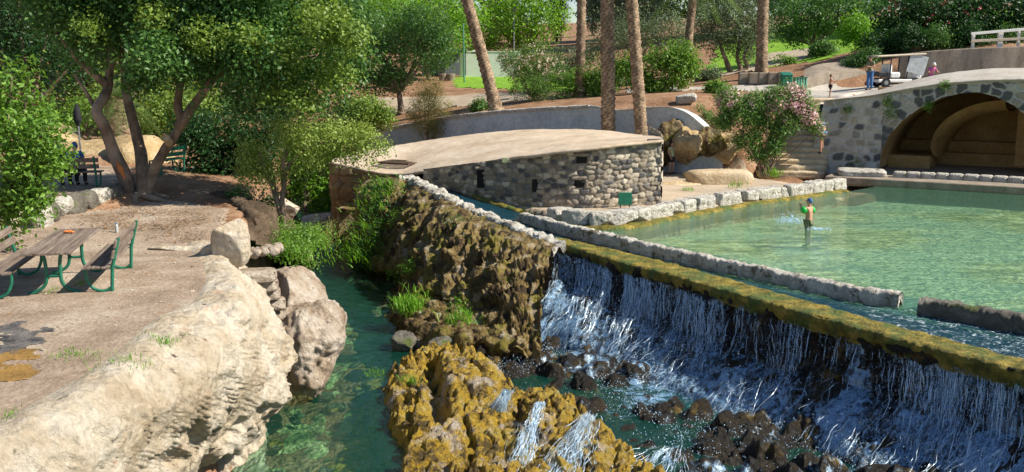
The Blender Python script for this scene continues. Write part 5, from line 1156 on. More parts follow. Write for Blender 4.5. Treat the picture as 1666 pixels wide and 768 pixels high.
for i, (lst, D_, mt, lab) in enumerate([
    ([(150, 180, 34), (110, 195, 34), (70, 205, 36), (20, 200, 44), (185, 190, 26)], 46, 'shrub', 'yellow-green bush on the sandy mound behind the rear bench'),
    ([(260, 180, 34), (290, 200, 28), (240, 205, 26), (320, 170, 36)], 48, 'carob_lt', 'pale green bush behind the right stem of the big tree'),
    ([(380, 190, 36), (340, 180, 30), (430, 180, 36), (470, 190, 36), (520, 190, 36), (560, 185, 36)], 54, 'carob', 'broad dark bush behind the young stream-side tree'),
    ([(590, 180, 26), (570, 210, 20), (620, 190, 18)], 52, 'carob_lt', 'small light bush at the left end of the plastered wall')]):
    bx = blobs_px(lst, D_); b = on_land(lst[0][0], D_); tree('bush', b, bx, 7500, .16, mt, lab, 'bush', .08, seed=20 + i, clump=10, cs=.22, gap=.85)
# small palm behind the tree
def palm(base, top, w0, w1, label, crownR=2.6, nf=34, seed=0, group=None, hang=.6, fm='frond', extra=None):
    base = np.asarray(base, float); top = np.asarray(top, float); t = empty('palm_tree', base, 0, label, 'palm', group); n_ = int(np.linalg.norm(top - base) / .055); tt = np.linspace(0, 1, n_)[:, None]
    mid = (base + top) / 2 + np.array([(top - base)[0] * -.06, 0, 0]); P = (1 - tt) ** 2 * base + 2 * tt * (1 - tt) * mid + tt ** 2 * top - base
    seg = 18; th = np.arange(seg) * 2 * math.pi / seg; hz = np.arange(n_)[:, None] * .055
    q1 = (th[None] * 7 / (2 * math.pi) + hz * 3.2) % 1; q2 = (th[None] * 7 / (2 * math.pi) - hz * 3.2) % 1
    sc_ = np.maximum(np.abs(q1 - .5), np.abs(q2 - .5)) * 2; R_ = (w0 * (1 - tt) + w1 * tt) / 2 * (1 + .35 * np.exp(-hz / .5))
    rad = R_ * (.84 + .30 * (1 - sc_) + .06 * _hash(np.floor(th[None] * 7 / 6.28 + hz * 3.2), np.floor(th[None] * 7 / 6.28 - hz * 3.2), np.zeros((1, 1)), seed))
    cid = _hash(np.floor(th[None] * 7 / 6.28 + hz * 3.2), np.floor(th[None] * 7 / 6.28 - hz * 3.2), np.zeros((1, 1)), seed + 3)
    colr = (np.array([.34, .25, .17])[None, None] * (.45 + .8 * cid)[..., None]) * (sstep(1.0, .72, sc_)[..., None] * .85 + .15) + np.array([.03, .02, .012])
    V = P[:, None] + rad[..., None] * np.stack([np.cos(th)[None] + 0 * hz, np.sin(th)[None] + 0 * hz, 0 * th[None] + 0 * hz], -1)
    i = np.arange(n_ * seg).reshape(n_, seg); F = np.stack([i[:-1], np.roll(i[:-1], -1, 1), np.roll(i[1:], -1, 1), i[1:]], -1).reshape(-1, 4); mesh_np('trunk', V.reshape(-1, 3), F, M['palmattr'], t, col=colr.reshape(-1, 3))
    if nf:
        r2 = np.random.default_rng(seed); Vs = []; Fs = []; c0 = top - base; n0 = 0
        for k in range(nf):
            az_ = k * 2.4; el = R(75 - 130 * (k / nf) ** .8 * hang * 1.3); L = crownR * (.85 + .3 * r2.random()); s_ = np.linspace(0, 1, 12); dirx = np.array([math.cos(az_), math.sin(az_), 0])
            pts = c0 + dirx * (np.cos(el) * L * s_ + .0)[:, None] + np.array([0, 0, 1.]) * (np.sin(el) * L * s_ - .45 * L * s_ ** 2)[:, None]
            side = np.array([-dirx[1], dirx[0], 0])
            for j in range(1, 12):
                for sg in (-1, 1):
                    for h_ in (0, .5):
                        p = pts[j] if h_ == 0 or j == 11 else (pts[j] + pts[j + 1]) / 2 if j < 11 else pts[j]; ln = .45 * crownR / 2.6 * (1 - .5 * s_[j]); tip = p + side * sg * ln + (pts[min(j + 1, 11)] - pts[j - 1]) * .5 + np.array([0, 0, -.16 * ln]); wv = (pts[j] - pts[j - 1]) * .10
                        Vs += [p - wv, p + wv, tip]; Fs.append([n0, n0 + 1, n0 + 2]); n0 += 3
        mesh_np('crown', np.array(Vs), np.array(Fs), M[fm], t, False)
    return t
b = on_land(192, 40); palm(UD(196, 240, 39), UD(190, 158, 39), 1.0, .9, 'short stout palm with grey-green fronds behind the big tree', 1.9, 46, 3, hang=.7)
for (bx, by, bD, tx, ty, w_, lab) in [(808, 184, 52.5, 752, 0, .60, 'slanting palm trunk in the red soil leaning to the left'), (943, 172, 56, 946.5, 0, .50, 'slim straight palm behind the plastered wall between two oleanders'),
        (991, 216, 44.6, 988, 0, .60, 'thickest straight palm trunk rising right behind the hut roof'), (1049, 224, 44.2, 1027, 0, .52, 'dark palm trunk leaning slightly left behind the hut corner'),
        (1112, 158, 56, 1123, 0, .47, 'palm by the pale boulder, half hidden by green bushes'), (1238, 136, 58, 1241, 0, .62, 'straight palm trunk beside the olive tree at the foot of the lawn')]:
    b = UD(bx, by, bD); b[2] = float(height(np.array([b[0]]), np.array([bD]))[0]) if by < 200 else .1
    b0_ = UD(bx, by, bD); tp = UD(tx, ty, bD); k = (16.5 - b0_[2]) / (tp[2] - b0_[2]); top_ = b0_ + (tp - b0_) * k; top_ = np.array([b0_[0] + (tp[0] - b0_[0]) * min(k, 2.1), bD, 15.5 if bx != 1112 else 9.6])
    palm(b, top_, w_ * 1.05, w_ * .85, lab, 3.2, 40, int(bx))
# far and middle trees
def ptree(name, basepx, D_, lst, n, size, lm, label, cat='tree', **kw):
    b = on_land(basepx, D_); return tree(name, b, blobs_px(lst, D_), n, size, lm, label, cat, **kw)
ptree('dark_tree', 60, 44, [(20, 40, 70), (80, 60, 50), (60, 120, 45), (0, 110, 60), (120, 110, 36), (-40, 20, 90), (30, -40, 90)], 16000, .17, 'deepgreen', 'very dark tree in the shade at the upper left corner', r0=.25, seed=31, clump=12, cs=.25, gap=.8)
ptree('garden_tree', 652, 60, [(595, 55, 50), (620, 100, 44), (655, 60, 52), (700, 85, 40), (645, 128, 26), (605, 132, 26), (575, 105, 36), (690, 40, 44), (570, 60, 40), (715, 60, 26)], 27000, .16, 'carob', 'spreading blue-green tree leaning over the red soil left of the shelter', r0=.22, seed=32, clump=12, cs=.22, gap=.8)
ptree('garden_tree', 700, 80, [(700, 30, 50), (650, 10, 50), (740, 50, 40), (720, 80, 26), (600, 20, 50), (560, 10, 50), (760, 20, 40)], 12000, .26, 'lime', 'yellow-green tree above the grey shelter', r0=.28, seed=33, clump=10, cs=.35, gap=.8)
ptree('garden_tree', 850, 98, [(800, 40, 42), (850, 20, 50), (893, 35, 34), (870, 60, 30), (820, 70, 26), (780, 70, 30), (830, -20, 60), (890, 5, 28)], 15000, .30, 'lime', 'tall bright green tree behind the street lamp', r0=.35, seed=34, clump=10, cs=.4, gap=.85)
ptree('dry_tamarisk', 700, 53.5, [(700, 145, 20), (690, 170, 24), (715, 180, 20), (690, 200, 20), (712, 212, 15), (672, 188, 14)], 9500, .13, 'dry', 'feathery straw-coloured shrub on top of the plastered wall', 'shrub', r0=.06, seed=35, clump=8, cs=.13, aspect=.16, up=.1, fork=.15)
ptree('oleander', 870, 56, [(868, 95, 30), (840, 112, 27), (900, 110, 27), (850, 140, 26), (890, 142, 28), (870, 125, 32), (825, 95, 16), (870, 160, 18)], 14000, .17, 'oleander', 'rounded oleander with faded cream blossom above the plastered wall', 'shrub', r0=.07, seed=36, clump=9, cs=.16, aspect=.22, gap=.9, fork=.12, flowers=('whiteflower', 1500, .10, [0, 1, 2, 6]))
ptree('garden_shrub', 965, 56, [(960, 110, 26), (940, 130, 24), (985, 135, 26), (965, 150, 24), (1005, 110, 20), (925, 150, 16)], 10000, .15, 'shrub', 'green shrub between the slim palm and the thickest palm', 'shrub', r0=.07, seed=37, clump=9, cs=.16, gap=.9, fork=.12, flowers=('whiteflower', 200, .10, None))
ptree('garden_shrub', 1075, 54.5, [(1075, 90, 28), (1110, 92, 24), (1050, 112, 26), (1095, 120, 28), (1025, 105, 18), (1070, 140, 26), (1122, 110, 18), (1040, 140, 18)], 14000, .17, 'shrub', 'broad glossy green shrub right of the leaning dark palm', 'shrub', r0=.07, seed=38, clump=9, cs=.16, gap=.9, fork=.12)
ptree('olive_tree', 1040, 78, [(1040, 45, 40), (1000, 62, 34), (1080, 45, 34), (1060, 75, 28), (970, 90, 26), (1110, 60, 26)], 15000, .20, 'olivelf', 'silvery olive tree behind the row of garden shrubs', r0=.25, seed=39, clump=9, cs=.28, aspect=.3, gap=.9)
ptree('olive_tree', 925, 88, [(925, 85, 22), (905, 100, 20), (950, 95, 20), (930, 110, 18)], 7000, .22, 'olivelf', 'small grey-green olive under the gap of blue sky', r0=.18, seed=40, clump=9, cs=.26, aspect=.3, gap=.9)
b = on_land(1195, 63); DD3 = 63
def T3_(px, py, dd=0): return UD(px, py, DD3 + dd) - b
bb = UD(1195, 133, 63) - b; pol = [([T3_(1190, 134), T3_(1186, 112), T3_(1180, 92), T3_(1165, 60)], .20, .06), ([T3_(1195, 134), T3_(1205, 112), T3_(1200, 92), T3_(1205, 50)], .17, .06), ([T3_(1198, 134), T3_(1216, 108), T3_(1212, 90), T3_(1235, 50)], .17, .05)]
pol = [([np.array([p[0][0], p[0][1], -.1])] + p[1:], a, c_) for p, a, c_ in pol]
tree('olive_tree', b, blobs_px([(1190, 45, 34), (1155, 62, 28), (1225, 60, 30), (1175, 80, 22), (1215, 85, 18), (1200, 15, 34), (1240, 40, 20), (1150, 30, 26)], 63), 19000, .17, 'olivelf', 'olive tree with several bare twisting stems at the edge of the lawn', polys=pol, seed=41, clump=9, cs=.22, aspect=.32, gap=.9)
ptree('lawn_tree', 1310, 74, [(1300, 20, 44), (1350, 10, 44), (1330, 42, 26), (1270, 35, 26), (1380, 30, 30), (1290, 60, 18), (1400, 10, 30)], 17000, .20, 'carob', 'dark green tree with low limbs casting shade on the lawn', r0=.22, seed=42, clump=10, cs=.26, gap=.85)
ptree('lawn_tree', 1405, 68, [(1395, 45, 24), (1410, 70, 20), (1375, 60, 16)], 5000, .18, 'lime', 'small light green tree at the right side of the lawn', r0=.10, seed=43, clump=9, cs=.22, gap=.9)
ptree('dark_shrub', 1430, 57, [(1425, 75, 26), (1455, 72, 28), (1405, 92, 18), (1440, 98, 20), (1470, 92, 20)], 11000, .15, 'deepgreen', 'round dark shrub on the slope above the golf cart', 'shrub', r0=.08, seed=44, clump=9, cs=.18, gap=.95, fork=.12)
ptree('flowering_tree', 1520, 58, [(1480, 22, 40), (1530, 30, 42), (1575, 20, 38), (1500, 58, 30), (1550, 58, 28), (1600, 50, 26), (1445, 20, 30)], 24000, .18, 'deepgreen', 'dark tree dotted with red blossom above the concrete wall', r0=.2, seed=45, clump=9, cs=.22, gap=.9, flowers=('redflower', 700, .12, None))
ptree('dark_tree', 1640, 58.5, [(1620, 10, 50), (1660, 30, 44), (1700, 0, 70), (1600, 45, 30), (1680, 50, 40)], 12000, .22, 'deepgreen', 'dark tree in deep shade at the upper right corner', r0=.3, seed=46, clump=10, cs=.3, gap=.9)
for i, (px, lab) in enumerate([(1480, 'leftmost low dark bush along the top of the concrete wall'), (1530, 'second low dark bush along the top of the concrete wall'), (1575, 'low dark bush left of the wooden railing'), (1640, 'dark bush behind the middle of the wooden railing'), (1700, 'dark bush at the right photo edge behind the railing'), (1400, 'low dark bush at the foot of the slope behind the man')]):
    ptree('slope_bush', px, 56.0, [(px - 14, 70, 16), (px + 14, 66, 17), (px, 54, 18), (px + 26, 78, 10)] if px > 1410 else [(px, 98, 14), (px + 18, 92, 15), (px - 16, 104, 10)], 5000, .13, ['deepgreen', 'carob'][i % 2], lab, 'bush', r0=.05, seed=250 + i, clump=9, cs=.15, gap=.95, fork=.1)
# front flowering oleander by the pool
b = U(1245, 288, .15); DD4 = b[1] + .2
def T4(px, py, dd=0): return UD(px, py, DD4 + dd) - b
stems = [(1185, 175), (1205, 190), (1225, 160), (1250, 165), (1275, 180), (1300, 160), (1312, 195), (1260, 210), (1235, 215), (1215, 235), (1322, 215), (1285, 205)]
pol = [([np.array([.02 * (i - 6), 0, 0]), T4(1245 + (a - 1245) * .25, 262, (i % 3 - 1) * .15), T4(1245 + (a - 1245) * .6, 288 - (288 - c_) * .6, (i % 3 - 1) * .35), T4(a, c_, (i % 3 - 1) * .5)], .035, .012) for i, (a, c_) in enumerate(stems)]
tree('pink_oleander', b, blobs_px([(1185, 165, 20), (1205, 185, 22), (1182, 195, 16), (1225, 170, 20), (1260, 165, 22), (1295, 168, 22), (1312, 190, 18), (1275, 200, 24), (1240, 205, 22), (1215, 225, 16), (1330, 205, 10), (1255, 235, 16), (1290, 150, 16), (1232, 248, 12)], DD4), 34000, .19, 'oleander', 'tall oleander with pink blossom rising behind the white pool rim', 'shrub', polys=pol, seed=51, clump=12, cs=.14, aspect=.22, up=.5, gap=.9, gfreq=1.6, flowers=('pinkflower', 6500, .09, [0, 3, 4, 5, 6, 10, 12]))
# oleander tuft at the wall end
ptree('garden_plant', 1150, 45.5, [(1150, 190, 10), (1168, 200, 10), (1140, 175, 6)], 1500, .10, 'oleander', 'low grey-green plant on the end of the plastered wall', 'plant', r0=.02, seed=52, clump=8, cs=.1, aspect=.3)
for i, (px, D_, lst, lab) in enumerate([(890, 70, [(890, 128, 5), (896, 120, 5)], 'sapling on the small lawn beside the white wall'), (838, 58, [(832, 148, 5), (842, 142, 5)], 'thin bare sapling in the red soil'), (1290, 66, [(1285, 100, 6), (1295, 105, 6), (1275, 92, 4)], 'straggly sapling on the lawn behind the oleander')]):
    ptree('sapling', px, D_, lst, 260, .12, 'oleander', lab, 'plant', r0=.03, seed=54 + i, clump=6, cs=.1, fork=.6)
# wooded backdrop: individual big trees beyond the garden
protos = []
bt_l = ['deep green broad tree', 'light green broad tree', 'olive green tall tree', 'dark blue-green tree']
pos = [(-320, 60), (-180, 66), (-60, 72), (60, 78), (170, 70), (270, 84), (360, 76), (450, 90), (540, 82), (620, 100), (710, 118), (800, 122), (1040, 130), (1120, 118), (1200, 108), (1290, 112), (1380, 104), (1460, 96), (1550, 92), (1640, 96), (1740, 90), (1850, 84), (1010, 112), (480, 68), (330, 62), (220, 56), (120, 60)]
for k in range(4):
    r2 = np.random.default_rng(80 + k); bl_ = []
    for j in range(13): a = r2.uniform(0, 6.28); rr = r2.uniform(0, 3.4); bl_.append((rr * math.cos(a), rr * math.sin(a), 4.2 + r2.uniform(0, 6.5) - rr * .35, *(np.array([1, 1, .8]) * r2.uniform(1.5, 2.4))))
    for j in range(5): a = j * 1.26; bl_.append((2.8 * math.cos(a), 2.8 * math.sin(a), 2.6, 1.6, 1.6, 1.3))
    protos.append(bl_)
srcs = {}
for i, (px, D_) in enumerate(pos):
    k = i % 4; b = on_land(px, D_); place = 'behind the ' + ['left thicket', 'dark corner tree', 'big terrace tree', 'rear bench', 'young stream tree', 'grey shelter', 'olive trees', 'lawn', 'flowering tree', 'concrete wall'][min(9, int((px + 320) / 220))]
    lab = '%s %s, %s' % (bt_l[k] if i != 22 else 'slender olive green tree', place, ['nearer row', 'second row', 'far row', 'farthest row'][0 if D_ < 70 else 1 if D_ < 95 else 2 if D_ < 120 else 3])
    if k not in srcs: srcs[k] = tree('woodland_tree', b, [(x + b[0], y + b[1], z + b[2], *r) for x, y, z, *r in protos[k]], 16000, .30, ['deepgreen', 'carob_lt', 'olivelf', 'carob'][k], lab, r0=.32, seed=60 + k, clump=10, cs=.42, gap=.85, group='woodland trees behind the garden'); o = srcs[k]
    else: o = copy_tree(srcs[k]); o.location = Vector([float(v) for v in b]); o['label'] = lab
    sc_ = (.85 + .3 * ((i * 37) % 10) / 10) * (1.25 if D_ > 100 else 1.0); o.scale = (sc_, sc_, sc_ * 1.05); o.rotation_euler = (0, 0, i * 1.7)
# cypresses
for i, (px, D_, h_) in enumerate([(1000, 120, 17), (1018, 126, 19), (985, 132, 18), (962, 150, 15.5), (905, 128, 13), (1058, 124, 15)]):
    b = on_land(px, D_); 
    if i == 0:
        bl_ = [(b[0], b[1], b[2] + 1.2 + j * 1.0, *(np.array([1, 1, 1]) * (1.25 * math.sin(min(1, (j + 1.5) / 6) * 1.57) * (1 - (j / 17) ** 2) + .2))) for j in range(16)]
        cyp = o = tree('cypress', b, bl_, 11000, .26, 'cypress', '', 'tree', r0=.2, seed=70, clump=8, cs=.2, aspect=.4, up=.9, group='cypresses on the skyline')
    else: o = copy_tree(cyp); o.location = Vector([float(v) for v in b])
    o['label'] = ['tall narrow cypress left of the leaning dark palm', 'tallest cypress between the two near palms', 'cypress beside the thickest palm', 'distant cypress in the blue sky gap', 'cypress left of the slim straight palm', 'cypress above the olive tree'][i]; o.scale = (1, 1, h_ / 17)

# ------------------------------------------------------------------ low plants
def blades(centers, n, L, w, mat, name, label, cat, seed=0, spread=.2, lean=.5, kind=None, out=None, width_grow=0):
    r2 = np.random.default_rng(seed); c = np.asarray(centers, float); org = c[0].copy(); Vs = []; ci_ = r2.integers(0, len(c), n); p = c[ci_] + r2.normal(size=(n, 3)) * np.array([spread, spread, spread * .3])
    az_ = r2.uniform(0, 6.28, n); d = np.stack([np.cos(az_), np.sin(az_), 0 * az_], 1) * (lean * r2.random(n))[:, None]
    if out is not None: d = d + np.asarray(out)
    Ln = L * (.5 + .8 * r2.random(n)); sd_ = np.stack([-np.sin(az_), np.cos(az_), 0 * az_], 1) * w * .5; t = np.array([0, .35, .7, 1.0]); S_ = []
    for k, tk in enumerate(t):
        q = p + (np.array([0, 0, 1.]) * (tk - .45 * tk ** 2) + d * tk ** 1.5) * Ln[:, None]; ww = [1, 1, .7, .08][k]; S_ += [q - sd_ * ww, q + sd_ * ww]
    V = np.stack(S_, 1) - org; F0 = np.array([[0, 1, 3, 2], [2, 3, 5, 4], [4, 5, 7, 6]]); F = (F0[None] + (np.arange(n) * 8)[:, None, None]).reshape(-1, 4)
    o = mesh_np(name, V.reshape(-1, 3), F, mat, None, False); o.location = Vector([float(v) for v in org]); return tag(o, label, cat, kind=kind)
ivy = [U(*a) if len(a) == 3 and a[2] < 5 else UD(*a) for a in [(600, 310, 37.5), (620, 325, 37), (590, 340, 37), (635, 300, 37), (640, 330, 36), (600, 365, 36.2), (620, 370, 36), (585, 385, 36), (605, 400, 35), (630, 395, 35), (590, 410, 35), (640, 370, 35.5), (575, 350, 37.5), (650, 350, 35.5)]]
_w2 = loftgrid(rowsD, 60, 30); ivy = [_w2[i, j] + np.array([-.15, -.15, .05]) for i in range(6, 14, 2) for j in range(8, 25, 2)]
blades(ivy, 900, .5, .032, M['fern'], 'reed_plants', 'bright green reed-like plants hanging on the hut tower above the stream', 'plants', 3, .42, .9, 'stuff', (-.3, -.35, -.1))
V, F = leafcloud([(*p, .45, .4, .45) for p in ivy], 4200, .09, .5, 17, 8, .14, gap=.9); tag(mesh_np('creeper', V, F, M['deepgreen'], None, False), 'dark creeper leaves clinging to the tower below the grate', 'creeper', kind='stuff')
gp = [U(a, c_, .2) for a, c_ in ((430, 385), (450, 390), (480, 395), (500, 400), (470, 410), (440, 405), (495, 420), (420, 390), (510, 390))]
blades(gp, 700, .28, .025, M['fern'], 'bank_plants', 'lush bright green plants under the young tree at the stream', 'plants', 5, .34, .8, 'stuff')
V, F = leafcloud([(*(p + np.array([0, 0, .15])),   .6, .5, .38) for p in gp], 9500, .07, .5, 18, 8, .1, gap=.9); tag(mesh_np('bank_foliage', V, F, M['shrub'], None, False), 'small leafy ground plants among the bright blades by the stream', 'plants', kind='stuff')
blades([U(520, 385, .2), U(525, 400, 0)], 160, .7, .012, M['dry'], 'dry_twigs', 'dry pale twigs sticking out over the stream', 'plant', 6, .2, 1.2, None, (.5, -.2, 0))
for i, (px, py, z, n_, L, m_, lab) in enumerate([(738, 355, .1, 60, .3, 'lime', 'pale yellow-green plant growing out of the fluted wall'), (668, 500, -1.3, 500, .4, 'fern', 'soft green tuft on the shelf rock under the fluted wall'), (752, 525, -1.3, 260, .4, 'fern', 'bright green tuft in the middle of the grey shelf'), (680, 480, -1.2, 60, .35, 'lime', 'yellow-green sprig beside the shelf tuft'), (858, 345, .1, 70, .4, 'fern', 'little plant growing at the foot of the hut wall'),
        (205, 598, 1.1, 60, .18, 'fern', 'single upright weed on the lip of the pale bank'), (260, 558, 1.1, 120, .10, 'fern', 'green weed patch along the bank lip nearest the rock tip'), (115, 580, 1.1, 120, .08, 'fern', 'green weed patch in the bare ground left of the lip weed'), (180, 606, 1.1, 80, .07, 'fern', 'thin weed patch beside the upright weed'), (150, 583, 1.1, 50, .07, 'fern', 'tiny weed patch between the larger two'), (88, 474, 1.1, 60, .08, 'fern', 'weeds under the picnic table edge'), (8, 685, 1.1, 80, .08, 'fern', 'dark weeds at the bottom left ground'), (135, 463, 1.1, 60, .09, 'fern', 'weeds under the near end of the right bench'),
        (1255, 285, .2, 260, .45, 'fern', 'green tuft around the foot of the pink oleander'), (1200, 303, .2, 60, .3, 'fern', 'low weeds in front of the golden rock block'), (1120, 310, .15, 60, .2, 'fern', 'small weed behind the pool rim'), (610, 608, -1.3, 60, .12, 'fern', 'wisp of green on the left ridge of the golden island'), (665, 620, -1.3, 70, .12, 'fern', 'small green tuft in the gully of the golden island')]):
    c = U(px, py, z)
    if i == 0: c = UD(px, py, 29.4)
    if i == 4: c = UD(px, py + 5, 32.9)
    blades([c], int(n_ * (.8 if L >= .3 else 2.0)), L, .02 if L >= .3 else .008, M[m_], 'weed', lab, 'plant', 100 + i, .13 if L < .3 else .22, .9, 'stuff' if L < .3 else None)
for i, (ui, vj, lab) in enumerate([(20, 12, 'small green tuft hanging below the parapet near the ivy'), (27, 17, 'leafy tuft halfway down the tufa wall'), (34, 9, 'dark tuft near the top of the tufa wall'), (23, 21, 'plant at the left foot of the tufa wall'), (40, 20, 'low green clump at the middle foot of the tufa wall'), (31, 23, 'grassy clump where the tufa wall meets the shelf')]):
    c = _w2[ui, vj] + np.array([-.1, -.12, 0]); V, F = leafcloud([(0, 0, 0, .32, .22, .28)], 420, .07, .35, 330 + i, 7, .09); o = mesh_np('wall_tuft', V, F, M[['shrub', 'fern', 'carob'][i % 3]], None, False); o.location = Vector(c.tolist()); tag(o, lab, 'plant', kind=None)
for i, (px, D_, h_, m_, lab) in enumerate([(575, 62, 20, 'carob', 'round bush in the red soil far left of the slanting palm'), (640, 72, 18, 'deepgreen', 'dark bush beneath the blue-green garden tree'), (930, 64, 16, 'shrub', 'bush behind the slim straight palm'), (1010, 62, 18, 'carob', 'bush behind the thickest palm'), (1150, 60, 14, 'olivelf', 'low grey-green bush between the boulder palm and the olive tree'), (1335, 62, 14, 'carob', 'bush at the road edge behind the small boy'), (905, 76, 22, 'deepgreen', 'dark bush on the lawn right of the white wall'), (1270, 62, 10, 'shrub', 'small bush right of the straight palm by the olive tree'), (1165, 51, 9, 'shrub', 'low plant in the red soil right of the pale boulder'), (780, 55, 8, 'oleander', 'small plant in the soil left of the slanting palm foot')]):
    b = on_land(px, D_); r = h_ * D_ / FPX; tree('garden_bush', b, [(b[0], b[1], b[2] + r * .9, r, r, r * .9), (b[0] + r, b[1], b[2] + r * .6, r * .7, r * .7, r * .6), (b[0] - r, b[1] + .2, b[2] + r * .65, r * .75, r * .7, r * .65)], 3600, .13, m_, lab, 'bush', .05, seed=360 + i, clump=9, cs=.14, gap=.95, fork=.1)
# shrubs on bridge
for i, (px, py, s_) in enumerate([(1452, 180, .35), (1380, 178, .2), (1445, 165, .2), (1510, 172, .22), (1395, 268, .45), (1538, 138, .2)]):
    s1, z1 = px_on_face(px, py); c = A0 + Bd * s1 - AX * .1; V, F = leafcloud([(c[0], c[1], z1, s_, .15, s_)], 260, .08, .5, 200 + i, 6, .08); V = V - np.array([c[0], c[1], z1]); o = mesh_np('wall_plant', V, F, M['shrub'], None, False); o.location = (c[0], c[1], z1)
    tag(o, ['leafy tuft rooted above the left haunch of the arch', 'small tuft on the left part of the bridge face', 'small tuft just under the deck edge', 'green tuft among the voussoirs', 'dark leafy plant at the foot of the bridge abutment', 'little plant on the deck rim over the arch'][i], 'plant')

# ------------------------------------------------------------------ furniture
def picnic_bench(base, rz, label, L=2.3):
    t = empty('slatted_bench', base, rz, label, 'bench', 'benches at the picnic table')
    for k in range(3): mb = MB(); mb.box((-.16 + k * .15, 0, .45), (.13, L, .035), 0, .006); mb.build('seat_slat', M['woodslat'], t)
    for k, z in enumerate((.66, .84)): mb = MB(); mb.box((.27 + .05 * k, 0, z), (.035, L, .13), 0, .006, 0, R(12)); mb.build('back_slat', M['woodslat'], t)
    for y in (-L * .42, L * .42):
        mb = MB(); mb.tube([(.20, y, 0), (.23, y, .42), (.355, y, .92)], .030, 10); mb.build('rear_post', M['greenmetal'], t)
        mb = MB(); mb.tube(crv(np.array([(-.20, y, .42), (-.19, y, .25), (-.10, y, .08), (.08, y, .02), (.22, y, .10)]), 14), .026, 10); mb.build('leg', M['greenmetal'], t)
        mb = MB(); mb.box((.02, y, .42), (.46, .05, .03), 0, .004); mb.build('seat_bracket', M['greenmetal'], t)
    return t
tc = (U(35, 416, 1.85) + U(113, 415, 1.85) + U(159, 372, 1.85) + U(96, 372, 1.85)) / 4; RZ = R(12)
pt = empty('picnic_table', (tc[0], tc[1], 1.1), RZ, 'weathered wooden picnic table on curved green steel legs', 'table')
for k in range(4): mb = MB(); mb.box((-.285 + k * .19, 0, .75), (.178, 2.55, .04), 0, .006); mb.build('plank', M['woodslat'], pt)
for y in (-.85, .85):
    for s_ in (-1, 1): mb = MB(); mb.tube(crv(np.array([(s_ * .26, y, .73), (s_ * .14, y, .66), (s_ * .11, y, .4), (s_ * .14, y, .16), (s_ * .30, y, .04), (s_ * .42, y, .02)]), 20), .030, 10); mb.build('leg', M['greenmetal'], pt)
    mb = MB(); mb.tube([(-.11, y, .30), (.11, y, .30)], .024); mb.build('crossbar', M['greenmetal'], pt)
    mb = MB(); mb.box((0, y, .715), (.66, .06, .03)); mb.build('bracket', M['greenmetal'], pt)
ex = np.array([math.cos(RZ), math.sin(RZ), 0]); ey = np.array([-math.sin(RZ), math.cos(RZ), 0]); t0 = np.array([tc[0], tc[1], 1.1])
picnic_bench(t0 + ex * .72 + ey * .05, RZ, 'slatted wooden bench with green legs right of the picnic table')
picnic_bench(t0 - ex * .78 - ey * .15, RZ + math.pi, 'slatted bench left of the picnic table, cut off by the photo edge')
c = U(113, 377, 1.90); mb = MB(); 
for k in range(9): mb.ball((c[0] + .035 * (k % 5) - .08, c[1] + .04 * (k // 5), 1.895 + .01 * (k % 2)), (.035, .02, .018), 8, 5, k)
tag(mb.build('fruit_peel', M['orange']), 'orange and red scraps of fruit peel on the picnic table', 'food scraps')
c = U(190, 378, 1.1); bo = empty('water_bottle', c, 0, 'small clear plastic bottle with blue cap on the ground behind the bench', 'bottle')
mb = MB(); mb.tube([(0, 0, .0), (0, 0, .02), (0, 0, .16), (0, 0, .19)], [.035, .037, .037, .015], 12); mb.build('bottle', M['plastic'], bo); mb = MB(); mb.tube([(0, 0, .19), (0, 0, .22)], .017, 10); mb.build('cap', M['bluetint'], bo)
gv = []; r_ = np.random.default_rng(21); O8 = np.array([[x, y, z] for x in (-1, 1) for y in (-1, 1) for z in (-.5, .6)]) * .8
gx = r_.uniform(-13, -4.2, 5200); gy = r_.uniform(9, 27, 5200); kk_ = sdf(gx, gy, terr_poly) > .1; gx, gy = gx[kk_], gy[kk_]; gz = height(gx, gy) + .022; kk_ = (r_.random(len(gx)) < .35 + .65 * (fbm(np.stack([gx * .7, gy * .7, 0 * gx], -1), 3, 3) > 0)); gx, gy, gz = gx[kk_], gy[kk_], gz[kk_]
sz_ = .006 + .026 * r_.random(len(gx)) ** 6; V = np.stack([gx, gy, gz], -1)[:, None] + (O8[None] * (1 + .5 * (r_.random((len(gx), 8, 3)) - .5))) * sz_[:, None, None]; F0 = np.array([[0, 1, 3, 2], [4, 6, 7, 5], [0, 4, 5, 1], [2, 3, 7, 6], [0, 2, 6, 4], [1, 5, 7, 3]]); F = (F0[None] + (np.arange(len(gx)) * 8)[:, None, None]).reshape(-1, 4)
tag(mesh_np('gravel', V.reshape(-1, 3), F, M['bank'], None, False), 'loose grit and small pebbles strewn over the bare terrace', 'gravel', kind='stuff')
# fallen leaves and litter under the big tree
V, F = leafcloud([(*U(a, c_, 1.12), .8, .8, .01) for a, c_ in ((250, 345), (300, 350), (200, 350), (280, 365), (330, 360), (220, 370), (170, 365), (300, 385))], 2600, .07, .5, 77, 3, .1, 3); tag(mesh_np('leaf_litter', V, F, M['litter'], None, False), 'brown fallen leaves scattered around the roots of the big tree', 'leaves', kind='stuff')
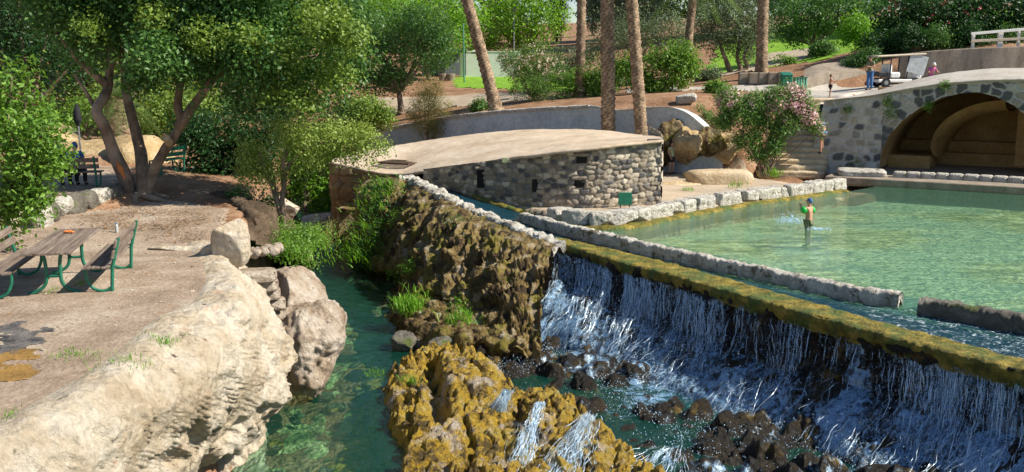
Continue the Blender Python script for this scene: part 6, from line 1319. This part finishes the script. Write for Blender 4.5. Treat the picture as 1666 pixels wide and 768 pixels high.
# dark burnt patch, papers
sheet('ash_patch', [U(-20, 530, 1.1)[:2], U(40, 525, 1.1)[:2], U(75, 550, 1.1)[:2], U(50, 575, 1.1)[:2], U(-20, 580, 1.1)[:2]], rockmat('ash_and_gravel', [(.4, (.04, .04, .045)), (.6, (.20, .18, .17))], 3, 20, 1, .03), .028, .035, 'structure', .6, 3, None, 4.5)
sheet('rusty_moss_patch', [U(-20, 580, 1.1)[:2], U(40, 570, 1.1)[:2], U(80, 590, 1.1)[:2], U(55, 615, 1.1)[:2], U(-20, 625, 1.1)[:2]], rockmat('rusty_moss', [(.3, (.20, .11, .03)), (.6, (.38, .22, .06))], 2, 20, 1, .02), .028, .035, 'structure', .8, 5, None, 4.5)
# low wall of rough blocks behind the terrace
wl = empty('rough_stone_wall', U(110, 350, 1.1), 0, 'low wall of big rough grey blocks below the rear bench', 'low wall'); w0_ = np.array(wl.location)
wp = crv([U(60, 372, 1.1), U(100, 350, 1.1), U(150, 338, 1.1), U(190, 328, 1.1)], 9)
for i in range(8): a = (wp[i] + wp[i + 1]) / 2; ang = math.atan2(*(wp[i + 1] - wp[i])[1::-1]); boulder('block', a - w0_ + np.array([0, 0, .18]), (.85, .5, .62), M['grey'] if i % 3 else M['whitestone'], ang, 500 + i, .10, 1.8, 7, parent=wl, box=5, nu=30, nv=18)
ledge = np.array([U(40, 368, 1.1)[:2], U(100, 344, 1.1)[:2], U(150, 332, 1.1)[:2], U(192, 322, 1.1)[:2], on_land(215, 30)[:2], on_land(215, 36)[:2], on_land(-40, 36)[:2], on_land(-60, 24)[:2]])
sheet('ledge_ground', ledge_poly, M['terrace'], .02, .15, edge=.1)
# sandy mound behind
for i, (px, py, D_, s_, lab) in enumerate([(160, 266, 36, (4.8, 3, 2.5), 'large sandy earth mound behind the rear bench'), (225, 262, 35, (3.2, 2.5, 2.4), 'smaller sandy mound seen between the tree stems'), (90, 240, 38, (5, 3, 3), 'sandy bank half hidden by the left shrub')]):
    boulder('earth_mound', UD(px, py, D_) - np.array([0, 0, .4]), s_, M['mound'], i, 520 + i, .16, 1.4, 5, lab, 'mound', nu=60, nv=36)
# rear bench seen from behind
def park_bench(base, rz, label, L=1.8):
    t = empty('park_bench', base, rz, label, 'bench')
    for k in range(3): mb = MB(); mb.box((0, -.18 + k * .15, .45), (L, .12, .035), 0, .006); mb.build('seat_slat', M['greenmetal'] if 'green' in label else M['woodslat'], t)
    for k, z in enumerate((.62, .80)): mb = MB(); mb.box((0, -.27 - .04 * k, z), (L, .03, .12), 0, .006); mb.build('back_slat', M['greenmetal'] if 'green' in label else M['woodslat'], t)
    for x in (-L * .44, L * .44):
        mb = MB(); mb.tube([(x, -.22, 0), (x, -.24, .42), (x, -.34, .90)], .032, 8); mb.build('rear_post', M['greenmetal'], t); mb = MB(); mb.tube(crv(np.array([(x, .2, .42), (x, .19, .2), (x, .05, .04), (x, -.22, .06)]), 10), .028, 8); mb.build('leg', M['greenmetal'], t)
    return t
bc = U(112, 305, 1.46); park_bench(bc, R(6), 'dark wooden bench seen from behind with two people on it', 1.9)
park_bench(UD(272, 283, 30.5), R(70), 'narrow green metal bench behind the big tree', 1.2)
pc = U(135, 285, 1.46); pp_ = empty('furled_parasol', pc, 0, 'thin grey pole with a dark furled cloth beside the rear bench', 'parasol')
tp = UD(124, 170, pc[1]) - pc; mb = MB(); mb.tube([(0, 0, 0), tp], .03, 8); mb.build('pole', M['greymetal'], pp_); mb = MB(); mb.tube([tp * .70, tp * .78, tp * .92, tp * 1.02], [.04, .12, .10, .02], 10); mb.build('furled_cloth', M['black'], pp_)
# bins, crates, poles
c = U(1130, 268, .2); bn = empty('litter_bin', c, 0, 'white slatted litter bin with a green top in front of the rocks', 'bin')
mb = MB(); mb.tube([(0, 0, .02), (0, 0, .58)], .22, 20); mb.build('liner', M['darkmetal'], bn)
for k in range(16): mb = MB(); a = k * math.pi / 8; mb.box((.245 * math.cos(a), .245 * math.sin(a), .30), (.02, .055, .54), a, .004); mb.build('slat', M['whitepaint'], bn)
mb = MB(); mb.tube([(0, 0, .55), (0, 0, .60), (0, 0, .68), (0, 0, .70)], [.27, .275, .26, .20], 20); mb.build('rim', M['greenmetal'], bn)
c = ground_at(1278, 146); tw = empty('wheeled_bin', c, 0, 'dark green bin with sloping lid behind the pink blossom', 'bin'); mb = MB(); mb.box((0, 0, .4), (.55, .6, .8), 0, .04); mb.build('body', M['greenmetal'], tw); mb = MB(); mb.box((0, -.02, .84), (.6, .66, .06), 0, .02, R(12)); mb.build('lid', M['greenmetal'], tw)
c = ground_at(1301, 148); cr_ = empty('plastic_crate', c, R(5), 'light green slatted crate standing by the road', 'crate')
for k in range(5): mb = MB(); mb.box((-.28 + k * .14, 0, .35), (.08, .4, .7), 0, .01); mb.build('slat', M['fern'] if False else flat('pale_green_plastic', (.20, .48, .34), .5) if k == 0 else bpy.data.materials['pale_green_plastic'], cr_)
mb = MB(); mb.box((0, 0, .02), (.66, .44, .04)); mb.box((0, 0, .70), (.68, .46, .03)); mb.build('frame', M['greenmetal'], cr_)
c = on_land(756, 76); tpz = UD(752, 38, 76)[2]; mb = MB(); mb.tube([(0, 0, 0), (-.05, 0, tpz - c[2])], .06, 8); o = mb.build('green_pole', M['greypole']); o.location = Vector(c.tolist()); tag(o, 'tall thin green pole in front of the white garden wall', 'pole')
c = on_land(836, 96); lp_ = empty('street_lamp', c, 0, 'grey street lamp with a flat double head among the trees', 'street lamp'); tz_ = UD(836, 14, 96)[2] - c[2]
mb = MB(); mb.tube([(0, 0, 0), (0, 0, tz_)], [.09, .05], 10); mb.build('pole', M['greymetal'], lp_)
for s_ in (-1, 1): mb = MB(); mb.tube([(0, 0, tz_ - .1), (s_ * .3, 0, tz_)], .03, 6); mb.box((s_ * .42, 0, tz_ + .02), (.35, .3, .12), 0, .03); mb.build('lamp_head', M['greymetal'], lp_)
# railing on the concrete wall
fr = empty('wooden_railing', UD(1582, 78, 53.5), 0, 'whitish wooden rail fence on the concrete wall', 'fence'); f0 = np.array(fr.location)
for px, yt, yb, w_ in ((1583, 55, 79, .14), (1627, 51, 78, .26), (1657, 50, 76, .12), (1700, 46, 76, .14)): a = UD(px, yt, 53.5) - f0; b_ = UD(px, yb, 53.5) - f0; mb = MB(); mb.box(((a[0] + b_[0]) / 2, 0, (a[2] + b_[2]) / 2), (w_, .14, a[2] - b_[2]), 0, .01); mb.build('post', M['whitepaint'], fr)
for y0_, y1_ in ((55, 43), (67, 60)): a = UD(1580, y0_, 53.35) - f0; b_ = UD(1720, y1_, 53.35) - f0; m_ = (a + b_) / 2; L = np.linalg.norm(b_ - a); mb = MB(); mb.box(m_, (L, .06, .14), 0, .01, 0, -math.atan2(b_[2] - a[2], b_[0] - a[0])); mb.build('rail', M['whitepaint'] if y0_ == 55 else M['beige'], fr)
# golf cart
gc_ = on_land(1452, 51.5); ct = empty('golf_cart', gc_, R(4), 'open golf cart with a beige roof and a clear curtain parked behind the bridge', 'golf cart')
zt = UD(1440, 90, 51.5)[2] - gc_[2]
mb = MB(); mb.box((0, 0, .32), (2.3, 1.15, .16), 0, .04); mb.build('chassis', M['whitepaint'], ct)
mb = MB(); mb.box((.95, 0, .62), (.42, 1.1, .5), 0, .12); mb.build('front_cowl', M['whitepaint'], ct)
mb = MB(); mb.box((-.25, 0, .62), (.55, 1.05, .28), 0, .06); mb.box((-.5, 0, .92), (.14, 1.05, .5), 0, .05); mb.build('seat', M['whitecloth'], ct)
mb = MB(); mb.box((-.9, 0, .66), (.5, 1.0, .25), 0, .05); mb.build('rear_deck', M['darkmetal'], ct)
mb = MB(); mb.box((0, 0, zt), (2.6, 1.25, .09), 0, .04, 0, R(-3)); mb.build('roof', M['beige'], ct)
for x in (-.55, .35): 
    for y in (-.5, .5): mb = MB(); mb.tube([(x, y, .4), (x + .05, y, zt - .03)], .035, 8); mb.build('roof_post', M['darkmetal'], ct)
mb = MB(); mb.box((.85, -.56, (zt + .5) / 2 + .1), (.95, .02, zt - .65), 0, 0, R(0), R(14)); mb.build('curtain', M['plastic'], ct)
mb = MB(); mb.tube([(.72, -.25, .7), (.5, -.25, 1.0)], .02, 6); mb.tube([(.5 + .16 * math.cos(a) * .4, -.25 + .16 * math.sin(a), 1.0 + .16 * math.cos(a) * .9) for a in np.linspace(0, 6.28, 14)], .014, 6); mb.build('steering_wheel', M['darkmetal'], ct)
for x in (-.75, .8):
    for y in (-.52, .52): mb = MB(); mb.tube([(x, y - .09, .23), (x, y + .09, .23)], .23, 20); wv = mb.build('wheel', M['black'], ct); mb = MB(); mb.tube([(x, y - .10, .23), (x, y + .10, .23)], .11, 14); mb.build('hub', M['greymetal'], wv)

# ------------------------------------------------------------------ people
def skin_mesh(verts, edges, rad, sub=2):
    me = bpy.data.meshes.new('tmp'); me.from_pydata([tuple(map(float, v)) for v in verts], edges, []); ob = bpy.data.objects.new('tmp', me); COL.objects.link(ob)
    ob.modifiers.new('s', 'SKIN'); me.skin_vertices[0].data[0].use_root = True
    for i, r in enumerate(rad): me.skin_vertices[0].data[i].radius = (r, r) if np.isscalar(r) else r
    ss = ob.modifiers.new('u', 'SUBSURF'); ss.levels = sub; ss.render_levels = sub
    dg = bpy.context.evaluated_depsgraph_get(); m2 = bpy.data.meshes.new_from_object(ob.evaluated_get(dg))
    V = np.array([v.co[:] for v in m2.vertices]); F = [list(p.vertices) for p in m2.polygons]
    bpy.data.objects.remove(ob); bpy.data.meshes.remove(m2); return V, F
BASEJ = dict(pelvis=(0, 0, .95), waist=(0, 0, 1.08), chest=(0, -.01, 1.28), neck=(0, 0, 1.47), head=(0, -.01, 1.60),
    shl=(-.18, 0, 1.41), ell=(-.25, .02, 1.13), wrl=(-.27, -.06, .88), shr=(.18, 0, 1.41), elr=(.25, .02, 1.13), wrr=(.27, -.06, .88),
    hil=(-.09, 0, .90), knl=(-.11, -.02, .50), anl=(-.11, .03, .09), tol=(-.12, -.14, .03), hir=(.09, 0, .90), knr=(.11, -.02, .50), anr=(.11, .03, .09), tor=(.12, -.14, .03))
def person(loc, rz, H, label, pose=None, top=None, bottom=None, long_=False, hair='hair', cap=None, group=None, sleeves=True, feet='black', extra=None, drop=0):
    J = {k: np.array(v, float) for k, v in BASEJ.items()}
    if pose: J.update({k: np.array(v, float) for k, v in pose.items()})
    k_ = H / 1.75; t = empty('person', loc, rz, label, 'person', group)
    names = ['pelvis', 'waist', 'chest', 'neck', 'head', 'shl', 'ell', 'wrl', 'shr', 'elr', 'wrr', 'hil', 'knl', 'anl', 'tol', 'hir', 'knr', 'anr', 'tor']; ix = {n_: i for i, n_ in enumerate(names)}
    E = [('pelvis', 'waist'), ('waist', 'chest'), ('chest', 'neck'), ('neck', 'head'), ('chest', 'shl'), ('shl', 'ell'), ('ell', 'wrl'), ('chest', 'shr'), ('shr', 'elr'), ('elr', 'wrr'), ('pelvis', 'hil'), ('hil', 'knl'), ('knl', 'anl'), ('anl', 'tol'), ('pelvis', 'hir'), ('hir', 'knr'), ('knr', 'anr'), ('anr', 'tor')]
    rd = dict(pelvis=.125, waist=.115, chest=.135, neck=.052, head=.06, shl=.062, ell=.042, wrl=.028, shr=.062, elr=.042, wrr=.028, hil=.088, knl=.058, anl=.038, tol=.032, hir=.088, knr=.058, anr=.038, tor=.032)
    V, F = skin_mesh([J[n_] for n_ in names], [(ix[a], ix[b]) for a, b in E], [rd[n_] for n_ in names]); mb = MB()
    Q = [f if len(f) == 4 else f + [f[-1]] for f in F]; mb.add(V, Q)
    hd = J['head'] + (J['head'] - J['neck']) * .15; up_ = J['head'] - J['neck']; up_ /= np.linalg.norm(up_); fw = np.array([0, -1., 0]); fw = fw - up_ * (fw @ up_); fw /= np.linalg.norm(fw); rt_ = np.cross(up_, fw)
    mb.ball(hd, (.078, .098, .118), 20, 14); mb.ball(hd + fw * .10 - up_ * .008, (.013, .020, .022), 8, 6); mb.ball(hd + fw * .085 - up_ * .055, (.026, .012, .009), 8, 5); mb.ball(hd + fw * .06 - up_ * .09, (.03, .03, .022), 8, 6)
    for s_ in (-1, 1): mb.ball(hd + rt_ * s_ * .082, (.012, .024, .032), 8, 6)
    for w_, e_, s_ in (('wrl', 'ell', -1), ('wrr', 'elr', 1)):
        d = J[w_] - J[e_]; d /= np.linalg.norm(d); sd_ = np.cross(d, [1.0 * s_, .2, .1]); sd_ /= np.linalg.norm(sd_); n_ = np.cross(d, sd_)
        pc_ = J[w_] + d * .05; mb.tube([J[w_] - d * .01, pc_, pc_ + d * .04], [.026, .036, .030], 8)
        for f_, ln in enumerate((.060, .072, .066, .052)): b_ = pc_ + d * .035 + sd_ * (f_ - 1.5) * .019; mb.tube([b_, b_ + d * ln * .5 + n_ * .006, b_ + d * ln * .9 + n_ * .022], [.0088, .008, .006], 6)
        b_ = pc_ - sd_ * .028; mb.tube([b_ - d * .01, b_ + d * .02 - sd_ * .025, b_ + d * .05 - sd_ * .032 + n_ * .01], [.011, .010, .007], 6)
    for V_ in mb.V: V_ *= k_
    mb.build('body', M['skin'], t, True)
    def cloth(name, ns, es, rr, m, ext=None):
        V2, F2 = skin_mesh([n2 if not isinstance(n2, str) else J[n2] for n2 in ns], es, rr, 2); m2 = MB(); m2.add(V2 * k_, [f if len(f) == 4 else f + [f[-1]] for f in F2]); return m2.build(name, M[m], t, True)
    if top:
        sl = J['shl'] * .45 + J['ell'] * .55; sr = J['shr'] * .45 + J['elr'] * .55
        cloth('shirt', ['waist', 'chest', 'neck', 'shl', sl, 'shr', sr, 'pelvis'], [(0, 1), (1, 2), (1, 3), (3, 4), (1, 5), (5, 6), (0, 7)], [.135, .15, .06, .078, .066, .078, .066, .145], top)
    if bottom:
        kl = J['knl'] if not long_ else J['anl']; kr = J['knr'] if not long_ else J['anr']; ml = J['hil'] * .25 + J['knl'] * .75; mr = J['hir'] * .25 + J['knr'] * .75
        if long_: cloth('trousers', ['pelvis', 'hil', 'knl', kl, 'hir', 'knr', kr], [(0, 1), (1, 2), (2, 3), (0, 4), (4, 5), (5, 6)], [.138, .10, .075, .058, .10, .075, .058], bottom)
        else: cloth('shorts', ['pelvis', 'hil', ml, 'hir', mr], [(0, 1), (1, 2), (0, 3), (3, 4)], [.138, .102, .085, .102, .085], bottom)
    m2 = MB(); m2.ball((hd + up_ * .022 - fw * .018) * k_, np.array((.086, .100, .112)) * k_, 18, 12); m2.build('hair' if not cap else 'cap', M[hair if not cap else cap[0]], t, True)
    if cap: m2 = MB(); m2.ball((hd + fw * .11 + up_ * .045) * k_, np.array((.065, .07, .012)) * k_, 14, 8); m2.build('cap_peak', M[cap[1]], t, True)
    if feet and not drop:
        for a_, o_ in (('anl', 'tol'), ('anr', 'tor')): m2 = MB(); c_ = (J[a_] * .45 + J[o_] * .55); m2.ball((c_ + np.array([0, 0, -.005])) * k_, np.array((.048, .12, .045)) * k_, 12, 8); m2.build('shoe', M[feet], t, True)
    return t, J, k_
p = U(1092, 283, .14); person(p, R(35), 1.42, 'boy in a sage green shirt and black shorts beside the hut corner', dict(wrl=(-.24, -.18, .92), wrr=(.26, -.10, .90), ell=(-.25, .0, 1.14)), 'sagegreen', 'black')
c = ground_at(1350, 160); person(c, R(75), 38 * c[1] / FPX, 'shirtless small boy in dark shorts standing on the road', dict(ell=(-.22, -.18, 1.22), wrl=(-.16, -.40, 1.25), elr=(.22, -.2, 1.2), wrr=(.14, -.42, 1.28)), None, 'black', feet=None)
c = on_land(1411, 50.3); person(c, R(-60), 1.74, 'man in olive shirt and blue jeans standing by the golf cart', dict(elr=(.26, -.05, 1.16), wrr=(.10, -.24, 1.20), ell=(-.26, -.05, 1.16), wrl=(-.10, -.24, 1.10), head=(0, -.05, 1.59)), 'olive', 'jeans', True)
c = on_land(1509, 49.4); person(c + np.array([0, 0, -.05]), R(10), 1.6, 'person with a white cap and purple top crouching behind the bridge deck', dict(pelvis=(0, .1, .55), waist=(0, .06, .68), chest=(0, -.06, .88), neck=(0, -.16, 1.05), head=(0, -.22, 1.17), shl=(-.18, -.08, 1.0), shr=(.18, -.08, 1.0), ell=(-.28, -.2, .78), wrl=(-.2, -.4, .8), elr=(.28, -.2, .78), wrr=(.2, -.4, .8), hil=(-.09, .08, .52), hir=(.09, .08, .52), knl=(-.14, -.3, .5), knr=(.14, -.3, .5)), 'pinkcloth', 'khaki', True, cap=('whitecloth', 'whitecloth'))
sp_c = np.array([*(STA[:2] * .30 + STB[:2] * .70), 0]); sp_c = UD(1338, 250, 43.2); person(sp_c, R(200), 1.68, 'person in blue shirt and khaki shorts climbing the stone stairs', dict(chest=(0, -.16, 1.22), neck=(0, -.28, 1.38), head=(0, -.38, 1.46), shl=(-.18, -.22, 1.34), shr=(.18, -.22, 1.34), ell=(-.24, -.3, 1.08), wrl=(-.18, -.44, .90), elr=(.24, -.3, 1.08), wrr=(.18, -.44, .9), knl=(-.11, -.22, .58), anl=(-.11, -.16, .22), tol=(-.11, -.32, .17)), 'blueshirt', 'khaki')
# child in the pool
c = U(1315, 372, 0); t_, J_, k_ = person(c + np.array([0, 0, -.56]), R(-130), 1.50, 'child with blue cap and green armbands standing in the pool', dict(ell=(-.32, -.02, 1.20), wrl=(-.30, -.14, .98), elr=(.30, -.16, 1.26), wrr=(.14, -.26, 1.46), shr=(.18, -.02, 1.42), shl=(-.18, 0, 1.41)), None, 'olive', cap=('cap', 'redcap'), feet=None)
for a_, b_ in (('shl', 'ell'), ('shr', 'elr')):
    q = (J_[a_] * .45 + J_[b_] * .55) * k_; d = (J_[b_] - J_[a_]); d /= np.linalg.norm(d); mb = MB(); mb.tube([q - d * .09, q - d * .075, q - d * .03, q + d * .03, q + d * .075, q + d * .09], [.045, .085, .105, .105, .085, .045], 16); mb.build('armband', M['armband'], t_, True)
V2, F2 = skin_mesh([J_['chest'] * .7 + J_['waist'] * .3, J_['chest']], [(0, 1)], [.136, .146]); mb = MB(); mb.add(V2 * k_ * np.array([1, 1, 1]), [f if len(f) == 4 else f + [f[-1]] for f in F2]); mb.build('bikini_top', M['black'], t_, True)
cf = U(1286, 362, .02); r_ = np.random.default_rng(4); sp = [cf + np.array([r_.normal(0, .22), r_.normal(0, .2), abs(r_.normal(0, .11))]) for _ in range(420)] + [U(1330, 373, .01) + np.array([r_.normal(0, .2), r_.normal(0, .12), abs(r_.normal(0, .02))]) for _ in range(200)]
dropmesh('splash', sp, .006, .02, M['foam'], 9, 'white splash in the pool beside the child', 'splash')
# two people on the rear bench
SIT = dict(pelvis=(0, .0, .52), waist=(0, .02, .66), chest=(0, .0, .88), neck=(0, -.03, 1.06), head=(0, -.06, 1.18), shl=(-.18, 0, 1.0), shr=(.18, 0, 1.0), ell=(-.25, -.06, .74), wrl=(-.16, -.28, .66), elr=(.25, -.06, .74), wrr=(.16, -.28, .66), hil=(-.09, -.02, .50), hir=(.09, -.02, .50), knl=(-.12, -.44, .50), knr=(.12, -.44, .50), anl=(-.12, -.42, .10), anr=(.12, -.42, .10), tol=(-.12, -.58, .04), tor=(.12, -.58, .04))
for dx, lab, tp_ in ((-.22, 'person in dark clothes on the left half of the rear bench', 'black'), (.22, 'person in a dark blue top on the right half of the rear bench', 'jeans')):
    person(bc + np.array([dx, .02, 0]), R(186), 1.7, lab, SIT, tp_, 'black', True, cap=('cap', 'cap'))
